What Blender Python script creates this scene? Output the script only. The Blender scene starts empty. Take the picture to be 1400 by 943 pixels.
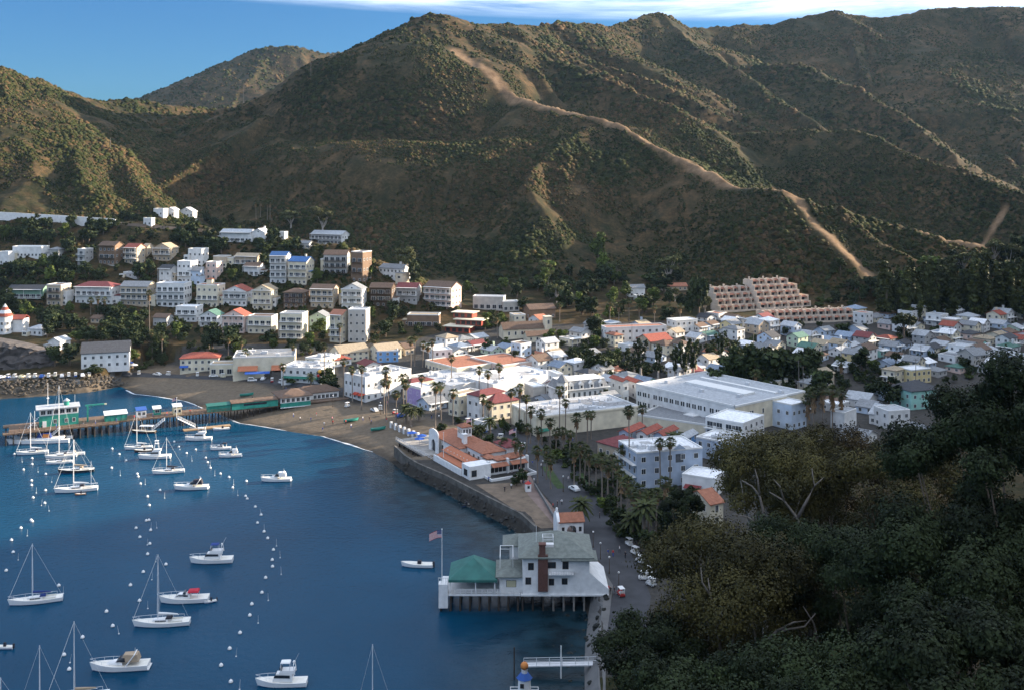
import bpy, bmesh, math, random
import numpy as np
from mathutils import Vector, Matrix
random.seed(7); RNG = np.random.default_rng(7)
SC = bpy.context.scene; COL = SC.collection
R = math.radians

# ---------------------------------------------------------------- camera model (metres; the lens looks along +Y from 100 m up)
F, HC, VH = 1400.0, 100.0, 237.0
def P(u, v, D): return Vector(((u-700)*D/F, D, HC-(v-VH)*D/F))
def G(u, v, z=0.0):
    D = F*(HC-z)/(v-VH); return Vector(((u-700)*D/F, D, z))

# ---------------------------------------------------------------- noise
def _hash(ix, iy, s):
    h = (ix.astype(np.int64)*374761393 + iy.astype(np.int64)*668265263 + s*974711) & 0xFFFFFFFF
    h = ((h ^ (h >> 13))*1274126177) & 0xFFFFFFFF
    return ((h ^ (h >> 16)) & 0xFFFF)/65535.0
def vnoise(x, y, s=0):
    x = np.asarray(x, float); y = np.asarray(y, float)
    ix = np.floor(x); iy = np.floor(y); fx = x-ix; fy = y-iy
    fx = fx*fx*fx*(fx*(fx*6-15)+10); fy = fy*fy*fy*(fy*(fy*6-15)+10)
    a = _hash(ix, iy, s); b = _hash(ix+1, iy, s); c = _hash(ix, iy+1, s); d = _hash(ix+1, iy+1, s)
    return (a*(1-fx)+b*fx)*(1-fy)+(c*(1-fx)+d*fx)*fy
def fbm(x, y, o=4, s=0):
    t = 0; a = 0.5; n = 0
    for k in range(o):
        t = t+a*vnoise(x, y, s+k*17); n += a; a *= .5; x = x*2.03+11.3; y = y*2.03+5.7
    return t/n

# ---------------------------------------------------------------- terrain
def PX(lst): return [tuple(P(*q)) for q in lst]
RIDGES = [  # (points, side slope)
 (PX([(-420,60,900),(-200,75,900),(-60,88,930),(0,97,950),(50,112,985),(110,139,1040),(150,137,1090),(205,142,1130),(250,150,1170),(285,152,1210)]), .50),
 (PX([(110,139,1040),(145,195,905),(180,245,790),(215,285,725)]), .50),
 (PX([(55,113,990),(85,180,860),(110,245,750)]), .52),
 (PX([(0,97,950),(20,170,830),(40,250,740)]), .52),
 (PX([(285,152,1210),(350,138,1190),(410,118,1170),(480,78,1130),(530,44,1110),(570,24,1100),(610,22,1100),(650,30,1130),(700,36,1180),(735,32,1260),(800,32,1360),(850,34,1430),(885,22,1480),(905,19,1500),(945,40,1525),(1000,37,1560),(1060,31,1590),(1120,16,1605),(1145,16,1605),(1190,26,1595),(1250,16,1585),(1300,12,1575),(1400,10,1545),(1560,0,1500)]), .58),
 (PX([(590,22,1100),(640,84,1010),(700,131,960),(780,150,915),(860,173,870),(930,215,810),(1000,250,765),(1075,266,725),(1120,312,680),(1180,362,645),(1205,392,625)]), .62),
 (PX([(830,166,890),(760,205,830),(712,248,770),(735,300,725),(775,352,680),(800,392,655)]), .62),
 (PX([(610,40,1090),(560,150,960),(500,240,840),(470,300,770)]), .62),
 (PX([(700,36,1180),(740,75,1090),(800,92,1060),(870,122,1010),(920,148,970),(975,180,925)]), .62),
 (PX([(905,19,1500),(950,62,1380),(1010,98,1270),(1060,132,1190),(1105,160,1120),(1132,176,1080)]), .64),
 (PX([(1000,182,960),(1080,178,960),(1145,177,950),(1200,186,930),(1290,222,880),(1350,246,850),(1400,266,820),(1470,300,790)]), .62),
 (PX([(1000,92,1370),(1100,87,1300),(1150,112,1235),(1225,150,1140),(1290,200,1060),(1330,240,990)]), .6),
 (PX([(1135,16,1605),(1200,48,1490),(1260,90,1385),(1310,126,1305),(1330,150,1260)]), .6),
 (PX([(1310,126,1305),(1360,150,1220),(1420,175,1150),(1500,230,1070)]), .6),
 (PX([(1300,12,1575),(1380,70,1430),(1450,110,1310),(1540,160,1210)]), .6),
 (PX([(1075,266,725),(1150,289,705),(1250,311,690),(1300,326,675),(1395,346,655),(1480,372,640)]), .55),
 (PX([(1150,289,705),(1210,330,670),(1280,372,640)]), .6),
 (PX([(195,148,2250),(225,134,2230),(250,113,2220),(300,86,2200),(350,66,2200),(395,60,2200),(430,71,2230),(482,73,2300),(560,90,2350)]), .62),
 # the knoll that carries the hillside houses
 (PX([(-420,282,730),(-200,286,715),(0,297,690),(100,301,680),(160,306,675),(260,312,670),(350,318,665),(430,334,648),(470,338,640),(530,375,622),(590,402,605),(640,428,588)]), .50),
 # the hill behind the photographer's right shoulder, outside the picture
 ([(125,-120,55),(210,-60,110),(300,10,175),(380,110,221),(470,200,253),(550,290,276),(640,400,290),(705,515,287),(755,600,281),(792,670,253),(845,750,110),(880,810,37)], .95),
 # the slope the photographer stands on
 ([(25,-70,82),(85,20,82),(135,115,68),(190,215,42),(240,330,10)], .60),
]
SHORE_PX = [(-600,600),(-200,560),(0,545),(60,541),(120,536),(165,528),(185,537),(215,541),(250,547),(285,560),(330,578),(400,590),(440,596),(480,607),(510,618),(530,628),(560,650),(600,668),(640,690),(668,705),(700,722),(744,760),(792,815),(806,845),(803,880),(800,920),(800,990),(770,1200)]
SHORE = [tuple(G(u, v, 0))[:2] for u, v in SHORE_PX]
SHORE = SHORE[:-2]+[SHORE[-2], (14, 150), (-20, 120), (-160, 60), (-600, 20)]
LANDPOLY = SHORE+[(-600,-400),(3000,-400),(3000,3600),(-2600,3600),(-2600,SHORE[0][1])]

def seg_dist(x, y, a, b):
    ax, ay = a[0], a[1]; dx, dy = b[0]-ax, b[1]-ay; L2 = dx*dx+dy*dy+1e-9
    t = np.clip(((x-ax)*dx+(y-ay)*dy)/L2, 0, 1)
    return np.hypot(x-ax-t*dx, y-ay-t*dy), t, math.sqrt(L2)
def poly_dist(x, y, pts):
    d = np.full(np.shape(x), 1e9)
    for a, b in zip(pts[:-1], pts[1:]):
        d = np.minimum(d, seg_dist(x, y, a, b)[0])
    return d
def in_poly(x, y, pts):
    x = np.asarray(x, float); y = np.asarray(y, float); r = np.zeros(np.shape(x), bool); n = len(pts)
    for i in range(n):
        ax, ay = pts[i][:2]; bx, by = pts[(i+1) % n][:2]
        if ay == by: continue
        c = ((ay > y) != (by > y)) & (x < (bx-ax)*(y-ay)/(by-ay)+ax)
        r ^= c
    return r
def base_z(x, y):
    return 3.6+np.maximum(0, y-430)*.098+np.maximum(0, x-250)*.03*np.clip((y-400)/100, 0, 1)
def H(x, y, detail=True):
    x = np.asarray(x, float); y = np.asarray(y, float)
    wx = x+(fbm(x/90, y/90, 3, 5)-.5)*22; wy = y+(fbm(x/90, y/90, 3, 9)-.5)*22
    k = 5.0; b = base_z(x, y); cs = []; dmin = np.full(np.shape(x), 1e9)
    for ri, (pts, s) in enumerate(RIDGES):
        out = np.full(x.shape, -1e4); reach = max(p[2] for p in pts)/s*1.25+40
        px_ = [p[0] for p in pts]; py_ = [p[1] for p in pts]
        mk = (x > min(px_)-reach) & (x < max(px_)+reach) & (y > min(py_)-reach) & (y < max(py_)+reach)
        if mk.any():
            X, Y, WX, WY = x[mk], y[mk], wx[mk], wy[mk]; best = np.full(X.shape, -1e4); arc = 0
            for a, c in zip(pts[:-1], pts[1:]):
                d0, t, L = seg_dist(X, Y, a, c); d1, _, _ = seg_dist(WX, WY, a, c); d = d0*.25+d1*.75
                h = a[2]+(c[2]-a[2])*t; v = h-d*s*.6
                nz = v > best-30
                rough = np.zeros_like(X)
                if ri < 18 and nz.any():
                    q = ((arc+t*L)/48)[nz]; dd = d[nz]
                    rough[nz] = (.42-np.abs(2*vnoise(q*.7, dd/300, 31+ri)-1))*1.45+(.42-np.abs(2*vnoise(q*1.9, dd/150, 77+ri)-1))*.65*np.clip(dd/40,0,1)
                rough = np.clip(rough, -.36, 1.0)
                v = h-d*s*(1+.6*rough)-(.45*np.sqrt(d) if ri < 18 else 0)+1.0
                best = np.maximum(best, v); arc += L
            out[mk] = best
        cs.append(out)
    m = b.copy()
    for c in cs: m = np.maximum(m, c)
    acc = np.exp(np.minimum(0, (b-m)/k))
    for c in cs: acc = acc+np.exp(np.maximum(-40, (c-m)/k))
    z = m+k*np.log(acc)*.6
    up = np.clip((z-b-3)/25, 0, 1)
    z = b+(z-b)*np.clip((z-b)/2.5, 0, 1)
    if detail:
        z = z+up*((fbm(x/40, y/40, 4, 3)-.5)*11+(fbm(x/9, y/9, 3, 13)-.5)*3.2)
    # shore
    land = in_poly(x, y, LANDPOLY); d = poly_dist(x, y, SHORE); d = np.where(land, d, -d)
    beach = np.clip(d/24, -1, 1)
    steep = np.clip(np.maximum((352-y)/6, (-186-x)/6), 0, 1)
    cap = np.where(d < 0, np.maximum(-6, d*(.12+.5*steep)), d*(.135+1.2*steep))
    prof = np.where(d < 40, np.minimum(z, np.maximum(cap, d*.9-30)), z)
    return prof
# the terrain sheet's own grid: finer where it is near; everything is set down on it
ys = np.concatenate([np.linspace(-260,60,60), np.geomspace(64,3400,900)])
ss = np.concatenate([-np.geomspace(2.6,.86,60), np.linspace(-.85,.85,720), np.geomspace(.86,2.6,60)])
SS, YY = np.meshgrid(ss, ys); XX = SS*(160+.62*np.maximum(YY,0)); ZZ = H(XX, YY)
def HG(x, y):
    x = np.asarray(x, float); y = np.asarray(y, float); sv = x/(160+.62*np.maximum(y,0))
    i = np.clip(np.searchsorted(ys, y)-1, 0, len(ys)-2); j = np.clip(np.searchsorted(ss, sv)-1, 0, len(ss)-2)
    ty = np.clip((y-ys[i])/(ys[i+1]-ys[i]),0,1); tx = np.clip((sv-ss[j])/(ss[j+1]-ss[j]),0,1)
    return (ZZ[i,j]*(1-tx)+ZZ[i,j+1]*tx)*(1-ty)+(ZZ[i+1,j]*(1-tx)+ZZ[i+1,j+1]*tx)*ty
def hit(u, v, y0=60, y1=3200, n=1400):
    yr = np.geomspace(y0, y1, n); xs = (u-700)*yr/F; zr = HC-(v-VH)*yr/F
    hh = HG(xs, yr); k = int(np.argmax(hh > zr))
    if not (hh > zr).any(): k = n-1
    if k > 0:
        f0 = zr[k-1]-hh[k-1]; f1 = hh[k]-zr[k]; t = f0/(f0+f1+1e-9); yy = yr[k-1]+t*(yr[k]-yr[k-1])
    else: yy = yr[0]
    xx = (u-700)*yy/F
    return Vector((xx, yy, float(HG(xx, yy))))
def gz(x, y): return float(HG(x, y))

# ---------------------------------------------------------------- materials
MATS = {}
def mat(name, c, rough=.8, var=.12, scale=1.2, bump=0, metal=0, spec=.3, stain=0):
    if name in MATS: return MATS[name]
    m = bpy.data.materials.new(name); m.use_nodes = True; nt = m.node_tree; n = nt.nodes; b = n['Principled BSDF']
    b.inputs['Roughness'].default_value = rough; b.inputs['Metallic'].default_value = metal; b.inputs['Specular IOR Level'].default_value = spec
    tc = n.new('ShaderNodeTexCoord'); ns = n.new('ShaderNodeTexNoise'); ns.inputs['Scale'].default_value = scale; ns.inputs['Detail'].default_value = 5
    nt.links.new(tc.outputs['Object'], ns.inputs['Vector'])
    rp = n.new('ShaderNodeValToRGB'); rp.color_ramp.elements[0].position = .3; rp.color_ramp.elements[1].position = .7
    lo = [x*(1-var) for x in c]; hi = [min(1, x*(1+var)) for x in c]
    if stain: lo = [x*(1-stain) for x in c]
    rp.color_ramp.elements[0].color = (*lo, 1); rp.color_ramp.elements[1].color = (*hi, 1)
    nt.links.new(ns.outputs['Fac'], rp.inputs['Fac'])
    oi = n.new('ShaderNodeObjectInfo'); hs = n.new('ShaderNodeHueSaturation'); mr = n.new('ShaderNodeMapRange')
    mr.inputs['To Min'].default_value = 1-var*.7; mr.inputs['To Max'].default_value = 1+var*.7
    nt.links.new(oi.outputs['Random'], mr.inputs['Value']); nt.links.new(mr.outputs['Result'], hs.inputs['Value'])
    nt.links.new(rp.outputs['Color'], hs.inputs['Color']); nt.links.new(hs.outputs['Color'], b.inputs['Base Color'])
    if bump:
        bp = n.new('ShaderNodeBump'); bp.inputs['Strength'].default_value = bump; bp.inputs['Distance'].default_value = .2
        nt.links.new(ns.outputs['Fac'], bp.inputs['Height']); nt.links.new(bp.outputs['Normal'], b.inputs['Normal'])
    MATS[name] = m; return m

# ---------------------------------------------------------------- mesh builder
class MB:
    def __init__(s): s.v = []; s.f = []; s.m = []
    def add(s, vs, fs, mi=0):
        o = len(s.v); s.v += [tuple(q) for q in vs]; s.f += [tuple(i+o for i in f) for f in fs]; s.m += [mi]*len(fs); return s
    def box(s, x0, x1, y0, y1, z0, z1, mi=0):
        return s.add([(x0,y0,z0),(x1,y0,z0),(x1,y1,z0),(x0,y1,z0),(x0,y0,z1),(x1,y0,z1),(x1,y1,z1),(x0,y1,z1)],
                     [(0,3,2,1),(4,5,6,7),(0,1,5,4),(1,2,6,5),(2,3,7,6),(3,0,4,7)], mi)
    def prism(s, poly, z0, z1, mi=0):
        n = len(poly)
        return s.add([(x,y,z0) for x,y in poly]+[(x,y,z1) for x,y in poly], [tuple(range(n))[::-1], tuple(range(n,2*n))]+[(i,(i+1)%n,n+(i+1)%n,n+i) for i in range(n)], mi)
    def tube(s, pts, rads, n=6, mi=0, cap=True):
        pts = [Vector(p) for p in pts]; o = len(s.v); vs = []; fs = []
        for i, p in enumerate(pts):
            d = (pts[min(i+1,len(pts)-1)]-pts[max(i-1,0)]).normalized()
            a = d.cross(Vector((0,0,1))) if abs(d.z) < .95 else d.cross(Vector((1,0,0))); a.normalize(); b = d.cross(a)
            r = rads[i] if isinstance(rads,(list,tuple)) else rads
            for k in range(n):
                t = 2*math.pi*k/n; vs.append(p+a*(r*math.cos(t))+b*(r*math.sin(t)))
        for i in range(len(pts)-1):
            for k in range(n):
                fs.append((i*n+k, i*n+(k+1)%n, (i+1)*n+(k+1)%n, (i+1)*n+k))
        if cap: fs.append(tuple(range(n))[::-1]); fs.append(tuple(range((len(pts)-1)*n, len(pts)*n)))
        return s.add(vs, fs, mi)
    def cyl(s, x, y, z0, z1, r0, r1=None, n=10, mi=0): return s.tube([(x,y,z0),(x,y,z1)], [r0, r0 if r1 is None else r1], n, mi)
    def ball(s, x, y, z, rx, ry=None, rz=None, n=8, m=6, mi=0, half=False):
        ry = ry or rx; rz = rz or rx; vs = []; fs = []
        for i in range(m+1):
            ph = math.pi*(i/m)*(.5 if half else 1)
            for k in range(n):
                t = 2*math.pi*k/n; vs.append((x+rx*math.sin(ph)*math.cos(t), y+ry*math.sin(ph)*math.sin(t), z+rz*math.cos(ph)))
        for i in range(m):
            for k in range(n): fs.append((i*n+k, (i+1)*n+k, (i+1)*n+(k+1)%n, i*n+(k+1)%n))
        return s.add(vs, fs, mi)
    def mesh(s, name, mats):
        me = bpy.data.meshes.new(name); me.from_pydata(s.v, [], s.f)
        for m in (mats if isinstance(mats,(list,tuple)) else [mats]): me.materials.append(m)
        if any(s.m): me.polygons.foreach_set('material_index', s.m)
        me.update(); return me
    def build(s, name, mats, parent=None, smooth=False):
        me = s.mesh(name, mats)
        if smooth: me.polygons.foreach_set('use_smooth', [True]*len(me.polygons))
        o = bpy.data.objects.new(name, me); COL.objects.link(o)
        if parent is not None: o.parent = parent
        return o
def arr_mesh(name, V, Fq, m, attr=None, smooth=False):
    """V n x 3 array, Fq faces array (k x 3 or k x 4)"""
    me = bpy.data.meshes.new(name); k, w = Fq.shape
    me.vertices.add(len(V)); me.vertices.foreach_set('co', np.ascontiguousarray(V, dtype=np.float32).ravel())
    me.loops.add(k*w); me.loops.foreach_set('vertex_index', np.ascontiguousarray(Fq, dtype=np.int32).ravel())
    me.polygons.add(k); me.polygons.foreach_set('loop_start', np.arange(0, k*w, w, dtype=np.int32))
    if smooth: me.polygons.foreach_set('use_smooth', np.ones(k, bool))
    for nm, a in (attr or {}).items():
        at = me.attributes.new(nm, 'FLOAT', 'POINT'); at.data.foreach_set('value', np.ascontiguousarray(a, dtype=np.float32))
    me.update(calc_edges=True); me.materials.append(m); return me
def link(name, me, parent=None):
    o = bpy.data.objects.new(name, me); COL.objects.link(o)
    if parent is not None: o.parent = parent
    return o
def empty(name, loc=(0,0,0), rz=0, label=None, cat=None, group=None):
    o = bpy.data.objects.new(name, None); COL.objects.link(o); o.location = loc; o.rotation_euler = (0,0,rz); o.empty_display_size = .5
    tag(o, label, cat, group); return o
def tag(o, label=None, cat=None, group=None, kind=None):
    if label: o['label'] = label
    if cat: o['category'] = cat
    if group: o['group'] = group
    if kind: o['kind'] = kind
    return o
def copy_tree(o, parent=None):
    c = o.copy(); COL.objects.link(c)
    if parent is not None: c.parent = parent
    for ch in KIDS.get(o.name, ()) : copy_tree(ch, c)
    return c
KIDS = {}
def index_kids(o):
    KIDS[o.name] = list(o.children)
    for c in o.children: index_kids(c)
# labels that need their neighbours: (object, look, zone phrase) -> one label each
PENDING = []
def later(o, look, zone, u, cat, group=None):
    tag(o, None, cat, group); PENDING.append((o, look, zone, u))
ORD = 'first second third fourth fifth sixth seventh eighth ninth tenth eleventh twelfth thirteenth fourteenth fifteenth sixteenth seventeenth eighteenth nineteenth twentieth'.split()
ORD += ['twenty-'+w for w in ORD[:9]]+['thirtieth']+['thirty-'+w for w in ORD[:9]]+['fortieth']+['forty-'+w for w in ORD[:9]]
def finish_labels():
    d = {}
    for it in PENDING: d.setdefault((it[1], it[2]), []).append(it)
    for (look, zone), its in d.items():
        its.sort(key=lambda q: q[3])
        for i, it in enumerate(its):
            if len(its) == 1: t = f'{look} {zone}'
            elif i == 0: t = f'{look}, leftmost {zone}'
            elif i == len(its)-1: t = f'{look}, rightmost {zone}'
            else: t = f'{look}, {ORD[i]} from left {zone}'
            it[0]['label'] = t
# ================================================================ SETTING
SUN_AZ, SUN_EL = R(69), R(15.5)      # azimuth from +Y towards +X
cam = bpy.data.cameras.new('camera'); co = bpy.data.objects.new('camera', cam); COL.objects.link(co); SC.camera = co
co.location = (0,0,HC); co.rotation_euler = (R(90),0,0); cam.sensor_width = 36; cam.lens = 36*F/1400
cam.shift_y = -(471.5-VH)/1400; cam.clip_start = 1; cam.clip_end = 20000
sd = Vector((math.cos(SUN_EL)*math.sin(SUN_AZ), math.cos(SUN_EL)*math.cos(SUN_AZ), math.sin(SUN_EL)))
sl = bpy.data.lights.new('sun','SUN'); sl.energy = 5.0; sl.angle = R(.6); sl.color = (1,.82,.62)
so = bpy.data.objects.new('sun', sl); COL.objects.link(so); so.rotation_euler = sd.to_track_quat('Z','Y').to_euler(); so.location = (300,-100,400)
W = bpy.data.worlds.new('World'); SC.world = W; W.use_nodes = True; nt = W.node_tree; N = nt.nodes
bg = N['Background']; sky = N.new('ShaderNodeTexSky'); sky.sky_type = 'NISHITA'; sky.sun_disc = False
sky.sun_elevation = SUN_EL; sky.sun_rotation = SUN_AZ; sky.air_density = 1.0; sky.dust_density = .6; sky.ozone_density = 1.6
bg.inputs['Strength'].default_value = .052
tc = N.new('ShaderNodeTexCoord'); mp = N.new('ShaderNodeMapping'); mp.inputs['Scale'].default_value = (2.2, 2.2, 26); mp.inputs['Rotation'].default_value = (0, R(2.5), 0)
nt.links.new(tc.outputs['Generated'], mp.inputs['Vector'])
cn = N.new('ShaderNodeTexNoise'); cn.inputs['Scale'].default_value = 1.6; cn.inputs['Detail'].default_value = 8; cn.inputs['Roughness'].default_value = .62; cn.inputs['Distortion'].default_value = .5
nt.links.new(mp.outputs['Vector'], cn.inputs['Vector'])
sx = N.new('ShaderNodeSeparateXYZ'); nt.links.new(tc.outputs['Generated'], sx.inputs[0])
def wmath(op, a, b=None, c=None, clamp=False):
    m = N.new('ShaderNodeMath'); m.operation = op; m.use_clamp = clamp
    for i, q in enumerate((a,b,c)):
        if q is None: continue
        if isinstance(q,(int,float)): m.inputs[i].default_value = q
        else: nt.links.new(q, m.inputs[i])
    return m.outputs[0]
# thin cirrus bank above the ridge, thicker to the right
lowedge = wmath('SUBTRACT', .149, wmath('MULTIPLY', sx.outputs['X'], .04))
band = wmath('MULTIPLY', wmath('SUBTRACT', sx.outputs['Z'], lowedge), 55, clamp=True)
fac = wmath('MULTIPLY', band, wmath('ADD', wmath('MULTIPLY', wmath('SUBTRACT', cn.outputs['Fac'], .40), 4.5), wmath('MULTIPLY_ADD', sx.outputs['X'], 1.0, .18)), clamp=True)
over = wmath('MULTIPLY', wmath('MULTIPLY', wmath('SUBTRACT', sx.outputs['Z'], .24), 4, clamp=True), wmath('MULTIPLY_ADD', cn.outputs['Fac'], .9, .15), clamp=True)  # unseen overhead cloud, added to brighten and whiten the ambient light
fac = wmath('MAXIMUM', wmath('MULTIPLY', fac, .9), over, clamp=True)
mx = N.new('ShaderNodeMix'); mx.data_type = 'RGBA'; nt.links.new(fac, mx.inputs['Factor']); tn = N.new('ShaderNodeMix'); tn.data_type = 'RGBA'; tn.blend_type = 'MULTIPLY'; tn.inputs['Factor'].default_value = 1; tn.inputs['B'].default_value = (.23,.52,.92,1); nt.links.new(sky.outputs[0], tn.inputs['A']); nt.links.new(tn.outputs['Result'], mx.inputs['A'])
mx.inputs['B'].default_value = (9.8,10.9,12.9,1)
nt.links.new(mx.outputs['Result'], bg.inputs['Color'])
SC.view_settings.view_transform = 'Standard'; SC.view_settings.look = 'None'; SC.view_settings.gamma = 1; SC.view_settings.exposure = 1.72
SC.render.engine = 'CYCLES'; SC.cycles.use_denoising = True; SC.cycles.max_bounces = 5; SC.cycles.diffuse_bounces = 2; SC.cycles.glossy_bounces = 2
SC.cycles.transmission_bounces = 2; SC.cycles.transparent_max_bounces = 6; SC.cycles.volume_bounces = 0; SC.cycles.caustics_reflective = False; SC.cycles.caustics_refractive = False
SC.cycles.use_adaptive_sampling = True

# ---- terrain sheet
TOWNPOLY = [tuple(hit(u,v))[:2] for u,v in [(165,506),(245,478),(330,470),(480,470),(560,466),(620,448),(700,446),(860,440),(960,438),(1180,430),(1400,436)]]+[(300,520),(200,400),(112,330),(76,290),(42,240),(22,196),(-4,196),(-40,370)]
DIRT = [PX([(624,80,1020),(640,84,1010),(700,131,960),(780,150,915),(860,173,870)]), PX([(860,173,870),(930,215,810),(1000,250,765),(1080,266,725)]), PX([(1075,266,725),(1120,312,680),(1180,362,645),(1205,392,625)]), PX([(1260,310,690),(1330,330,668),(1395,346,655)]), PX([(1340,290,790),(1375,272,820)])]
nr, nc = XX.shape; idx = np.arange(nr*nc).reshape(nr, nc)
FQ = np.stack([idx[:-1,:-1], idx[:-1,1:], idx[1:,1:], idx[1:,:-1]], -1).reshape(-1,4)
x, y, z = XX.ravel(), YY.ravel(), ZZ.ravel()
dirt = np.zeros(len(x))
for pl, w in zip(DIRT, (9, 7, 5, 2.5, 2.5)):
    d = poly_dist(x, y, pl)+(fbm(x/22, y/22, 3, 60)-.5)*11; dirt = np.maximum(dirt, np.clip((w-d)/3, 0, 1))
town = in_poly(x, y, TOWNPOLY).astype(float)
dsh = poly_dist(x, y, SHORE); sand = np.clip((40-dsh)/6, 0, 1)*np.clip((4.6-z)/.6, 0, 1)*(y > 346)
wet = np.clip((np.where(y < 356, 2.6, .7)-z)/.5, 0, 1)*np.where(y < 356, 1, .6)
hillz = np.clip((z-base_z(x,y)-1)/4, 0, 1)
tm = bpy.data.materials.new('chaparral_ground'); tm.use_nodes = True; nt = tm.node_tree; n = nt.nodes; b = n['Principled BSDF']; b.inputs['Roughness'].default_value = .95; b.inputs['Specular IOR Level'].default_value = .1
def att(nm):
    a = n.new('ShaderNodeAttribute'); a.attribute_name = nm; return a.outputs['Fac']
def tnoise(sc, det=5, rough=.6):
    t = n.new('ShaderNodeTexNoise'); t.inputs['Scale'].default_value = sc; t.inputs['Detail'].default_value = det; t.inputs['Roughness'].default_value = rough
    nt.links.new(tcc.outputs['Object'], t.inputs['Vector']); return t.outputs['Fac']
def ramp(f, *st):
    r = n.new('ShaderNodeValToRGB'); e = r.color_ramp.elements
    while len(e) < len(st): e.new(.5)
    for el, (p, c) in zip(e, st): el.position = p; el.color = (*c, 1)
    nt.links.new(f, r.inputs['Fac']); return r.outputs['Color']
def mixc(f, a, c):
    m = n.new('ShaderNodeMix'); m.data_type = 'RGBA'; nt.links.new(f, m.inputs['Factor']); nt.links.new(a, m.inputs['A']); nt.links.new(c, m.inputs['B']); return m.outputs['Result']
tcc = n.new('ShaderNodeTexCoord')
big = tnoise(.011, 4); mid = tnoise(.09, 6, .7); fine = tnoise(.6, 4, .7)
scrub = ramp(mid, (.32,(0.0147,0.0196,0.0077)), (.47,(0.0296,0.0284,0.0128)), (.60,(0.0574,0.0408,0.0205)), (.76,(0.1064,0.0666,0.0340)))
grassy = ramp(mid, (.32,(0.0185,0.0230,0.0085)), (.5,(0.0610,0.0408,0.0205)), (.72,(0.1249,0.0755,0.0383)))
hill = mixc(ramp(big, (.42,(0,0,0)), (.62,(1,1,1))), scrub, grassy)
dirtc = ramp(mid, (.35,(.10,.062,.034)), (.7,(.24,.16,.095)))
townc = ramp(fine, (.3,(.036,.035,.033)), (.7,(.068,.063,.056)))
sandc = ramp(fine, (.3,(.105,.083,.060)), (.7,(.165,.133,.097)))
spk = n.new('ShaderNodeMix'); spk.data_type = 'RGBA'; spk.blend_type = 'MULTIPLY'; spk.inputs['Factor'].default_value = .85; nt.links.new(hill, spk.inputs['A']); nt.links.new(ramp(tnoise(.42, 6, .75), (.36,(.42,.50,.38)), (.62,(1.25,1.2,1.15))), spk.inputs['B']); hill = spk.outputs['Result']
c = mixc(att('town'), hill, townc); c = mixc(att('sand'), c, sandc); c = mixc(att('wet'), c, ramp(fine, (.3,(.022,.021,.019)), (.7,(.045,.042,.036)))); c = mixc(att('dirt'), c, dirtc)
nt.links.new(c, b.inputs['Base Color'])
bp = n.new('ShaderNodeBump'); bp.inputs['Strength'].default_value = .5; bp.inputs['Distance'].default_value = 1.2; nt.links.new(mid, bp.inputs['Height']); nt.links.new(bp.outputs['Normal'], b.inputs['Normal'])
me = arr_mesh('terrain', np.stack([x,y,z],-1), FQ, tm, {'wet':wet,'dirt':dirt,'town':town*(1-hillz),'sand':sand}, smooth=True)
tag(link('terrain', me), kind='structure')

# ---- sea
wm = bpy.data.materials.new('sea_water'); wm.use_nodes = True; nt = wm.node_tree; n = nt.nodes; b = n['Principled BSDF']
b.inputs['Roughness'].default_value = .12; b.inputs['IOR'].default_value = 1.33; b.inputs['Specular IOR Level'].default_value = .10
tcc = n.new('ShaderNodeTexCoord'); mpp = n.new('ShaderNodeMapping'); mpp.inputs['Scale'].default_value = (1,1.3,1); nt.links.new(tcc.outputs['Object'], mpp.inputs['Vector'])
def wn(sc, det=3):
    t = n.new('ShaderNodeTexNoise'); t.inputs['Scale'].default_value = sc; t.inputs['Detail'].default_value = det; nt.links.new(mpp.outputs['Vector'], t.inputs['Vector']); return t.outputs['Fac']
sh = n.new('ShaderNodeAttribute'); sh.attribute_name = 'shallow'
cc = mixc(sh.outputs['Fac'], ramp(wn(.02,4), (.3,(.0005,.034,.074)), (.7,(.001,.047,.098))), ramp(wn(.15,4), (.35,(.004,.012,.017)), (.7,(.012,.035,.048))))
nt.links.new(cc, b.inputs['Base Color'])
b1 = n.new('ShaderNodeBump'); b1.inputs['Strength'].default_value = .32; b1.inputs['Distance'].default_value = .35; nt.links.new(wn(.55,4), b1.inputs['Height'])
b2 = n.new('ShaderNodeBump'); b2.inputs['Strength'].default_value = .25; b2.inputs['Distance'].default_value = .12; nt.links.new(wn(2.2,3), b2.inputs['Height']); nt.links.new(b1.outputs['Normal'], b2.inputs['Normal']); nt.links.new(b2.outputs['Normal'], b.inputs['Normal'])
gx = np.linspace(-700, 120, 240); gy = np.linspace(-300, 640, 260); GX, GY = np.meshgrid(gx, gy); ii = np.arange(GX.size).reshape(GX.shape)
ds = poly_dist(GX.ravel(), GY.ravel(), SHORE); shal = np.clip(1.35-ds/26, 0, 1)*np.clip((GX.ravel()+70)/30, 0, 1)
me = arr_mesh('sea', np.stack([GX.ravel(),GY.ravel(),np.zeros(GX.size)],-1), np.stack([ii[:-1,:-1],ii[:-1,1:],ii[1:,1:],ii[1:,:-1]],-1).reshape(-1,4), wm, {'shallow':shal}, smooth=True)
tag(link('sea', me), kind='structure')

# ---- haze: the evening air between the camera and the far ridges
hm = bpy.data.materials.new('haze_air'); hm.use_nodes = True; nt = hm.node_tree
for q in list(nt.nodes):
    if q.type != 'OUTPUT_MATERIAL': nt.nodes.remove(q)
pv = nt.nodes.new('ShaderNodeVolumePrincipled'); pv.inputs['Color'].default_value = (.45,.7,1,1); pv.inputs['Density'].default_value = .000022; pv.inputs['Anisotropy'].default_value = .2
nt.links.new(pv.outputs[0], [q for q in nt.nodes if q.type == 'OUTPUT_MATERIAL'][0].inputs['Volume'])
zmax = float(z.max())
tag(MB().box(-7000,7000,-1200,3600,-8,zmax+40).build('haze', hm), kind='stuff')

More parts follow.
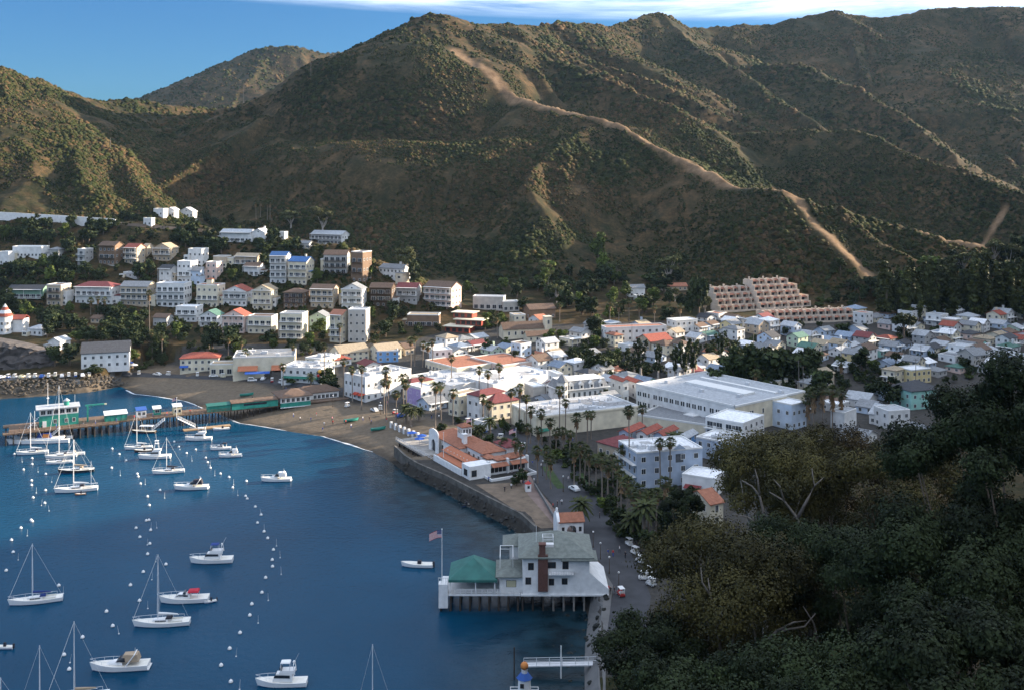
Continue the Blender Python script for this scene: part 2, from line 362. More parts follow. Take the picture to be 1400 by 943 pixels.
# surf line on the beaches
def foam(pts, w):
    b = MB(); L = [Vector(G(u,v,0)) for u,v in pts]; Q = []
    for a, c in zip(L[:-1], L[1:]):
        n_ = max(2,int((c-a).length/1.2))
        for i in range(n_): Q.append(a.lerp(c, i/n_))
    V = []
    for i,p in enumerate(Q):
        d = (Q[min(i+1,len(Q)-1)]-Q[max(i-1,0)]).normalized(); s_ = Vector((-d.y,d.x,0)); o = (float(vnoise(i*.13,3,5))-.5)*1.6; ww = w*(.25+1.1*float(vnoise(i*.31,9,8)))
        V += [tuple(p+s_*(o-ww)+Vector((0,0,.04))), tuple(p+s_*(o+ww)+Vector((0,0,.07)))]
    b.add(V, [(2*i,2*i+1,2*i+3,2*i+2) for i in range(len(Q)-1)]); o = b.build('water_foam', mat('sea_foam',(.55,.57,.58),.8,.25,1.5,stain=.45)); tag(o, kind='structure')
foam([(310,571),(330,578),(400,590),(440,596),(480,607),(510,618),(526,624)], .45); foam([(172,533),(185,538),(215,542),(250,548),(285,560)], .42)
# ---- chaparral: the scrub that covers the hills, one mass nobody could count
def scatter_bushes(npts, ymin, ymax, rmin, rmax, seed, dens=.5):
    rg = np.random.default_rng(seed)
    yy = np.sqrt(rg.uniform(ymin**2, ymax**2, npts)); uu = rg.uniform(-140, 1540, npts); xx = (uu-700)*yy/F
    zz = HG(xx, yy); up = zz-base_z(xx, yy)
    e = 4.0; gxn = (HG(xx+e, yy)-zz)/e; gyn = (HG(xx, yy+e)-zz)/e
    # facing the camera, not on dirt, not in town; denser in gullies / on shady slopes
    vis = (-(xx*gxn+yy*gyn)+(HC-zz)*-1.0)  # rough
    nrm = np.stack([-gxn, -gyn, np.ones_like(gxn)], -1); vd = np.stack([-xx, -yy, HC-zz], -1); face = (nrm*vd).sum(-1) > -.06*np.hypot(xx, yy)
    n1 = fbm(xx/58, yy/58, 3, 41); n2 = fbm(xx/16, yy/16, 3, 43)
    k = face & (up > 3) & (zz > 6) & (n1*.62+n2*.55 > .505-.12*dens+np.where(gxn < -.25, .05, -.02))
    for pl, w in zip(DIRT, (10, 9, 7, 4, 4)): k &= poly_dist(xx, yy, pl) > w
    knoll = poly_dist(xx, yy, RIDGES[18][0]) < 120
    k &= ~(knoll & (yy < 680) & (rg.uniform(0,1,npts) < .5))
    xx, yy, zz = xx[k], yy[k], zz[k]; m = len(xx); n1 = n1[k]
    r = rmin+(rmax-rmin)*rg.random(m)**1.8; r *= .75+1.5*np.clip(n1-.42,0,.4)/.4*rg.random(m)
    # lumpy dome: two rings and a top
    tt = np.arange(6)/6*2*np.pi
    rings = [(1.0, -.25), (.86, .38), (.42, .8)]
    V = np.zeros((m, 19, 3)); q = 0
    for rr, hh in rings:
        for t in tt:
            j = rg.uniform(.68, 1.25, m); V[:,q,0] = xx+r*rr*j*np.cos(t+q*.13); V[:,q,1] = yy+r*rr*j*np.sin(t+q*.13); V[:,q,2] = zz+r*hh*.8*rg.uniform(.75,1.3,m); q += 1
    V[:,18,0] = xx+r*rg.uniform(-.15,.15,m); V[:,18,1] = yy; V[:,18,2] = zz+r*.8*rg.uniform(.8,1.1,m)
    fs = []
    for a in (0, 6):
        for i in range(6): fs += [(a+i, a+(i+1)%6, a+6+(i+1)%6), (a+i, a+6+(i+1)%6, a+6+i)]
    for i in range(6): fs.append((12+i, 12+(i+1)%6, 18))
    fs = np.array(fs); FF = (fs[None]+(np.arange(m)*19)[:,None,None]).reshape(-1,3)
    tint = np.repeat(np.clip(.5*rg.random(m)+.5*fbm(xx/60, yy/60, 2, 47)+rg.normal(0,.08,m), 0, 1), 19)
    return V.reshape(-1,3), FF, tint
bm_ = bpy.data.materials.new('chaparral_leaf'); bm_.use_nodes = True; nt = bm_.node_tree; n = nt.nodes; b = n['Principled BSDF']; b.inputs['Roughness'].default_value = .9; b.inputs['Specular IOR Level'].default_value = .1
tcc = n.new('ShaderNodeTexCoord')
lc = ramp(att('tint'), (.12,(0.0118,0.0187,0.0066)), (.36,(0.0216,0.0335,0.0103)), (.52,(0.0354,0.0473,0.0151)), (.68,(0.0541,0.0511,0.0227)), (.85,(0.0935,0.0670,0.0359)))
fn = tnoise(1.3, 4, .7); mm = n.new('ShaderNodeMix'); mm.data_type = 'RGBA'; mm.blend_type = 'MULTIPLY'; mm.inputs['Factor'].default_value = .7
nt.links.new(lc, mm.inputs['A']); nt.links.new(ramp(fn, (.3,(.45,.45,.45)), (.7,(1.35,1.35,1.3))), mm.inputs['B']); wb = n.new('ShaderNodeMix'); wb.data_type = 'RGBA'; wb.blend_type = 'MULTIPLY'; wb.inputs['Factor'].default_value = 1; wb.inputs['B'].default_value = (1.12,.98,.92,1); nt.links.new(mm.outputs['Result'], wb.inputs['A']); nt.links.new(wb.outputs['Result'], b.inputs['Base Color'])
bp = n.new('ShaderNodeBump'); bp.inputs['Strength'].default_value = .9; bp.inputs['Distance'].default_value = .6; nt.links.new(fn, bp.inputs['Height']); nt.links.new(bp.outputs['Normal'], b.inputs['Normal'])
parts = [scatter_bushes(135000, 560, 1000, .8, 2.2, 1), scatter_bushes(80000, 1000, 1700, 1.4, 3.2, 2), scatter_bushes(30000, 1700, 2500, 2.4, 5.0, 3)]
off = 0; Vs=[]; Fs=[]; Ts=[]
for V, FF, T in parts: Vs.append(V); Fs.append(FF+off); Ts.append(T); off += len(V)
me = arr_mesh('chaparral', np.concatenate(Vs), np.concatenate(Fs), bm_, {'tint':np.concatenate(Ts)}, smooth=True)
tag(link('chaparral', me), kind='stuff'); print('chaparral faces', len(me.polygons))

# understory on the slope below the photographer
rg_ = np.random.default_rng(77); m = 5200; yy = rg_.uniform(66, 300, m); xx = rg_.uniform(8, 190, m); zz = HG(xx, yy)
k = (zz > 2.5) & (poly_dist(xx, yy, SHORE) > 15) & ((xx-130*yy/1400 > 0) | (yy < 170)) & ~in_poly(xx, yy, TOWNPOLY); xx, yy, zz = xx[k], yy[k], zz[k]; m = len(xx)
nl = 60; d = rg_.normal(size=(m,nl,3)); d /= np.linalg.norm(d,axis=2)[...,None]; d[...,2] = np.abs(d[...,2]); r = rg_.uniform(1.0,2.4,m)[:,None]
p = np.stack([xx,yy,zz],-1)[:,None]+d*r[...,None]*rg_.uniform(.5,1.1,(m,nl,1)); t1 = rg_.normal(size=(m,nl,3)); t1 /= np.linalg.norm(t1,axis=2)[...,None]; t2 = np.cross(d, t1); s_ = rg_.uniform(.18,.42,(m,nl,1))
V = np.stack([p-t1*s_, p+t2*s_*.8, p+t1*s_, p-t2*s_*.8], 2).reshape(-1,3); me = arr_mesh('undergrowth', V, np.arange(len(V)).reshape(-1,4), bm_, {'tint':np.repeat(np.repeat(rg_.uniform(.05,.5,m),nl),4)})
tag(link('undergrowth', me), kind='stuff')
# ================================================================ BUILDINGS
WC = {'white':(.68,.68,.665),'cream':(.66,.60,.46),'tan':(.46,.38,.28),'grey':(.42,.42,.41),'brown':(.20,.135,.09),'pink':(.66,.50,.43),'pale blue':(.48,.57,.68),'blue-grey':(.36,.43,.53),
      'green':(.20,.34,.26),'mint':(.33,.62,.55),'concrete':(.45,.43,.39),'dark brown':(.10,.07,.05),'yellow':(.66,.55,.30),'red':(.32,.07,.045),'pale green':(.45,.55,.42),'stone':(.26,.23,.2),'blue':(.14,.30,.55)}
RC = {'sage':(.155,.172,.155),'grey':(.20,.21,.22),'brown':(.13,.085,.06),'red':(.27,.075,.05),'white':(.70,.71,.72),'green':(.07,.15,.12),'blue':(.05,.13,.30),'dark':(.055,.058,.065),'tan':(.32,.26,.18),'pale grey':(.36,.38,.40),'blue-grey':(.20,.25,.32),'terracotta':(.30,.125,.075),'maroon':(.16,.045,.045)}
def wallm(c): return mat('wall_'+c.replace(' ','_').replace('-','_'), WC[c], .85, .08, .35, stain=.2)
def roofm(c): return mat('roof_'+c.replace(' ','_').replace('-','_'), RC[c], .85, .16, 1.1, bump=.3, stain=.25)
TRIM = mat('trim_white', (.66,.66,.64), .7, .05)
GLASS = mat('window_glass', (.025,.032,.04), .15, .3, spec=.5)
DARKW = mat('dark_wood', (.07,.05,.035), .85, .2)
DOORM = mat('door_paint', (.12,.08,.06), .6, .2)
METAL = mat('pale_metal', (.55,.56,.57), .5, .1)
_WIN = {}
def win_mesh(w, h, kind='white'):
    k = (round(w,1), round(h,1), kind)
    if k not in _WIN:
        w, h, _ = k; b = MB(); t = .11
        fm = {'white':TRIM,'dark':DARKW}[kind]
        for x0,x1,z0,z1 in ((-w/2-t,-w/2,-t,h+t),(w/2,w/2+t,-t,h+t),(-w/2,w/2,-t,0),(-w/2,w/2,h,h+t)): b.box(x0,x1,-.07,.0,z0,z1,0)
        b.box(-w/2,w/2,-.035,.0,0,h,1)
        if w > .9: b.box(-.03,.03,-.055,-.036,0,h,0)
        _WIN[k] = b.mesh('window', [fm, GLASS])
    return _WIN[k]
def put_win(parent, x, y, z, rot, w, h, kind='white', name='window'):
    o = link(name, win_mesh(w,h,kind), parent); o.location = (x,y,z); o.rotation_euler = (0,0,rot); return o
def facade(parent, length, place, z0, st, sh, w=1.1, h=1.25, pitch=2.9, kind='white', door=None, skip=.0, rnd=None):
    """windows along a wall; place(t) -> (x, y, rot) at t metres from the wall's start"""
    n = max(1, int(round((length-.8)/pitch))); 
    for s in range(st):
        for i in range(n):
            if rnd and rnd.random() < skip: continue
            t = (i+.5)*length/n; x, y, r = place(t)
            put_win(parent, x, y, z0+s*sh+.85, r, w, min(h, sh-1.3), kind)
def railing(parent, x0, x1, y, z, m=None, h=1.0, name='balcony', dy=1.7):
    b = MB(); b.box(x0,x1,y-dy,y-.003,z-.16,z)
    b.box(x0,x1,y-dy-.04,y-dy+.04,z+h-.1,z+h); n = max(2, int((x1-x0)/.55))
    for i in range(n+1):
        xx = x0+(x1-x0)*i/n; b.box(xx-.04,xx+.04,y-dy-.03,y-dy+.03,z,z+h-.1)
    return b.build(name, m or TRIM, parent)
def roof_part(parent, kind, w, d, z, rise, rc, over=.45, th=.22, name='roof'):
    b = MB(); X = w/2; Y = d/2; o = over
    if kind == 'side':      # ridge along x
        for s in (-1,1):
            y0 = s*(Y+o); zz = z-o*rise/Y
            v = [(-X-o,y0,zz),(X+o,y0,zz),(X+o,0,z+rise),(-X-o,0,z+rise)]; v += [(a,c,q+th) for a,c,q in v]
            b.add(v, [(0,1,2,3),(7,6,5,4),(0,4,5,1),(1,5,6,2),(2,6,7,3),(3,7,4,0)] if s < 0 else [(3,2,1,0),(4,5,6,7),(1,5,4,0),(2,6,5,1),(3,7,6,2),(0,4,7,3)])
    elif kind == 'front':
        for s in (-1,1):
            x0 = s*(X+o); zz = z-o*rise/X
            v = [(x0,-Y-o,zz),(x0,Y+o,zz),(0,Y+o,z+rise),(0,-Y-o,z+rise)]; v += [(a,c,q+th) for a,c,q in v]
            b.add(v, [(0,1,2,3),(7,6,5,4),(0,4,5,1),(1,5,6,2),(2,6,7,3),(3,7,4,0)])
    elif kind == 'hip':
        r = max(0, (max(X,Y)-min(X,Y))); a, c = (r,0) if X >= Y else (0,r)
        v = [(-X-o,-Y-o,z),(X+o,-Y-o,z),(X+o,Y+o,z),(-X-o,Y+o,z)]; v += [(p,q,zz+th) for p,q,zz in v]
        if r < .2: v += [(0,0,z+rise)]; f = [(4,5,8),(5,6,8),(6,7,8),(7,4,8)]
        elif X >= Y: v += [(-a,0,z+rise),(a,0,z+rise)]; f = [(4,5,9,8),(5,6,9),(6,7,8,9),(7,4,8)]
        else: v += [(0,-c,z+rise),(0,c,z+rise)]; f = [(4,5,8),(5,6,9,8),(6,7,9),(7,4,8,9)]
        b.add(v, f+[(3,2,1,0),(0,1,5,4),(1,2,6,5),(2,3,7,6),(3,0,4,7)])
    else:                   # flat, with a parapet rim
        b.box(-X+.003,X-.003,-Y+.003,Y-.003,z-.1,z+.06); p = .3; hh = rise
        for x0,x1,y0,y1 in ((-X-.06,X+.06,-Y-.06,-Y+p),(-X-.06,X+.06,Y-p,Y+.06),(-X-.06,-X+p,-Y+p,Y-p),(X-p,X+.06,-Y+p,Y-p)): b.box(x0,x1,y0,y1,z-.05,z+hh,1)
    return b.build(name, [roofm(rc), TRIM], parent)
def wall_part(parent, kind, w, d, z0, z1, rise, wc, name='wall'):
    b = MB(); X = w/2; Y = d/2; b.box(-X,X,-Y,Y,z0,z1)
    if kind == 'side':
        for s in (-1,1): b.add([(s*X,-Y,z1),(s*X,Y,z1),(s*X,0,z1+rise),(s*(X-.2),-Y,z1),(s*(X-.2),Y,z1),(s*(X-.2),0,z1+rise)], [(0,1,2),(5,4,3),(0,2,5,3),(1,4,5,2)])
    elif kind == 'front':
        for s in (-1,1): b.add([(-X,s*Y,z1),(X,s*Y,z1),(0,s*Y,z1+rise),(-X,s*(Y-.2),z1),(X,s*(Y-.2),z1),(0,s*(Y-.2),z1+rise)], [(0,1,2),(5,4,3),(0,2,5,3),(1,4,5,2)])
    return b.build(name, wallm(wc), parent)
RECTS = []      # picture boxes of buildings placed so far (u0,u1,vt,vb,depth)
FOOT = []       # footprints (x, y, radius)
NAMES = {0:'flat',1:''}
def number(n): return ['zero','one','two','three','four','five'][n]
def house(u0, u1, vt, vb, wc='white', roof='side', rc='grey', st=2, rz=-14, dep=9, look=None, zone='', bal=(), ch=0, drop=5, name='house', cat='house', group=None, wk='white', lower=None, win=True, pos=None, bm=None, pitch=2.9, ww=1.15, wh=1.3, porch=0, label=None, W_=None, Hh=None):
    c = pos if pos is not None else hit((u0+u1)/2, vb)
    s = F/c.y; r = R(rz); phi = r+math.atan2(c.x, c.y)
    wpx = (u1-u0)/s; w = W_ or max(.5*wpx, (wpx-dep*abs(math.sin(phi)))/math.cos(phi)); tot = Hh or (vb-vt)/s
    rise = {'side':dep*.24,'front':min(3.0, w*.26),'hip':min(w,dep)*.24,'flat':.45}[roof]
    rise = min(rise, tot*.42); e = tot-rise
    # front-wall foot on the ground point: shift the centre back by half the depth
    cx = c.x+math.sin(-r)*dep/2*1.0; cy = c.y+math.cos(r)*dep/2
    root = empty(name, (cx, cy, c.z), r)
    lk = look or f"{wc} {number(st)}-storey {cat}, {rc} {dict(side='gable',front='front-gabled',hip='hipped',flat='flat')[roof]} roof"
    if label: tag(root, label, cat, group)
    else: later(root, lk, zone, (u0+u1)/2, cat, group)
    wall_part(root, roof, w, dep, 0 if lower else -drop, e, rise, wc)
    if lower:
        b = MB(); b.box(-w/2+.02,w/2-.02,-dep/2+.02,dep/2-.02,-drop,0); b.build('foundation', wallm(lower), root)
    roof_part(root, roof, w, dep, e, rise, rc)
    sh = e/st; ww_ = ww; 
    if win:
        facade(root, w, lambda t: (-w/2+t, -dep/2-.002, 0), 0 if st > 1 or sh > 2 else -.2, st, sh, ww_, wh, pitch, wk)
        facade(root, dep, lambda t: (w/2+.002, -dep/2+t, R(90)), 0, st, sh, ww_, wh, 3.4, wk)
        if roof == 'front' and rise > 1.8: put_win(root, 0, -dep/2-.002, e+.25, 0, .8, .8, wk)
        if dep > 0: facade(root, dep, lambda t: (-w/2-.002, dep/2-t, R(-90)), 0, st, sh, ww_, wh, 3.8, wk)
    for k in bal:
        if win and sh > 2.2:
            n = max(1,int(w/3.2))
            for i in range(n):
                o = put_win(root, -w/2+(i+.5)*w/n, -dep/2-.055, max(.12,k*sh+.12), 0, min(2.2,w/n*.72), min(2.1,sh-.5), wk, 'balcony_door')
        railing(root, -w/2+.1, w/2-.1, -dep/2, max(.15, k*sh+.1), bm)
    if porch:
        b = MB(); b.box(-w/2,w/2,-dep/2-1.7,-dep/2-.003,sh*.98,sh*.98+.18); 
        for xx in np.linspace(-w/2+.15, w/2-.15, max(2,int(w/3)+1)): b.box(xx-.08,xx+.08,-dep/2-1.65,-dep/2-1.49,-1,sh*.98)
        b.build('porch', TRIM, root)
    HRND = random.Random(int(u0*7+vb*13+w*100))
    if bal and roof != 'flat' and HRND.random() < .8:      # posts carrying the top balcony up to the eaves
        b = MB()
        for i in range(3): xx = -w/2+.25+i*(w-.5)/2; b.box(xx-.07,xx+.07,-dep/2-1.62,-dep/2-1.48,max(.2,max(bal)*sh+.2),e-.05)
        b.box(-w/2-.1,w/2+.1,-dep/2-1.9,-dep/2-.45,e-.05,e+.12); b.build('veranda', bm or TRIM, root)
    if group == 'houses on the hillside' and W_ is None and w > 6 and HRND.random() < .75:
        sgn = -1 if HRND.random() < .6 else 1; ww2 = w*HRND.uniform(.28,.42); eh = e*HRND.uniform(.45,.72); xx = sgn*(w/2-ww2*.35); yy = -dep/2-1.0 if not bal else -dep*.1
        wl = wall_part(root, 'flat', ww2, dep*.7, -drop, eh, .3, HRND.choice([wc,wc,'white','cream','tan']), 'wing_wall'); wl.location = (xx+sgn*ww2*.36, yy+dep*.2, 0)
        rf2 = roof_part(root, HRND.choice(['flat','hip']), ww2, dep*.7, eh, .45, rc, .25, .2, 'wing_roof'); rf2.location = wl.location
        for k2 in range(max(1,int(eh/2.7))): put_win(root, xx+sgn*ww2*.36, yy+dep*.2-dep*.35-.003, .8+k2*2.7, 0, min(1.9,ww2*.6), 1.3, wk)
    for i in range(ch):
        x = w*(.22 if i == 0 else -.3); b = MB(); b.box(x-.45,x+.45,.3,1.2,e-.5,e+rise+1.3); b.box(x-.52,x+.52,.22,1.28,e+rise+1.3,e+rise+1.5); b.build('chimney', wallm('stone' if i else wc), root)
    RECTS.append((u0,u1,vt,vb,c.y)); FOOT.append((cx,cy,max(w,dep)*.55))
    return root, w, e, dep
def shape(wc): pass

# ---------------- the houses on the knoll, row by row
TOPZ, ARW, BRW, CRW, DRW = 'on the hilltop road', "in the hillside's upper row", "in the hillside's middle row", "on the hillside's third street", "in the hillside's lowest row"
g = 'houses on the hillside'
def hh(*a, zone, **k): return house(*a, zone=zone, group=g, drop=7, **k)
hh(298,345,314,331,'white','side','pale grey',1,zone=TOPZ,dep=8,bal=(0,),lower='stone',label='long white house with a blue-cornered roof above a stone retaining wall')
hh(340,366,313,331,'white','front','white',1,zone=TOPZ,dep=8,label='white gabled wing house with a round chimney beside the long white hilltop house',ch=1)
hh(374,391,317,328,'white','flat','white',1,zone=TOPZ,dep=5,label='tiny white box cottage between the two large white hilltop houses')
hh(420,472,316,334,'white','side','pale grey',2,zone=TOPZ,dep=10,bal=(0,1),lower='pale green',rz=-24,label='white two-storey hilltop house with balconies under two spreading eucalyptus trees',ch=0)
hh(207,226,285,295,'white','flat','white',1,zone=TOPZ,dep=6,label='low white house on the upper ridge with a roof vent')
hh(225,241,284,296,'white','front','white',1,zone=TOPZ,dep=6,label='white gabled house on the upper ridge, left of its twin')
hh(243,266,284,297,'white','front','white',1,zone=TOPZ,dep=6,label='white gabled house on the upper ridge beside dark shrubs, right of its twin')
hh(194,209,298,309,'white','flat','white',1,zone=TOPZ,dep=4,label='small white garage beside the road just past the long white wall')
hh(-6,16,344,362,'white','flat','white',1,zone=ARW,dep=7)
hh(166,190,372,380,'grey','flat','grey',1,zone=CRW,dep=5)
hh(120,140,432,442,'tan','side','brown',1,zone=DRW,dep=6)
hh(205,232,430,446,'grey','side','brown',1,zone=DRW,dep=7)
hh(300,322,352,362,'cream','flat','tan',1,zone=BRW,dep=6)
hh(400,425,330,340,'grey','side','grey',1,zone=TOPZ,dep=6,label='small grey outbuilding between the white hilltop houses')
hh(14,60,337,352,'white','flat','white',1,zone=ARW,dep=9,rz=-5,label='long low white house under trees at the far left of the hillside',pitch=2.2)
hh(62,84,338,352,'grey','hip','grey',1,zone=ARW,dep=7)
hh(101,121,340,364,'grey','flat','pale grey',3,zone=ARW,dep=8,bal=(1,2))
hh(130,162,331,362,'brown','side','brown',3,zone=ARW,dep=9,bal=(1,),lower='concrete',bm=DARKW)
hh(165,192,334,361,'tan','side','red',3,zone=ARW,dep=9,bal=(1,2))
hh(190,205,334,350,'tan','side','tan',1,zone=ARW,dep=8)
hh(205,238,333,357,'tan','front','tan',2,zone=ARW,dep=9,bal=(1,))
hh(253,280,340,362,'white','flat','pale grey',2,zone=BRW,dep=8,label='white flat-roofed block at the top of the white house cluster')
hh(238,265,357,387,'white','flat','white',3,zone=BRW,dep=8,bal=(1,),label='tall white block with open loggias in the middle of the white house cluster')
hh(213,238,363,388,'white','side','dark',2,zone=BRW,dep=8,bal=(0,),label='white house with dark roof at the left of the white house cluster')
hh(253,278,366,389,'pale blue','side','grey',2,zone=BRW,dep=8,label='pale blue house with grey roof at the front of the white house cluster')
hh(277,300,358,382,'pink','flat','tan',3,zone=BRW,dep=8)
hh(288,312,350,365,'tan','flat','tan',1,zone=BRW,dep=7)
hh(318,355,347,361,'tan','side','tan',1,zone=BRW,dep=7,bal=(0,))
hh(329,358,360,377,'white','side','brown',1,zone=BRW,dep=8,bal=(0,))
hh(366,394,345,388,'white','side','blue',4,zone=BRW,dep=9,bal=(1,2,3),rz=-6,label='tall white four-storey house with blue roof and glazed balconies, the higher one')
hh(389,424,352,389,'cream','side','blue',3,zone=BRW,dep=10,bal=(1,2),rz=-16,ch=1,label='white balconied house under a bright blue roof with a white chimney')
hh(440,476,343,374,'grey','side','brown',3,zone=BRW,dep=10,bal=(0,1,2),lower='dark brown',bm=DARKW,rz=-4,label='grey-brown balconied apartment house on dark stilts below the hilltop house')
hh(474,502,344,386,'brown','flat','brown',3,zone=BRW,dep=10,bal=(1,2),bm=DARKW,rz=-24,label='brown block with wraparound balcony and tall blank base, left of the lone white gable')
hh(512,555,362,381,'white','side','grey',2,zone=BRW,dep=9,rz=-32,ch=1,label='lone white house with grey roof and bright gable end below a pale-trunked eucalyptus')
hh(8,60,391,408,'green','side','dark',1,zone=CRW,dep=9,rz=-2,bal=(0,),label='long low green-glazed lodge with dark roof at the left of the hillside',pitch=1.8)
hh(58,89,389,418,'tan','flat','brown',3,zone=CRW,dep=9,bal=(1,2),bm=DARKW,label='tan and brown stepped apartment block beside the long green lodge')
hh(98,157,386,416,'white','hip','maroon',2,zone=CRW,dep=11,rz=-8,bal=(1,),lower='concrete',label='wide white house under a dark red hipped roof with balconies')
hh(160,206,386,418,'tan','side','grey',3,zone=CRW,dep=10,rz=-8,bal=(1,2))
hh(210,256,387,420,'white','flat','blue-grey',3,zone=CRW,dep=10,rz=-6,bal=(1,2),label='white and dark blue terraced house with wide glazed decks',ww=1.8,wh=1.6)
r_,w_,e_,d_ = hh(264,302,389,420,'cream','flat','terracotta',3,zone=CRW,dep=9,rz=-12,bal=(1,),label='cream Spanish house with a square tower and terracotta roofs')
b = MB(); b.box(-1.7,1.7,-2,1.4,e_+.05,e_+3); b.build('tower', wallm('cream'), r_); rr = roof_part(r_,'hip',3.4,3.4,e_+3,1.1,'terracotta',.3); rr.location=(0,-.3,0)
hh(301,341,391,418,'white','front','red',2,zone=CRW,dep=10,rz=-8,bal=(1,),label='white house with red-trimmed front gable and blue balcony')
hh(341,375,390,424,'cream','front','tan',3,zone=CRW,dep=10,rz=-8,bal=(1,))
hh(384,419,395,421,'brown','hip','brown',3,zone=CRW,dep=9,rz=-10,bal=(1,2),bm=DARKW)
hh(421,459,390,421,'tan','side','brown',3,zone=CRW,dep=9,rz=-10,bal=(1,2))
hh(464,498,388,424,'white','front','grey',3,zone=CRW,dep=9,rz=-8,bal=(1,2),lower='stone',label='white house with pale blue balconies on a tall grey base')
hh(503,538,388,420,'dark brown','side','brown',3,zone=CRW,dep=9,rz=-8,bal=(1,2),bm=DARKW)
hh(539,573,388,414,'grey','side','maroon',2,zone=CRW,dep=10,rz=-10,bal=(1,))
hh(573,624,386,418,'pink','side','brown',3,zone=CRW,dep=12,rz=-26,bal=(0,1,2),label='pinkish cream balconied house at the right end of the third street')
hh(236,272,419,440,'white','flat','white',2,zone=DRW,dep=9,rz=-8,bal=(1,),lower='red',label='white flat-roofed house stacked on a dark red lower storey')
hh(269,301,425,447,'white','front','green',2,zone=DRW,dep=9,rz=-8,bal=(1,))
hh(300,338,424,455,'pink','front','red',3,zone=DRW,dep=9,rz=-8,bal=(1,))
hh(335,375,432,456,'cream','flat','brown',2,zone=DRW,dep=9,rz=-8,bal=(1,))
hh(379,417,428,462,'cream','flat','grey',3,zone=DRW,dep=9,rz=-8,bal=(0,1,2))
hh(420,449,427,452,'pale green','front','grey',2,zone=DRW,dep=9,rz=-6,label='pale green gabled house with white trim beside a round bush')
hh(445,473,425,468,'cream','side','terracotta',4,zone=DRW,dep=9,rz=-20,bal=(1,2),label='tall narrow cream house with terracotta roof and balconies')
hh(473,503,423,468,'concrete','flat','pale grey',4,zone=DRW,dep=9,rz=-6,label='plain tall concrete apartment block with outside stair')
hh(555,601,430,446,'brown','flat','tan',1,zone=DRW,dep=9,rz=-4,lower='dark brown',label='low brown modern house with pale flat roof cut into the bare slope',bm=DARKW,bal=(0,))
# modern stepped house at the end of the knoll
root = empty('modern_house', hit(632,455), R(-20)); tag(root, 'stepped modern red-brown house with sunlit flat roof terraces', 'house', g)
b = MB(); b.box(-10,4,0,8,0,3.0); b.box(-6,9,5,12,3.3,6.2); b.box(-9,2,9,16,6.5,9.3); b.build('wall', wallm('red'), root)
b = MB(); b.box(-11,5.2,-1.2,9,3.0,3.35); b.box(-7,10.2,3.8,13,6.2,6.55); b.box(-10,3.2,7.8,17,9.3,9.65); b.build('roof', wallm('cream'), root)
for k,(x0,x1,y,z) in enumerate(((-10,4,0,.5),(-6,9,5,3.8),(-9,2,9,7))):
    n = int((x1-x0)/3)
    for i in range(n): put_win(root, x0+(i+.5)*(x1-x0)/n, y-.002, z, 0, 2.0, 1.7, 'dark')
RECTS.append((605,660,415,455,hit(632,455).y))
# left edge
root = empty('turret_house', hit(7,455), 0); tag(root, 'white house with round turret under a red and white striped cone roof', 'house', g)
b = MB(); b.cyl(0,0,-3,9,3.6,3.6,16); b.build('turret', wallm('white'), root)
b = MB()
for k in range(4): b.cyl(0,0,9+k*1.6,10.6+k*1.6,4.1-k*1.0,3.1-k*1.0,16,k%2)
b.build('roof', [roofm('red'), wallm('white')], root)
for k in range(8):
    for zz in (1.2,4.6): t = math.pi*2*k/8; put_win(root, 3.62*math.sin(t), -3.62*math.cos(t), zz, t, 1.1, 1.4)
b = MB(); b.box(1,9,1,8,-3,7); b.build('wall', wallm('white'), root); rr = roof_part(root,'side',8,7,7,1.8,'red'); rr.location=(5,4.5,0)
hh(32,63,445,459,'white','hip','pale grey',1,zone=DRW,dep=8,label='small white house with pale roof above the dark rock cliff')
hh(60,88,462,478,'white','front','pale grey',1,zone=DRW,dep=8,label='small white house with grey roof right of the dark rock cliff')
# ================================================================ LANDMARK BUILDINGS OF THE WATERFRONT AND TOWN
LM = 'town buildings'
def lm(*a, label, **k): return house(*a, label=label, drop=k.pop('drop',2), **k)
def awning(parent, x0, x1, y, z, dy, c, name='awning', drop=.7):
    b = MB(); b.add([(x0,y-.004,z),(x1,y-.004,z),(x1,y-dy,z-drop),(x0,y-dy,z-drop),(x0,y-.004,z-.12),(x1,y-.004,z-.12),(x1,y-dy,z-drop-.12),(x0,y-dy,z-drop-.12)],
        [(0,3,2,1),(4,5,6,7),(3,7,6,2),(0,4,7,3),(1,2,6,5)]); return b.build(name, mat('awning_'+c.replace(' ','_'), {'red':(.42,.06,.03),'blue':(.03,.10,.38),'green':(.03,.17,.12),'white':(.72,.72,.72),'terracotta':(.40,.145,.075),'maroon':(.2,.04,.04)}[c], .8, .1), parent)
def flat_units(parent, w, d, z, n, seed):
    rr = random.Random(seed)
    for i in range(int(n*1.8)):
        x = rr.uniform(-.42,.42)*w; y = rr.uniform(-.4,.4)*d; a = rr.uniform(.6,1.5); b = MB(); b.box(x-a,x+a,y-a*.7,y+a*.7,z-.05,z+rr.uniform(.7,1.5)); b.cyl(x,y,z,z+1.7,.2,n=6); b.build('rooftop_unit', METAL, parent)
    b = MB()
    for i in range(5):
        x = rr.uniform(-.36,.36)*w; y = rr.uniform(-.36,.36)*d; a = rr.uniform(.06,.16)*w; c_ = rr.uniform(.05,.13)*d; b.box(x-a,x+a,y-c_,y+c_,z+.03,z+.085+.012*i)
    for i in range(7): x = rr.uniform(-.44,.44)*w; y = rr.uniform(-.44,.44)*d; b.cyl(x,y,z,z+rr.uniform(.5,1.1),.09,n=5)
    b.build('roof_patch', mat('roof_patch_grey',(.30,.30,.30),.9,.3,.8,stain=.3), parent)
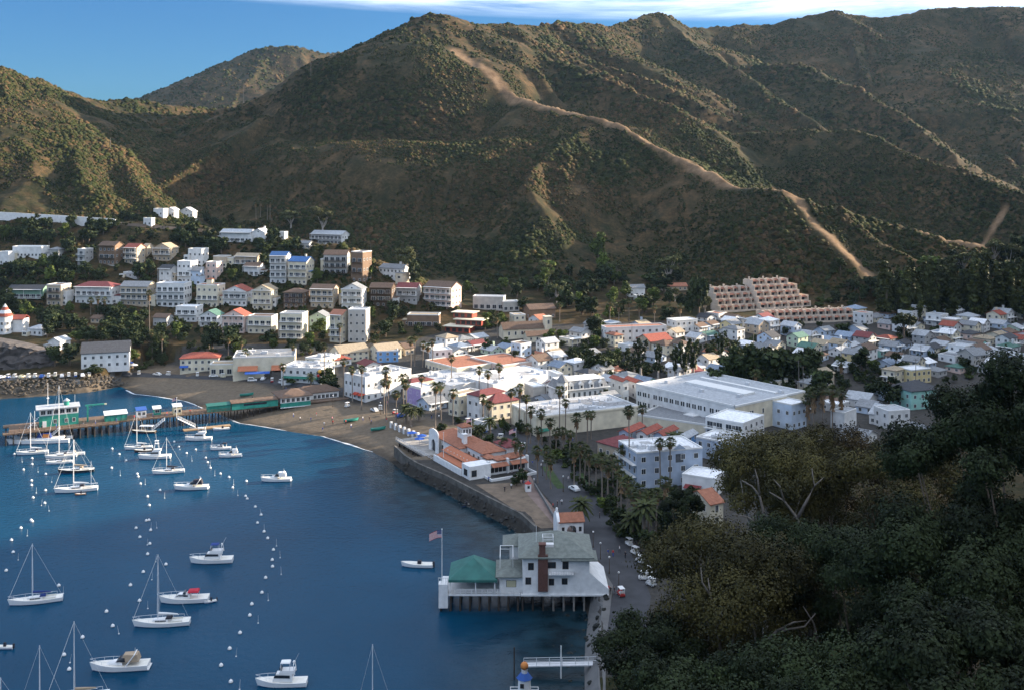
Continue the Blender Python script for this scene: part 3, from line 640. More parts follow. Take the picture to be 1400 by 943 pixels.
# --- left shore
r,w,e,d = lm(112,176,471,503,'white','side','dark',2,rz=18,dep=16,label='big white gabled house with dark roof by the shore road',pitch=3.4)
r,w,e,d = lm(245,300,483,508,'cream','hip','red',2,rz=8,dep=10,label='cream two-storey hotel with red tiled roof and blue corner awning'); awning(r,-w/2,-w/2+4,-d/2,3.2,1.6,'blue')
lm(285,342,497,513,'cream','flat','tan',1,rz=4,dep=9,label='low cream arcade building with dark arches beside the cream hotel',ww=2.0,wh=2.2,pitch=3.4)
r,w,e,d = lm(318,404,487,514,'cream','flat','grey',2,rz=10,dep=20,label='large cream market hall with red sloped awnings on the beachfront',win=False); awning(r,-w*.42,-w*.1,-d/2,5,3,'terracotta',drop=1.8); awning(r,w*.12,w*.45,-d/2,5,3,'terracotta',drop=1.8); awning(r,-w*.3,w*.1,-d/2-3,2.9,2,'blue'); flat_units(r,w,d,e,5,1)
r,w,e,d = lm(404,452,489,507,'cream','flat','pale grey',2,rz=-30,dep=14,label='tan flat-roofed store right of the cream market hall'); flat_units(r,w,d,e,3,2)
r,w,e,d = lm(375,448,502,523,'white','flat','pale grey',2,rz=-12,dep=16,label='long white beachfront store with green awnings and round shrubs in front',pitch=3.2); awning(r,-w*.45,w*.45,-d/2,2.9,1.4,'green'); flat_units(r,w,d,e,4,3)
r,w,e,d = lm(440,530,512,545,'white','flat','pale grey',2,rz=-42,dep=26,label='long white flat-roofed arcade behind the beach with orange-red awnings'); awning(r,w*.0,w*.22,-d/2,3.2,2,'red'); awning(r,w*.26,w*.49,-d/2,3.2,2,'red'); flat_units(r,w,d,e,6,4)
lm(458,512,473,494,'cream','side','tan',2,rz=34,dep=12,label='cream house with tan roof, left of the pair below the bare slope')
lm(511,556,471,492,'cream','side','tan',2,rz=36,dep=10,label='cream gabled house with tan roof behind the light blue house')
lm(515,545,479,495,'blue','flat','pale grey',2,rz=10,dep=8,label='light blue house among cream houses below the bare slope')
lm(450,485,486,500,'white','hip','red',1,rz=34,dep=8,label='small white house with red roof left of the white dormered cottage')
lm(548,572,470,485,'tan','side','brown',1,rz=36,dep=8,label='tan house with brown roof behind tall palms below the slope')
lm(590,622,478,496,'white','flat','white',2,rz=20,dep=9,label='white two-storey house with sunlit wall behind tall palms')
lm(494,527,494,505,'white','front','maroon',1,rz=34,dep=9,label='white cottage with dark red roof and small white gable dormer')
# --- shops in the middle
r,w,e,d = lm(536,640,508,538,'white','flat','pale grey',1,rz=-50,dep=34,label='big white flat-roofed shop block with skylights behind the beach palms',W_=30,Hh=6); flat_units(r,w,d,e,9,5)
r,w,e,d = lm(600,700,512,541,'white','flat','white',1,rz=-50,dep=38,label='wide bright white hall roof behind the brown-roofed cream hotel',W_=24,Hh=7); flat_units(r,w,d,e,6,15)
lm(555,650,494,510,'cream','flat','terracotta',1,rz=-52,dep=24,W_=26,Hh=4.5,label='long low store with terracotta roof strip left of the white halls')
lm(630,700,492,506,'pink','flat','terracotta',1,rz=-52,dep=20,W_=26,Hh=4.5,label='low store with reddish flat roof behind the white hall')
lm(538,574,518,547,'cream','hip','maroon',2,rz=-46,dep=12,label='cream corner shop with dark red mansard roof facing the beach')
r,w,e,d = lm(566,602,528,555,'white','flat','white',2,rz=40,dep=10,label='white shop with sunlit side wall and purple painted front'); b = MB(); b.box(-d*0-w/2-.06,-w/2-.003,-d/2,d/2,.4,e-.6); b.build('painted_front', mat('purple_paint',(.36,.28,.50)), r); awning(r,-w*.4,w*.4,-d/2,2.8,2,'green')
lm(600,640,537,568,'cream','flat','tan',2,rz=-44,dep=12,label='cream two-storey shop at the left end of the brown-roofed hotel')
lm(622,672,534,572,'white','hip','maroon',2,rz=-44,dep=14,label='white two-storey hotel wing under a dark red mansard roof')
lm(660,722,538,572,'cream','hip','maroon',2,rz=34,dep=13,label='cream hotel wing with brown-red mansard roof left of the beige hall',wk='white')
# beige hall
r,w,e,d = lm(730,872,566,598,'cream','flat','pale grey',1,rz=25,dep=22,pos=(G(736,597,3.7)+G(871,580,3.7))/2,W_=43,Hh=7.6,win=False,label='large blank beige hall with flat roof behind the promenade palms'); flat_units(r,w,d,e,10,6)
b = MB(); b.box(-w/2-.25,w/2+.25,-d/2-.28,-d/2-.003,e-.5,e+.1); b.box(-w/2-.28,-w/2-.003,-d/2,d/2,e-.5,e+.1)
for i in range(5): yy = -d/2+.6+i*(d-1.2)/4; b.box(-w/2-.35,-w/2-.003,yy-.35,yy+.35,0,e-.5)
b.build('cornice', wallm('cream'), r); awning(r,-w*.49,-w*.40,-d/2,2.9,1.5,'green')
lm(723,752,527,547,'concrete','flat','white',1,rz=25,dep=9,win=False,label='plain grey blank-walled box behind the brown-roofed hotel')
lm(735,770,520,542,'white','front','red',2,rz=-48,dep=10,label='white gabled house with red roof left of the turreted hotel')
# turreted Victorian hotel
c = hit(800,556); root = empty('victorian_hotel', (c.x,c.y,c.z), R(24)); tag(root, 'white three-storey Victorian hotel with grey mansard, dormers and corner turret', 'hotel')
L,Dp = 22,12
b = MB(); b.box(-L/2,L/2,0,Dp,-1,7.4); b.build('wall', wallm('white'), root)
b = MB(); b.box(-L/2-.7,L/2+.7,-.7,Dp+.7,7.4,7.75,1); b.add([(-L/2-.2,-.2,7.75),(L/2+.2,-.2,7.75),(L/2+.2,Dp+.2,7.75),(-L/2-.2,Dp+.2,7.75),(-L/2+1.3,1.4,10.9),(L/2-1.3,1.4,10.9),(L/2-1.3,Dp-1.4,10.9),(-L/2+1.3,Dp-1.4,10.9)],[(0,1,5,4),(1,2,6,5),(2,3,7,6),(3,0,4,7),(4,5,6,7)]); b.box(-L/2+1.1,L/2-1.1,1.2,Dp-1.2,10.9,11.15,1); b.build('roof', [roofm('grey'), TRIM], root)
for i in range(4):
    x = -L/2+4.5+i*4.7; dm = MB(); dm.box(x-.95,x+.95,-.35,1.6,7.8,9.6); dm.add([(x-1.15,-.5,9.6),(x+1.15,-.5,9.6),(x,-.5,10.8),(x-1.15,2,9.6),(x+1.15,2,9.6),(x,2,10.8)],[(0,1,2),(5,4,3),(1,4,5,2),(0,2,5,3),(0,3,4,1)]); o = dm.build('dormer', TRIM, root); put_win(o, x, -.352, 8.1, 0, .9, 1.1)
facade(root, L-2, lambda t: (-L/2+2+t,-.002,0), 0, 2, 3.6, 1.0, 1.9, 2.4); facade(root, Dp, lambda t: (L/2+.002,t,R(90)), 0, 2, 3.6, 1.0, 1.9, 2.6)
b = MB(); b.cyl(-L/2+.6,.4,-1,11.4,2.3,n=8); b.build('turret', TRIM, root)
b = MB(); b.tube([(-L/2+.6,.4,11.4),(-L/2+.6,.4,14.6)],[2.9,.05],8); b.cyl(-L/2+.6,.4,14.4,15.6,.06,n=5); b.build('turret_roof', roofm('grey'), root)
for k in range(3):
    for a in (-60,-20,20): t = R(a); put_win(root, -L/2+.6+2.2*math.sin(t), .4-2.2*math.cos(t), .9+k*3.6, t, .8, 1.7)
railing(root, -L/2+3, L/2, -.0, 3.6, TRIM, 1.0, 'balcony', 1.2)
lm(757,775,510,548,'white','flat','white',3,rz=24,dep=9,label='plain white annex against the left of the turreted hotel')
lm(846,865,518,549,'white','front','red',2,rz=26,dep=10,label='white gabled house with red roof right next to the turreted hotel')
lm(864,884,519,545,'white','front','red',2,rz=26,dep=9,label='white gabled house with red roof touching the flat white hotel')
# flat-roofed white hotel
A = G(1005,592,4.0); B = G(870,556,4.6); Cc = G(1092,566,4.4); root = empty('flat_roofed_hotel', A, math.atan2((A-B).y,(A-B).x)); L = (A-B).length; D2 = (Cc-A).length; EH = 9.6
tag(root, 'long white flat-roofed hotel with rows of paired windows and beige end wall', 'hotel')
b = MB(); b.box(-L,0,0,D2,-2,EH); b.build('wall', wallm('white'), root)
b = MB(); b.box(.003,.16,-.1,D2,-2,EH); b.build('end_wall', wallm('cream'), root)
b = MB(); b.box(-L+.3,-.3,.3,D2-.3,EH-.3,EH+.05)
for x0,x1,y0,y1 in ((-L-.15,.3,-.15,.3),(-L-.15,.3,D2-.3,D2+.15),(-L-.15,-L+.3,.3,D2-.3),(-.3,.3,.3,D2-.3)): b.box(x0,x1,y0,y1,EH-.02,EH+.7,1)
b.box(-L*.8,-L*.2,D2*.42,D2*.58,EH,EH+.9,1); b.box(-L*.86,-L*.1,D2*.72,D2*.76,EH,EH+.6,1); b.build('roof', [roofm('pale grey'), TRIM], root)
for i in range(17):
    for k in range(2):
        for dx in (-.55,.55):
            if i in (2,12) and dx > 0: continue
            put_win(root, -L+1.8+i*(L-3)/16.4+dx, -.002, 1.6+k*4.0, 0, .8, 1.7)
for i in range(6):
    for k in range(2):
        for dx in ((-.6,.6) if i % 2 else (0,)): put_win(root, .162, 2.5+i*(D2-4)/5.6+dx, 1.4+k*4.0, R(90), .9, 1.7)
flat_units(root, 1, 1, EH, 0, 1)
for i,(fx,fy) in enumerate(((-.9,.3),(-.75,.8),(-.5,.25),(-.45,.85),(-.2,.35),(-.1,.8))):
    b = MB(); x = L*fx; y = D2*fy; b.box(x-.9,x+.9,y-.6,y+.6,EH+.02,EH+1.2); b.build('rooftop_unit', METAL, root)
b = MB(); b.box(-L*.44,-L*.34,-3.4,-.003,-1,3.6); b.build('entrance_block', wallm('white'), root)
b = MB()
for k in range(6): b.box(-L*.33+k*.5,-L*.33+k*.5+.5,-1.4,-.003,.6*k,.6*k+.15)
for k in range(6): b.box(-L*.33+k*.5,-L*.33+k*.5+.06,-1.4,-1.34,.6*k,.6*k+1.1)
b.build('fire_escape', METAL, root)
railing(root, -L*.12, -L*.03, -.002, 4.2, TRIM)
FOOT.append(((A.x+B.x)/2+8, (A.y+B.y)/2+10, 27)); RECTS.append((870,1092,522,592,390))
# roof deck beside it
A2 = G(985,597,3.8); B2 = G(872,580,3.8); root = empty('roof_deck_building', (A2+B2)/2, math.atan2((A2-B2).y,(A2-B2).x)); L2 = (A2-B2).length; tag(root, 'low beige building with wide empty grey roof deck below the flat hotel', 'building')
b = MB(); b.box(-L2/2,L2/2,0,19,-1,3.4); b.build('wall', wallm('cream'), root); rr = roof_part(root,'flat',L2,19,3.4,.6,'grey'); rr.location=(0,9.5,0)
FOOT.append(((A2.x+B2.x)/2+6, (A2.y+B2.y)/2+8, 17))
lm(1060,1125,550,585,'pale blue','flat','white',2,rz=38,dep=16,label='pale blue flat-roofed building right of the flat white hotel')
# blue gabled group
for i,(u0,u1,vt,vb,c,rc,lb) in enumerate(((838,868,586,612,'blue-grey','red','blue-grey gabled shop with red roof, left of a row of four gables'),(862,892,588,614,'white','red','white-trimmed gabled shop with red roof, second of the four gables'),(886,914,590,618,'blue-grey','red','blue-grey gabled shop with wide red roof, third of the four gables'),(912,942,596,620,'blue','pale grey','bright blue gabled shop with pale roof, right end of the four gables'))):
    lm(u0,u1,vt,vb,c,'front',rc,2,rz=-34,dep=12,label=lb)
lm(800,862,598,624,'tan','hip','maroon',1,rz=-50,dep=12,label='low building with wide maroon roof behind the promenade palms')
# blue-grey hotel with balconies
r,w,e,d = lm(866,966,614,664,'blue-grey','flat','white',3,rz=16,dep=15,label='blue-grey three-storey hotel with white trim, side balconies and brick base',lower='red',drop=1,pitch=4.2,ww=1.3,wh=1.5,W_=22)
for k in (1,2):
    o = railing(r, -d/2+.3, d/2-.3, 0, k*e/3, TRIM, 1.0, 'balcony', 1.4); o.rotation_euler = (0,0,R(-90)); o.location = (-w/2,0,0)
b = MB(); b.add([(1.2,-d/2-.3,e+.45),(5.2,-d/2-.3,e+.45),(3.2,-d/2-.3,e+1.9),(1.2,-d/2+.3,e+.45),(5.2,-d/2+.3,e+.45),(3.2,-d/2+.3,e+1.9)],[(0,1,2),(5,4,3),(1,4,5,2),(0,2,5,3)]); b.build('pediment', wallm('blue-grey'), r)
b = MB(); b.box(1.9,4.5,-d/2-.05,-d/2-.003,e*.66,e*.9); b.build('loggia', GLASS, r); flat_units(r,w,d,e,4,9)
r,w,e,d = lm(950,1030,573,612,'white','flat','white',3,rz=-40,dep=16,label='white hotel with three rows of blue-shaded balconies in front of the flat hotel',bal=(1,2),pitch=2.4)
r,w,e,d = lm(940,1010,600,628,'blue-grey','flat','white',2,rz=-40,dep=12,label='low blue-grey building between the two balconied hotels')
flat_units(r,w,d,e,4,10)
lm(957,1003,675,720,'cream','side','terracotta',2,rz=30,dep=10,label='cream Spanish house with terracotta roof under the dark foreground trees',ww=1.0,wh=1.8)
r,w,e,d = lm(925,985,650,676,'white','flat','white',1,rz=-30,dep=10,label='low white patio restaurant half hidden by foreground trees'); awning(r,-w*.4,w*.1,-d/2,2.8,2,'maroon')
# right side
r,w,e,d = lm(1233,1300,523,558,'mint','hip','dark',2,rz=20,dep=13,label='mint green two-storey apartment house with dark hipped roof',pitch=4)
lm(1238,1282,504,524,'yellow','flat','white',2,rz=24,dep=9,label='yellow apartment house with white flat roof behind the mint building')
lm(1180,1216,556,580,'white','side','pale grey',1,rz=-44,dep=12,label='white shed with pale grey roof left of the mint building')
lm(1206,1253,560,586,'white','flat','pale grey',2,rz=16,dep=9,label='white two-storey house below the mint building with blue windows')
lm(1150,1192,538,556,'white','side','pale grey',1,rz=-40,dep=10,label='white house with grey roof behind the brown-skirted palms')
lm(1322,1362,478,500,'concrete','side','grey',2,rz=24,dep=10,label='plain grey house near the dark trees at the right edge')
lm(1128,1162,562,586,'white','flat','pale grey',1,rz=-44,dep=10,label='low white flat-roofed shed right of the shaggy palms')
lm(1164,1200,549,565,'pale blue','side','grey',1,rz=-44,dep=9,label='pale blue house with grey roof, left of the mint building and above the white shed')
lm(1118,1150,541,556,'cream','hip','brown',1,rz=-44,dep=8,label='cream house with brown hipped roof behind the shaggy palms')
lm(1255,1290,584,602,'pale blue','front','grey',1,rz=20,dep=9,label='pale blue gabled house at the edge of the foreground trees below the mint building')
lm(1096,1128,596,610,'grey','side','grey',1,rz=-44,dep=9,label='grey shed just above the rust-tinged tree crown')
lm(1140,1190,588,604,'white','side','grey',1,rz=-44,dep=9,label='long white shed just above the foreground trees')
lm(640,668,574,588,'white','flat','grey',1,rz=-44,dep=6,label='small white shop front behind the tiled waterfront restaurant')
# church
c = hit(726,466); root = empty('church', c, R(18)); tag(root, 'cream church with brown roof and square bell tower at the foot of the hill', 'church')
b = MB(); b.box(-13,13,6,14,-1,5.6); b.add([(-13,6,5.6),(-13,14,5.6),(-13,10,8.6),(13,6,5.6),(13,14,5.6),(13,10,8.6)],[(0,2,1),(3,4,5)]); b.build('wall', wallm('cream'), root)
rr = roof_part(root,'side',26,8,5.6,3.0,'brown'); rr.location=(0,10,0)
b = MB(); b.box(9.5,13.4,4.8,8.6,-1,11); b.box(9.3,13.6,4.6,8.8,11,11.4); b.build('bell_tower', wallm('cream'), root)
for i in range(6): put_win(root, -10+i*3.6, 5.998, 2.4, 0, .9, 1.8)
put_win(root, 11.4, 4.798, 7.5, 0, 1.0, 2.0); put_win(root, 13.402, 6.7, 7.5, R(90), 1.0, 2.0)
b = MB(); b.box(-3,15,-3,3.5,-2,3.0); b.add([(-3,-3,3),(-3,3.5,3),(-3,.25,5),(15,-3,3),(15,3.5,3),(15,.25,5)],[(0,2,1),(3,4,5)]); b.build('parish_hall', wallm('cream'), root); rr = roof_part(root,'side',18,6.5,3.0,2.0,'brown'); rr.location=(6,.25,0)
for i in range(5): put_win(root, -1+i*3.4, -3.002, .9, 0, .9, 1.2)
RECTS.append((695,775,430,468,c.y)); FOOT.append((c.x,c.y+6,17))
lm(720,764,417,436,'brown','side','brown',1,rz=20,dep=10,label='brown wooden house with dark roof above the church')
lm(700,722,430,446,'cream','flat','tan',2,rz=20,dep=8,label='small cream block left of the bell tower church')
lm(645,690,405,424,'concrete','flat','pale grey',1,rz=-10,dep=7,label='grey arcaded wall-like house on the slope above the modern house',ww=2.2,wh=2.2,pitch=3.4)
lm(686,712,412,426,'concrete','flat','pale grey',1,rz=14,dep=7,label='pale stepped house right of the grey arcaded house',ww=1.8,wh=1.8)
# terraced condominiums on the slope
TILE, PINKW = mat('condo_tile',(.27,.13,.085),.9,.2,1), mat('stucco_pinkish',(.56,.47,.38),.85,.08,.4,stain=.15)
def condo(name, u0, u1, vb, levels, label, rz, step, units):
    a = hit(u0,vb); c = hit((u0+u1)/2,vb); s = F/c.y; w = (u1-u0)/s; root = empty(name, c, R(rz)); tag(root, label, 'apartments')
    uw = w/units; lh = 3.1
    for k in range(levels):
        y0 = k*step; n = units-(k//2 if levels > 2 else 0); x0 = -w/2+(k*.6); b = MB(); rf = MB()
        for i in range(n):
            xa = x0+i*uw; j = (i % 2)*1.1
            b.box(xa+.18,xa+uw-.18,y0+j+.01,y0+step+6.0,k*lh-(4 if k == 0 else .02),k*lh+lh-.25)
            b.box(xa-.17,xa+.17,y0-1.9,y0+step+4,k*lh-(4 if k == 0 else .03),k*lh+lh+.55)
            b.box(xa+.18,xa+uw-.18,y0-1.8,y0-1.6,k*lh-.3,k*lh+.95)
            rf.add([(xa+.2,y0+j-.9,k*lh+lh-.55),(xa+uw-.2,y0+j-.9,k*lh+lh-.55),(xa+uw-.2,y0+j+1.8,k*lh+lh+.35),(xa+.2,y0+j+1.8,k*lh+lh+.35),(xa+.2,y0+j-.9,k*lh+lh-.75),(xa+uw-.2,y0+j-.9,k*lh+lh-.75),(xa+uw-.2,y0+j+1.8,k*lh+lh+.1),(xa+.2,y0+j+1.8,k*lh+lh+.1)],[(0,1,2,3),(7,6,5,4),(0,4,5,1),(1,5,6,2),(2,6,7,3),(3,7,4,0)])
            o = link('window', win_mesh(1.9,1.8,'dark'), root); o.location = (xa+uw*.5, y0+j+.006, k*lh+.25)
        b.box(x0+n*uw-.17,x0+n*uw+.17,y0-1.9,y0+step+4,k*lh-(4 if k == 0 else .03),k*lh+lh+.55)
        b.build('terrace', PINKW, root); rf.build('tiled_roof', TILE, root)
        if k == levels-1:
            for i in range(0, n, 2):
                ch = MB(); xa = x0+i*uw+.2; ch.box(xa-.4,xa+.4,y0+2,y0+2.9,k*lh+lh-.3,k*lh+lh+2); ch.build('chimney', PINKW, root)
    RECTS.append((u0,u1,vb-levels*8,vb,c.y)); FOOT.append((c.x,c.y+levels*step/2,w/2))
condo('terraced_condos', 978, 1052, 425, 4, 'left wing of the stepped pinkish hillside condos with terracotta roofs', 20, 3.4, 7)
condo('terraced_condos', 1032, 1112, 421, 5, 'tall right wing of the stepped pinkish hillside condos, with chimneys', 20, 3.0, 7)
condo('condo_row', 1040, 1172, 441, 2, 'long two-level pinkish condo row at the foot of the stepped condos', 12, 3, 13)
lm(826,915,446,466,'white','flat','terracotta',2,rz=14,dep=8,label='long sunlit white row house with orange-tiled parapet behind the town',pitch=3.6)
lm(918,960,437,454,'white','flat','white',2,rz=24,dep=9,label='white cubic house with roof parapet at the right of the long white row')
lm(880,928,458,478,'tan','side','red',2,rz=30,dep=11,label='large house with broad dull red roof among the eucalyptus')
lm(834,858,455,473,'cream','hip','terracotta',2,rz=30,dep=8,label='cream house with small orange roof right of a dark round tree')
lm(858,884,390,406,'white','side','grey',1,rz=10,dep=7,label='small white house among trees at the foot of the central hill')
lm(905,942,388,398,'tan','side','terracotta',1,rz=10,dep=7,label='low tan house with orange roof at the foot of the central hill')
lm(868,886,404,412,'white','flat','pale grey',1,rz=10,dep=5,label='tiny white shed on the clearing below the central hill')
# ================================================================ THE TOWN'S SMALL HOUSES: lots on the valley's street grid
TR = random.Random(21)
ANCH = [(640,500,'behind white shop halls'),(700,480,'below the church'),(790,480,'left of turreted hotel'),(880,495,'behind the pollarded trees'),(960,460,'left of stepped condos'),(1040,455,'below the condo row'),
        (1100,470,'right below the condos'),(1170,450,'left of domed pine'),(1280,450,'right of domed pine'),(1360,455,'near right town edge'),(1160,490,'amid right-hand town'),(1060,500,'behind the palm grove'),
        (1260,485,'above yellow apartment house'),(1330,495,'beside dark foreground trees'),(1200,530,'left of mint building'),(580,485,'below bare slope')]
def zone_of(u, v): return min(ANCH, key=lambda a: (a[0]-u)**2+(2.2*(a[1]-v))**2)[2]
def proj(p): return 700+p[0]*F/p[1], VH+(HC-p[2])*F/p[1]
TREEZONES = [(860,1010,468,545),(1000,1110,480,545),(780,850,470,515),(1190,1245,425,470),(1130,1200,500,560)]
ca, sa = math.cos(R(40)), math.sin(R(40)); lots = []
cand = []
for i in range(-40, 60):
    for j in range(-40, 60):
        # a street every sixth lot one way, every second row the other way
        a = i*9.6+(i//6)*4.5; c_ = j*10.2+(j//2)*4.2
        x = 120+a*ca-c_*sa; y = 500+a*sa+c_*ca
        if 400 < y < 625 and -.1*y < x < .53*y: cand.append((x,y,i,j))
cz = HG(np.array([q[0] for q in cand]), np.array([q[1] for q in cand]))
for (x,y,i,j), z in zip(cand, cz):
    z = float(z); u, v = proj((x,y,z))
    if 575 < u < 1420 and 430 < v < 570 and z < base_z(x,y)+4: lots.append((x,y,z,u,v,i,j))
wchoice = ['white']*13+['cream']*5+['pale blue']*4+['grey']*2+['tan','pink','blue-grey','yellow','mint','pale green']
rchoice = ['pale grey']*6+['grey']*6+['blue-grey']*4+['dark']*2+['white']*4+['red','maroon','brown','brown','tan','tan','terracotta','green']
nh = 0
for x,y,z,u,v,i,j in lots:
    if TR.random() < .06: continue
    if any((x-fx)**2+(y-fy)**2 < (fr+3.6)**2 for fx,fy,fr in FOOT if fr > 4): continue
    if any(a < u < b and c < v < d and TR.random() < .5 for a,b,c,d in TREEZONES): continue
    if u < 640 and v < 470: continue
    if u < 700 and v < 462: continue
    if u < 960 and v < 446: continue
    if u > 1215 and v > 515 : continue
    wc, rc = TR.choice(wchoice), TR.choice(rchoice); rf = TR.choice(['front','front','side','side','hip','flat']); st = TR.choice([1,1,1,2,2])
    w = TR.uniform(6.6,9.0); dp = TR.uniform(7,9.2); h = st*2.9+TR.uniform(.6,1.8) if rf != 'flat' else st*3+.5
    rz = TR.choice([40,40,40,-50])+TR.uniform(-3,3)
    if rf == 'flat' and rc in ('red','green'): rc = 'white'
    nm = {1:'bungalow',2:'house'}[st]
    FOOT_n = len(FOOT)
    house(u-10,u+10,v-10,v,wc,rf,rc,st,rz=rz,dep=dp,zone=zone_of(u,v),W_=w,Hh=h,pos=Vector((x,y,z)),drop=1.5,name='town_'+nm,cat='house',group='small houses of the valley town',pitch=3.3,ww=1.1,wh=1.2,
          look=f"{wc} {nm}, {rc} {dict(side='gable',front='front-gabled',hip='hipped',flat='flat')[rf]} roof",ch=1 if TR.random() < .12 else 0,porch=1 if TR.random() < .25 else 0)
    FOOT[-1] = (FOOT[-1][0], FOOT[-1][1], 3.9); nh += 1
print('town houses', nh)
# ================================================================ TREES
VR = random.Random(5)
def leafmat(name, c, var=.35):
    if name in MATS: return MATS[name]
    m = bpy.data.materials.new(name); m.use_nodes = True; nt = m.node_tree; n = nt.nodes; b = n['Principled BSDF']; b.inputs['Roughness'].default_value = .75; b.inputs['Specular IOR Level'].default_value = .15
    a = n.new('ShaderNodeAttribute'); a.attribute_name = 'tint'; r = n.new('ShaderNodeValToRGB'); e = r.color_ramp.elements
    e[0].color = (*[x*(1-var) for x in c],1); e[1].color = (c[0]*(1+var*1.3), c[1]*(1+var), c[2]*(1+var*.6),1); nt.links.new(a.outputs['Fac'], r.inputs['Fac'])
    oi = n.new('ShaderNodeObjectInfo'); hs = n.new('ShaderNodeHueSaturation'); mr = n.new('ShaderNodeMapRange'); mr.inputs['To Min'].default_value = .75; mr.inputs['To Max'].default_value = 1.25
    nt.links.new(oi.outputs['Random'], mr.inputs['Value']); nt.links.new(mr.outputs['Result'], hs.inputs['Value']); nt.links.new(r.outputs['Color'], hs.inputs['Color']); nt.links.new(hs.outputs['Color'], b.inputs['Base Color'])
    MATS[name] = m; return m
BARK = mat('bark_brown', (.13,.10,.075), .9, .2, 3); PALEBARK = mat('bark_pale', (.36,.32,.28), .85, .25, 2); PALMBARK = mat('bark_palm', (.19,.155,.125), .9, .2, 4)
def leaf_cloud(name, lobes, n, size, m, seed, drop=0.0, clump=.25):
    """leaf-sized quads spread through the outer volume of ellipsoidal lobes (cx,cy,cz,rx,ry,rz)"""
    rg = np.random.default_rng(seed); L = np.array(lobes, float); w = (L[:,3]*L[:,4]+L[:,4]*L[:,5]); w = w/w.sum()
    k = rg.choice(len(L), n, p=w); d = rg.normal(size=(n,3)); d /= np.linalg.norm(d,axis=1)[:,None]
    r = rg.uniform(.30,1.08,n)**.55
    lump = .80+.32*np.sin(d[:,0]*7+k*1.7)*np.sin(d[:,1]*6+k)*np.sin(d[:,2]*6.5+2)
    p = L[k,:3]+d*L[k,3:]*(r*lump)[:,None]
    nn = d*(.7 if clump < .3 else 1.25)+rg.normal(size=(n,3))*(.75 if clump < .3 else .5); nn[:,2] += .25; nn /= np.linalg.norm(nn,axis=1)[:,None]
    t1 = np.cross(nn, rg.normal(size=(n,3))); t1 /= np.linalg.norm(t1,axis=1)[:,None]; t2 = np.cross(nn,t1)
    s = size*rg.uniform(.6,1.35,n)[:,None]; t1 = t1*s; t2 = t2*s*rg.uniform(.45,.9,n)[:,None]
    V = np.stack([p-t1-t2*.3, p+t2, p+t1-t2*.2, p-t2*.9], 1)
    if drop: V[:,3,2] -= drop*rg.random(n)
    cl = .5+clump*1.6*(_hash(k,k*3,seed)-.5)+clump*1.2*np.sin(p[:,0]*1.1+k)*np.sin(p[:,1]*1.3+1)*np.sin(p[:,2]*1.2)
    tint = np.repeat(np.clip(cl-.05+rg.normal(0,.20 if clump < .3 else .06,n),0,1),4)
    return arr_mesh(name, V.reshape(-1,3), np.arange(4*n).reshape(n,4), m, {'tint':tint})
def round_lobes(rg, h, r, n=9, z0=.30):
    out = [(0,0,h*(z0+.35),r*.72,r*.72,h*.30)]
    for i in range(n):
        a = rg.uniform(0,6.28); q = rg.uniform(.3,.75)*r; z = h*rg.uniform(z0+.1,.9); s = r*rg.uniform(.28,.52)
        out.append((q*math.cos(a)*(1.15-z/h*.6), q*math.sin(a)*(1.15-z/h*.6), z, s, s, s*.8))
    return out
TREE = {}
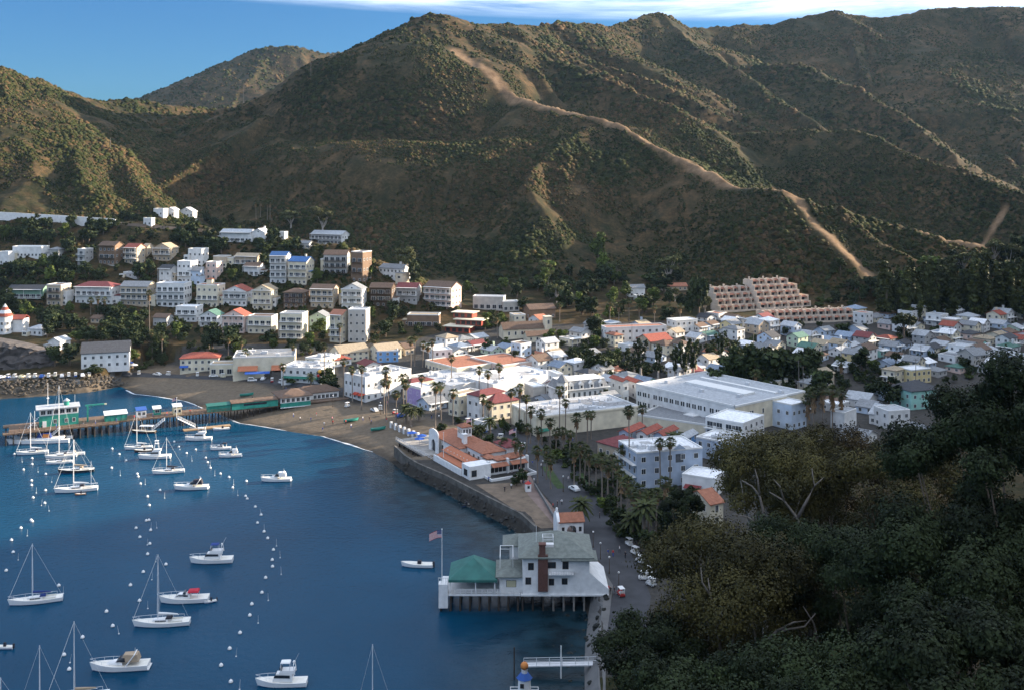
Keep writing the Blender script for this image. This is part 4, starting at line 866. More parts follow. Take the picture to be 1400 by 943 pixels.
def tree_proto(kind, k):
    key = (kind,k)
    if key in TREE: return TREE[key]
    rg = random.Random(hash(kind) % 1000 if False else sum(map(ord,kind))*7+k); b = MB()
    if kind == 'round':      # unit: 8 m tall, 7 m wide
        cr = leaf_cloud('crown', round_lobes(rg,8,3.6,9,.12), 900, .50, leafmat('leaf_dark',(.030,.044,.017)), k); b.tube([(0,0,-.5),(.1,0,1.6),(.3,.1,4.5)],[.32,.26,.1],6)
        for a in (1,3,5): b.tube([(.1,0,1.6),(1.6*math.cos(a),1.6*math.sin(a),4.6)],[.16,.06],5)
    elif kind == 'bright':
        cr = leaf_cloud('crown', round_lobes(rg,8,3.6,8,.1), 900, .48, leafmat('leaf_bright',(.075,.105,.025)), k+50); b.tube([(0,0,-.5),(0,0,4)],[.3,.15],6)
    elif kind == 'bush':     # 3 m shrub
        cr = leaf_cloud('crown', round_lobes(rg,3,2.2,6,.0), 420, .38, leafmat('leaf_mid',(.048,.066,.022)), k+90); b.tube([(0,0,-.3),(0,0,1.2)],[.15,.08],5)
    elif kind == 'column':   # poplar or eucalyptus in a row: 14 m tall, narrow
        lob = [(rg.uniform(-.5,.5),rg.uniform(-.5,.5),2.5+i*1.35,rg.uniform(1.0,1.75)*(1.1-i/14),rg.uniform(1.0,1.75)*(1.1-i/14),1.3) for i in range(9)]
        cr = leaf_cloud('crown', lob, 900, .48, leafmat('leaf_olive',(.052,.062,.022)), k+130); b.tube([(0,0,-.5),(0,0,7),(0.2,0,12)],[.35,.25,.06],6)
    elif kind == 'eucalyptus':  # 14 m, open crown over pale limbs
        lob = []
        for i in range(9):
            a = i*2.4+rg.uniform(-.4,.4); q = rg.uniform(1.2,4.2); z = rg.uniform(7.5,12.6); x,y = q*math.cos(a),q*math.sin(a); s = rg.uniform(1.6,2.5); lob.append((x,y,z,s,s,s*.72))
            b.tube([(0,0,2.5+rg.uniform(0,1.5)),(x*.45,y*.45,z*.62),(x*.9,y*.9,z-.3)],[.22,.15,.05],5)
        cr = leaf_cloud('crown', lob, 1900, .46, leafmat('leaf_grey_green',(.075,.082,.034)), k+170); b.tube([(0,0,-.5),(.15,.1,3),(.1,-.1,6)],[.48,.36,.2],7)
    elif kind == 'pollard':   # narrow eucalyptus with tufted limbs
        lob = []
        for i in range(4):
            a = i*1.7+k; x,y = 2.2*math.cos(a),1.0*math.sin(a)
            b.tube([(0,0,4),(x*.6,y*.6,7),(x,y,11+i)],[.3,.22,.1],5)
            for q in range(4): t = .35+.2*q; lob.append((x*t,y*t,5+q*2.1+i*.5,.9,.8,1.35))
        cr = leaf_cloud('crown', lob, 900, .42, leafmat('leaf_dark',(.030,.044,.017)), k+210); b.tube([(0,0,-.5),(0,0,4.2)],[.5,.36],7)
    else:                    # stone pine: broad dome on a bare trunk, 13 m
        lob = [(0,0,9.4,4.2,4.2,2.6)]+[(3.1*math.cos(a),3.1*math.sin(a),8.6+.5*math.sin(3*a),2.0,2.0,1.6) for a in np.arange(0,6.2,.9)]
        cr = leaf_cloud('crown', lob, 1400, .45, leafmat('leaf_pine',(.036,.046,.018)), k+250); b.tube([(0,0,-.5),(.1,0,4),(.2,.1,8)],[.42,.32,.2],7)
        for a in (0,2,4): b.tube([(.1,0,4.5),(2*math.cos(a),2*math.sin(a),8)],[.2,.08],5)
    tr = b.mesh('trunk', PALEBARK if kind in ('eucalyptus','pollard') else BARK); TREE[key] = (cr,tr); return TREE[key]
NOM = {'round':(8,7.2),'bright':(8,7.2),'bush':(3,4.4),'column':(14,3),'eucalyptus':(14,9),'pollard':(14,5),'pine':(13,9)}
TNAME = {'round':('leafy_tree','tree'),'bright':('leafy_tree','tree'),'bush':('shrub','shrub'),'column':('columnar_tree','tree'),'eucalyptus':('eucalyptus_tree','tree'),'pollard':('pollarded_tree','tree'),'pine':('pine_tree','tree')}
TLOOK = {'round':'dark green rounded tree','bright':'bright green rounded tree','bush':'low green shrub','column':'slim columnar olive-green tree','eucalyptus':'open grey-green eucalyptus','pollard':'dark tufted bare-limbed eucalyptus','pine':'dark broad-domed pine'}
TREES = []; MASS = []
def tree(kind, loc, h, wpx=1.0, zone='', label=None, group=None, u=0, k=None):
    k = VR.randrange(3) if k is None else k; cr, tr = tree_proto(kind, k); nm, cat = TNAME[kind]; s = h/NOM[kind][0]
    root = empty(nm, loc, VR.uniform(0,6.28)); root.scale = (s*wpx, s*wpx, s); link('crown', cr, root); link('trunk', tr, root)
    if label: tag(root, label, cat, group)
    else: later(root, TLOOK[kind], zone, u, cat, group)
    TREES.append((loc[0],loc[1])); return root
def tpx(kind, u, vb, vt, zone='', wpx=1.0, label=None, group=None, k=None):
    c = hit(u, vb); h = (vb-vt)*c.y/F; return tree(kind, c, h, wpx, zone, label, group, u, k)
# --- named trees
tpx('eucalyptus',398,314,285,wpx=1.5,label='spreading eucalyptus on the hilltop, lower left of the pair above the white balconied house',k=0)
tpx('eucalyptus',441,322,282,wpx=1.05,label='tall pale-limbed eucalyptus on the hilltop right above the white balconied house',k=1)
tpx('eucalyptus',556,384,335,wpx=.9,label='pale-trunked eucalyptus rising behind the lone white gabled house',k=2)
tpx('round',566,392,354,wpx=.7,label='rounded dark tree tucked right of the lone white gabled house')
tpx('pine',1236,470,422,wpx=1.0,label='big dark domed pine standing among the right-hand town houses',k=0)
tpx('bright',818,358,318,wpx=.8,label='lone bright-topped tree standing on the central hill slope')
tpx('eucalyptus',914,392,346,wpx=1.1,label='large eucalyptus at the foot of the central hill left of the condos',k=1)
tpx('round',955,436,372,wpx=.62,label='tall dark tree just left of the stepped condos')
tpx('pine',1225,505,478,wpx=.8,label='low dark flat-topped tree among houses below the big pine',k=1)
for u,vb,vt,k in ((876,520,462,0),(900,522,470,1),(935,524,466,2),(948,520,462,0),(985,500,452,1),(923,522,472,1)): tpx('pollard',u,vb,vt,'behind the flat white hotel',.9,group='pollarded eucalyptus by the flat hotel',k=k)
for u,vb,vt in ((1003,530,474),(1024,534,472),(1040,536,470),(1062,536,474),(1090,530,478),(1104,520,472),(978,540,500),(1010,545,512),(965,545,516),(1080,545,520),(1060,548,522),(1120,545,500),(1112,520,484)): tpx('round',u,vb,vt,'in dark grove behind flat hotel',1.1,group='grove behind the flat hotel')
for u,vb,vt in ((800,500,470),(812,512,478),(826,516,486),(836,505,480),(790,505,480),(845,500,484)): tpx('round',u,vb,vt,'behind the turreted hotel',1.1,group='trees behind the turreted hotel')
tpx('round',826,556,532,wpx=1.2,label='dark round tree in front of the turreted hotel')
tpx('bright',843,492,476,wpx=1.3,label='clipped dense green tree behind the turreted hotel trees')
for u,vb,vt in ((752,468,450),(768,466,450)): tpx('bright',u,vb,vt,'below the church bell tower',1.5)
tpx('round',1178,505,474,wpx=1.2,label='dark tree among houses left of the yellow apartment house'); tpx('round',1215,555,515,wpx=1.2,label='tall dark tree left of the mint green apartment house'); tpx('round',1190,545,520,wpx=1.2,label='dark round tree above the white shed left of the mint house')
for u,vb,vt in ((290,480,440),(320,481,441),(180,478,440),(212,484,456),(142,470,440),(75,500,470),(95,500,466),(60,494,472)): tpx('round',u,vb,vt,'on left shore below hillside',1.0,group='trees on the left shore')
tpx('round',130,512,498,wpx=2.4,label='low wide clipped dark tree on the left shore road'); tpx('round',445,528,502,wpx=1.5,label='round beachfront tree in front of the white store with green awnings'); tpx('bush',398,524,512,wpx=1.3,label='clipped shrub before the white beachfront store'); tpx('round',454,535,514,wpx=1.5,label='round dark tree right of the pier restaurant')
tpx('bright',436,458,436,wpx=1.4,label='lush green round bush-tree in front of the pale green gabled house')
# --- trees among the hillside houses, kept clear of the fronts
def blocked(u0,u1,v0,v1,dep,lim):
    a = max(1e-6,(u1-u0)*(v1-v0)); t = 0
    for p,q,r,s,d in RECTS:
        if d < dep-4: continue
        ov = max(0,min(u1,q)-max(u0,p))*max(0,min(v1,s)-max(v0,r)); t += ov
    return t/a > lim
def inrect(u,v,m=2): return any(p-m < u < q+m and r < v < s+1 for p,q,r,s,d in RECTS)
def sprinkle(n, region, kinds, hpx, zonef, group, lim, seed, wr=(.9,1.4), small=15.5):
    rr = random.Random(seed); made = 0; tries = 0; us = [p[0] for p in region]; vs = [p[1] for p in region]
    while made < n and tries < n*30:
        tries += 1; u = rr.uniform(min(us),max(us)); v = rr.uniform(min(vs),max(vs))
        if not bool(in_poly(np.array([u]),np.array([v]),region)[0]): continue
        kind = rr.choice(kinds); hp = rr.uniform(*hpx)*(.5 if kind == 'bush' else 1); wp = hp*NOM[kind][1]/NOM[kind][0]*1.1
        if inrect(u,v): continue
        c = hit(u,v)
        if blocked(u-wp/2,u+wp/2,v-hp,v,c.y,lim): continue
        if hp < small and kind in ('round','bright'):
            MASS.append((kind, rr.randrange(3), c, hp*c.y/F, rr.uniform(*wr), rr.uniform(0,6.28)))
        else: tree(kind, c, hp*c.y/F, rr.uniform(*wr), zonef(u,v), None, group, u)
        made += 1
def hz(u,v):
    side = ['by green lodge','by white house cluster','by blue-roofed houses','by lone white gable'][0 if u < 160 else 1 if u < 320 else 2 if u < 480 else 3]
    row = 'high' if v < 372 else 'halfway' if v < 425 else 'low'
    return f'{row} on hillside {side}'
HILLP = [(0,312),(160,312),(300,320),(470,345),(560,388),(640,430),(640,452),(470,478),(300,478),(165,480),(90,470),(0,440)]
sprinkle(185, HILLP, ['round','round','round','bright','bush','round'], (12,25), hz, 'trees among the hillside houses', .36, 11)
sprinkle(30, [(0,420),(230,420),(235,475),(90,470),(0,455)], ['round','round','bush'], (14,26), lambda u,v:'on dark slope above left shore', 'trees above the left shore', .25, 12)
sprinkle(26, [(150,300),(360,318),(480,345),(380,318),(300,302)], ['round','bush'], (9,16), lambda u,v:'along the hilltop road', 'trees along the hilltop road', .3, 13)
# --- foot of the central hill
sprinkle(70, [(690,400),(780,370),(960,385),(965,440),(860,446),(780,470),(770,440),(700,440)], ['round','round','round','bright','eucalyptus','bush'], (16,30), lambda u,v:'at central hill foot '+('right of church' if u < 850 else 'left of condos'), 'woodland at the foot of the central hill', .3, 14)
sprinkle(26, [(600,400),(690,395),(700,440),(660,470),(640,440)], ['round','bush','bright'], (10,18), lambda u,v:'around stepped modern house', 'trees around the modern house', .3, 15)
# --- grove on the right behind town
for q in range(44):
    u = 1205+q*4.9+VR.uniform(-4,4); vb = 436+VR.uniform(-8,4); tpx('column',u,vb,vb-VR.uniform(52,82),'in tall grove behind town',VR.uniform(.8,1.3),group='tall grove behind the town')
sprinkle(46, [(1170,420),(1210,395),(1420,350),(1420,440),(1180,440)], ['round','eucalyptus','round','bright'], (24,42), lambda u,v:'around tall grove behind town', 'trees around the tall grove', .3, 16)
sprinkle(26, [(1105,380),(1180,360),(1215,400),(1180,432),(1115,420)], ['round','bush','bush'], (12,20), lambda u,v:'on slope right of condos', 'trees right of the condos', .3, 17)
# --- town gardens
sprinkle(270, [(640,470),(960,452),(1400,440),(1330,520),(1200,540),(900,520),(700,500)], ['round','bush','bright','round'], (9,19), lambda u,v: zone_of(u,v), 'garden trees in the valley town', .38, 18, small=18)
sprinkle(125, [(560,545),(640,560),(720,590),(880,610),(870,640),(960,660),(900,745),(850,745),(815,690),(770,640),(700,600),(600,575)], ['round','round','bush','bright'], (9,20), lambda u,v: 'along waterfront street' if u > 740 else 'behind the beach', 'greenery along the waterfront', .4, 19, small=17)
sprinkle(40, [(170,480),(480,470),(560,470),(560,500),(300,500),(170,506)], ['round','bush','bright'], (10,18), lambda u,v: 'behind the market hall', 'greenery behind the beach shops', .35, 20, small=16)

# the lesser greenery between houses, one mass
Vs=[]; Fs=[]; Ts=[]; off=0
for kind,k,c,h,wp,a in MASS:
    me = tree_proto(kind,k)[0]; n_ = len(me.vertices); co_ = np.empty(n_*3,np.float32); me.vertices.foreach_get('co',co_); co_ = co_.reshape(-1,3)[::1]; s_ = h/NOM[kind][0]
    ti = np.empty(n_,np.float32); me.attributes['tint'].data.foreach_get('value',ti); keep = np.repeat(np.arange(n_//4) % 2 == 0, 4); co_ = co_[keep]; ti = ti[keep]
    X = (co_[:,0]*math.cos(a)-co_[:,1]*math.sin(a))*s_*wp+c.x; Y = (co_[:,0]*math.sin(a)+co_[:,1]*math.cos(a))*s_*wp+c.y; Vs.append(np.stack([X,Y,co_[:,2]*s_+c.z],-1)); Ts.append(np.clip(ti+VR.uniform(-.25,.3),0,1)+(.35 if kind == 'bright' else 0)); Fs.append(np.arange(len(co_)).reshape(-1,4)+off); off += len(co_)
tag(link('garden_greenery', arr_mesh('garden_greenery', np.concatenate(Vs), np.concatenate(Fs), leafmat('leaf_dark',(.030,.044,.017)), {'tint':np.concatenate(Ts)})), kind='stuff'); print('mass trees', len(MASS), 'trees', len(TREES))

# ================================================================ PALMS
def fan_crown(k):
    rg = random.Random(k+3); b = MB()
    for i in range(28):
        a = i*2.399+rg.uniform(-.2,.2); el = math.asin(max(-1,min(1,1-1.5*(i+.5)/28))); L = rg.uniform(1.5,2.25); d = Vector((math.cos(a)*math.cos(el), math.sin(a)*math.cos(el), math.sin(el)))
        side = d.cross(Vector((0,0,1))); side = side.normalized() if side.length > .01 else Vector((1,0,0)); up = side.cross(d)
        p0 = Vector((0,0,0)); hub = d*(L*.55)
        for j in range(7):
            t = (j-3)/3*1.05; e = hub+(d*math.cos(t)+side*math.sin(t))*(L*.62)-Vector((0,0,.16*abs(t)+.22)); w = side*math.cos(t)*.11-d*math.sin(t)*.11
            m_ = (hub+e)/2; b.add([tuple(hub), tuple(m_+w*1.3), tuple(e), tuple(m_-w*1.3)], [(0,1,2,3)])
        b.add([tuple(p0+side*.03),tuple(hub+side*.03),tuple(hub-side*.03),tuple(p0-side*.03)],[(0,1,2,3)])
    me = b.mesh('fronds', leafmat('leaf_palm',(.048,.060,.024))); at = me.attributes.new('tint','FLOAT','POINT'); at.data.foreach_set('value', np.random.default_rng(k).random(len(me.vertices)).astype(np.float32)); return me
def skirt_mesh(k, L):
    rg = random.Random(k+9); b = MB(); n = 40
    for i in range(n):
        a = i*2.399; z = -.1-L*rg.random(); r0 = .3; r1 = rg.uniform(.75,1.25)*(1-.25*(-z)/L); dz = rg.uniform(.8,1.3); w = .28
        c,s = math.cos(a),math.sin(a); b.add([(r0*c-w*s*.5,r0*s+w*c*.5,z+.3),(r0*c+w*s*.5,r0*s-w*c*.5,z+.3),(r1*c+w*s,r1*s-w*c,z-dz),(r1*c-w*s,r1*s+w*c,z-dz)],[(0,1,2,3)])
    return b.mesh('frond_skirt', mat('dead_frond',(.20,.13,.07),.9,.25,3))
def feather_crown(k):
    rg = random.Random(k+31); b = MB()
    for i in range(36):
        a = i*2.399; el = R(75-110*(i/36)); L = rg.uniform(2.7,3.4); pts = []
        for j in range(6):
            t = j/5; pts.append(Vector((math.cos(a)*L*t*math.cos(el*(1-t*.4)), math.sin(a)*L*t*math.cos(el*(1-t*.4)), L*t*math.sin(el)-1.5*t*t)))
        side = Vector((-math.sin(a),math.cos(a),0))
        for j in range(5):
            w0 = .42*math.sin(math.pi*(.12+.8*j/5)); w1 = .42*math.sin(math.pi*(.12+.8*(j+1)/5))
            for s in (-1,1): dz = Vector((0,0,-.18)); b.add([tuple(pts[j]),tuple(pts[j+1]),tuple(pts[j+1]+side*s*w1+dz),tuple(pts[j]+side*s*w0+dz)],[(0,1,2,3)])
    me = b.mesh('fronds', leafmat('leaf_palm',(.048,.060,.024))); at = me.attributes.new('tint','FLOAT','POINT'); at.data.foreach_set('value', np.random.default_rng(k).random(len(me.vertices)).astype(np.float32)); return me
FAN = [fan_crown(k) for k in range(3)]; SKIRT = [skirt_mesh(0,1.2), skirt_mesh(1,2.4), skirt_mesh(2,4.2)]; FEATH = [feather_crown(k) for k in range(2)]
def trunk_mesh(r): 
    b = MB(); b.tube([(0,0,-.04),(0,0,.1),(.012,.006,.5),(0,0,1)],[r*1.5,r,r*.85,r*.75],7); return b.mesh('trunk', PALMBARK)
TRK = trunk_mesh(.24); TRKF = trunk_mesh(.5)
NPALM = 0
def palm(u, vb, vt, zone, kind='fan', sk=0, cr=1.0, label=None):
    global NPALM; NPALM += 1
    c = hit(u, vb); h = max(3.5, (vb-vt)*c.y/F-1.2*cr); rz = VR.uniform(0,6.28)
    root = empty('fan_palm' if kind == 'fan' else 'date_palm', c, rz); lean = R(VR.uniform(-1.6,1.6)); root.rotation_euler = (lean, R(VR.uniform(-1.6,1.6)), rz)
    t = link('trunk', TRK if kind == 'fan' else TRKF, root); t.scale = (1,1,h)
    f = link('fronds', (FAN[NPALM%3] if kind == 'fan' else FEATH[NPALM%2]), root); f.location = (0,0,h); f.scale = (cr,)*3
    if kind == 'fan':
        s = link('frond_skirt', SKIRT[sk], root); s.location = (0,0,h+.2); s.scale = (cr*.9,cr*.9,cr)
    lk = {'fan':['slender small-crowned fan palm','short-skirted fan palm','shaggy brown-skirted fan palm'][sk],'date':'stout feather-leaved date palm'}[kind]
    if label: tag(root, label, 'palm tree', 'palms of the waterfront and town')
    else: later(root, lk, zone, u, 'palm tree', 'palms of the waterfront and town')
BZ,MZ,HZ,PZ,GZ,SZ = 'behind the beach','in front of the white shop halls','before the beige hall','beside the tiled waterfront restaurant','along the waterfront street','by the blue-grey balconied hotel'
for a in [(387,530,497,BZ),(336,512,478,'by the cream market hall'),(444,530,470,BZ,0),(470,543,490,BZ),(482,548,502,BZ),(494,560,500,BZ),(528,572,502,BZ,1),(531,560,515,BZ,1),(525,565,518,BZ),(542,580,534,BZ,0),(556,575,520,BZ),(552,570,512,BZ),(576,555,512,MZ),(595,585,524,MZ),(603,580,522,MZ),(619,580,532,MZ),(617,532,486,MZ),(567,500,458,'below the bare slope'),(592,504,464,'below the bare slope'),(578,502,468,'below the bare slope'),(562,505,462,'below the bare slope'),(585,498,470,'below the bare slope'),(512,482,462,'below the bare slope'),
          (655,545,502,MZ),(667,548,507,MZ),(682,540,498,MZ),(660,578,540,MZ),(668,582,548,MZ),(710,590,526,HZ,1),(698,588,532,HZ),(720,592,540,HZ),(725,606,556,HZ,1),(741,608,560,HZ),(752,615,572,HZ),(736,618,584,HZ,1),(765,598,528,HZ),(773,596,546,HZ),(788,605,566,HZ,1),(803,604,562,HZ),(808,600,562,HZ),(760,622,586,HZ),(770,622,584,HZ,1),(779,620,588,HZ),
          (705,640,600,PZ,1),(712,648,604,PZ,1),(720,620,580,PZ),(690,632,600,PZ),(735,660,610,GZ,1),(753,668,622,GZ,1),(747,655,612,GZ),(785,668,612,GZ,1),(793,664,604,GZ,1),(799,662,610,GZ),(806,672,616,GZ,1),(815,676,622,GZ),(823,684,620,GZ,1),(831,690,632,GZ,1),(843,700,628,GZ,1),(849,706,644,GZ,2),(858,722,652,GZ,1),(866,728,668,GZ,1),(875,736,664,GZ,2),(886,742,672,GZ,1),(897,738,668,GZ,1),
          (861,660,556,SZ),(878,592,554,HZ),(860,600,560,HZ),(903,668,600,SZ),(916,664,598,SZ),(910,700,652,SZ,2),(922,716,670,SZ,2),(932,726,684,SZ,1),(838,665,622,SZ,1),(850,655,610,SZ),
          (1042,540,500,'in the palm grove behind the flat hotel',2,1.3),(1056,538,494,'in the palm grove behind the flat hotel',2,1.3),(1072,536,482,'in the palm grove behind the flat hotel',2,1.3),(1033,545,506,'in the palm grove behind the flat hotel',2,1.2),(1112,588,530,'right of the flat white hotel',2,1.5),(1125,590,526,'right of the flat white hotel',2,1.5),(1138,586,528,'right of the flat white hotel',2,1.5),(1104,586,540,'right of the flat white hotel',2,1.4),(1150,582,532,'right of the flat white hotel',2,1.4),(1284,575,526,'beside the mint apartment house',1,1.2),(1150,520,492,'behind the right-hand palms',1,1.2),
          (205,478,398,'on dark slope above left shore',1),(124,430,408,'below the dark-red-roofed hillside house',1),(134,432,406,'below the dark-red-roofed hillside house',1),(143,430,408,'below the dark-red-roofed hillside house',1),(350,300,275,'on the hilltop skyline road',1),(356,300,274,'on the hilltop skyline road',1),(366,302,276,'on the hilltop skyline road',1),(369,303,275,'on the hilltop skyline road',1),(465,476,442,'before the tall cream hillside house',1),(208,492,452,'on the left shore lawn'),(222,494,456,'on the left shore lawn'),(286,478,452,'by the cream hotel'),(312,486,460,'by the cream hotel'),(330,488,464,'by the cream hotel'),(400,492,470,'by the cream market hall'),(424,496,474,'by the cream market hall'),
          (834,442,412,'at the foot of the central hill',1),(846,444,414,'at the foot of the central hill',1),(860,444,410,'at the foot of the central hill',1),(874,446,416,'at the foot of the central hill',1),(895,448,418,'at the foot of the central hill',1),(930,446,416,'at the foot of the central hill',1),(680,462,432,'beside the church'),(765,440,414,'above the church')]:
    palm(*a[:4], 'fan', a[4] if len(a) > 4 else 0, a[5] if len(a) > 5 else VR.uniform(.9,1.15))
for a in [(795,722,680,GZ,1.2),(880,750,684,GZ,1.35),(866,744,700,GZ,1.2),(555,578,552,BZ,1.0),(573,575,556,BZ,.9),(425,532,510,BZ,.9),(922,630,590,SZ,1.2),(1015,548,520,'in the palm grove behind the flat hotel',1.3),(562,582,556,BZ,1),(640,602,574,PZ,1.0),(655,606,580,PZ,1.0),(670,604,570,PZ,1)]:
    palm(*a[:4], 'date', 0, a[4])
for u,vb,vt in ((646,606,586),(655,600,580),(632,598,580),(668,612,592),(690,612,596),(706,664,648),(715,660,640),(604,596,578)): tpx('round',u,vb,vt,PZ,1.2,group='rounded trees by the waterfront')
for u,vb,vt in ((905,770,735),(888,760,722),(872,745,715),(935,745,690),(915,735,700),(948,700,665),(900,720,690),(842,720,690),(856,740,712),(925,780,745),(836,700,676),(940,770,735)): tpx('round',u,vb,vt,GZ,1.15,group='dark garden trees along the waterfront street')

# ================================================================ BIG FOREGROUND EUCALYPTUS on the slope at the photographer's right
def big_tree(D, u, vtop, vbot, wpx, label, seed, leaf, bark=None, n=26000, lsz=.25):
    """crown spans the given picture box at distance D; the trunk goes down to the ground there"""
    rg = random.Random(seed); x = (u-700)*D/F; gzv = gz(x,D); top = HC-(vtop-VH)*D/F; bot = HC-(vbot-VH)*D/F; r = wpx/2*D/F; bot = max(bot, gzv+.8)
    top = max(top, bot+4); root = empty('foreground_tree', (x,D,gzv)); FG_LAST[0] = root.name; tag(root, label, 'tree', 'large foreground trees')
    h = top-gzv; hb = bot-gzv; ch = h-hb; lob = []; b = MB(); base = Vector((rg.uniform(-.3,.3)*r,rg.uniform(-.2,.2)*r,-1)); fork = Vector((base.x*.8,base.y*.8,max(1.0,hb*.8)))
    b.tube([base,(base+fork)/2,fork],[.75,.62,.5],8)
    for i in range(17):
        a = i*2.399+rg.uniform(-.4,.4); q = math.sqrt((i+.6)/15)*r*.80; f = 1-(q/r)**2
        z = hb+ch*(.28+.58*math.sqrt(max(0,f))*rg.uniform(.75,1.05)); s = r*rg.uniform(.24,.38); px,py = q*math.cos(a),q*math.sin(a)
        lob.append((px,py,z,s,s,min(s*.75,ch*.3)))
        if rg.random() < .55: lob.append((px*.9,py*.9,hb+ch*rg.uniform(.15,.4),s*.8,s*.8,min(s*.7,ch*.25)))
        if i % (2 if bark is PALEBARK else 3): continue
        m_ = fork.lerp(Vector((px,py,z)),.5)+Vector((rg.uniform(-1,1),rg.uniform(-1,1),rg.uniform(-1.2,.2))); b.tube([fork,fork.lerp(m_,.5)+Vector((rg.uniform(-.4,.4),0,.3)),m_,(px*.95,py*.95,z)],[.30,.24,.17,.05],6)
    link('crown', leaf_cloud('crown', lob, int(n*2.0), lsz*.78, leaf, seed, drop=.12, clump=.45), root); b.build('trunk', bark, root, smooth=True)
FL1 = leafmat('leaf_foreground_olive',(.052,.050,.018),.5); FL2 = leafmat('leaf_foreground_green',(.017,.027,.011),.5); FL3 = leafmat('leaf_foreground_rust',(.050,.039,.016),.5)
FG_LAST = [None]
LIMBS = {0:[(14,.34,[(985,890),(980,850),(972,815),(968,790)]),(15,.30,[(1000,892),(1004,862),(1012,835),(1008,812)]),(15,.30,[(1035,890),(1030,850),(1031,822),(1036,800)]),(14,.34,[(1040,884),(1062,862),(1100,856),(1115,838)]),(14,.26,[(1062,862),(1085,850),(1102,848)]),(13,.26,[(1122,888),(1112,850),(1098,828)]),(15,.22,[(972,815),(960,795),(958,775)])],
         2:[(17,.42,[(1046,735),(1044,700),(1038,676),(1028,664),(1014,656)]),(17,.30,[(1038,676),(1036,655),(1032,640)]),(17,.46,[(1100,735),(1088,705),(1072,684),(1052,672)]),(17,.40,[(1090,708),(1104,682),(1113,664),(1110,640)]),(17,.22,[(1113,664),(1126,652)]),(17,.26,[(1072,684),(1066,664),(1058,655)]),(17,.22,[(1040,720),(1022,706),(1000,702)])]}
for i,a in enumerate([
  (152,1000,722,880,310,'broad olive-brown eucalyptus crown in front, lowest of the foreground trees',FL1,PALEBARK,34000),
  (140,885,838,975,170,'small dark tree at the bottom edge beside the waterfront street',FL2,BARK,16000),
  (185,1062,590,712,200,'eucalyptus with pale forked bare limbs against its dark crown',FL1,PALEBARK,26000),
  (215,1150,566,760,180,'rust-tinged tree crown behind the pale-limbed eucalyptus',FL3,BARK,18000),
  (205,1108,574,760,170,'olive tree crown left of the rust-tinged crown',FL1,BARK,15000),
  (215,932,664,735,62,'dark small-leaved tree left of the cream Spanish house',FL2,BARK,12000),
  (175,1240,570,800,210,'brown-olive tree crown between the rust-tinged crown and the dark right-hand trees',FL1,BARK,20000),
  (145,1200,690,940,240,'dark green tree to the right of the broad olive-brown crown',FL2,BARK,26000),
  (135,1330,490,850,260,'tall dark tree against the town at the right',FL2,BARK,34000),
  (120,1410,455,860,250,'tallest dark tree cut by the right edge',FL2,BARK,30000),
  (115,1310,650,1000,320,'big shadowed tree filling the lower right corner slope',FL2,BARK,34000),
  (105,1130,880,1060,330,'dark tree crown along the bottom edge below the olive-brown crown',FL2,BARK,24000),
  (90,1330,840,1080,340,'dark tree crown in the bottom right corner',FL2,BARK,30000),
  (108,960,905,1040,250,'dark tree crown at the bottom edge just right of the street',FL2,BARK,22000),
  (160,1085,690,880,190,'dark crown just behind the broad olive-brown crown',FL2,BARK,18000)]):
    big_tree(a[0],a[1],a[2],a[3],a[4],a[5],i+1,a[6],a[7],a[8])
    if i in LIMBS:
        rt = bpy.data.objects[FG_LAST[0]]; b = MB()
        for dd,w0,pl in LIMBS[i]:
            q = [P(u,v,a[0]-dd*.82)-rt.location for u,v in pl]; b.tube([tuple(z) for z in q],[.75*w0*(1-.75*k2/(len(q)-1)) for k2 in range(len(q))],7)
        b.build('bare_limb', mat('bark_limb',(.15,.13,.11),.85,.3,2), rt, smooth=True)
# ================================================================ PIER, CLUBHOUSE, WATERFRONT RESTAURANT
TEAL = mat('paint_teal', (.035,.27,.21), .7, .12, .6, stain=.3); TEALD = mat('paint_dark_teal', (.02,.12,.10), .7, .1); WHT = mat('paint_white', (.74,.74,.73), .6, .06, .8, stain=.15)
PLANK = mat('pier_planks', (.17,.115,.08), .9, .3, .9, stain=.4); PILE = mat('pile_wood', (.045,.038,.032), .9, .3, 1); CONC = mat('concrete_pale', (.36,.34,.31), .9, .15, .5, stain=.3)
BRICK = mat('brick_brown', (.105,.052,.042), .9, .2, 3); ASPH = mat('asphalt', (.052,.054,.060), .9, .2, .25, stain=.25); PAVE = mat('paving_pinkish', (.20,.145,.125), .9, .2, .4); WALK = mat('walk_concrete', (.13,.128,.125), .9, .15, .3, stain=.2)
AWNG = mat('awning_sea_green', (.035,.135,.118), .7, .12, .5, stain=.25); BLUEP = mat('paint_blue', (.025,.085,.30), .6, .1); REDP = mat('paint_red', (.42,.04,.035), .6, .1); ORNG = mat('paint_orange', (.55,.20,.05), .6, .1); YEL = mat('paint_cream', (.62,.55,.36), .7, .1)
def ribbon(name, Lp, Rp, m, dz=.06, n=6, k=3):
    def dens(p):
        o = []
        for a, b in zip(p[:-1], p[1:]):
            for i in range(n): o.append((a[0]+(b[0]-a[0])*i/n, a[1]+(b[1]-a[1])*i/n))
        return o+[p[-1]]
    L = [hit(*q) for q in dens(Lp)]; Rr = [hit(*q) for q in dens(Rp)]; V = []; Fs = []
    for a, b in zip(L, Rr):
        for j in range(k+1):
            q = a.lerp(b, j/k); V.append(q)
    zz = HG(np.array([q.x for q in V]), np.array([q.y for q in V]))
    V = [(q.x,q.y,max(float(z),q.z-.3)+dz) for q,z in zip(V,zz)]
    for i in range(len(L)-1):
        for j in range(k): o = i*(k+1)+j; Fs.append((o,o+k+1,o+k+2,o+1))
    b = MB(); b.add(V,Fs); return tag(b.build(name, m), kind='structure')
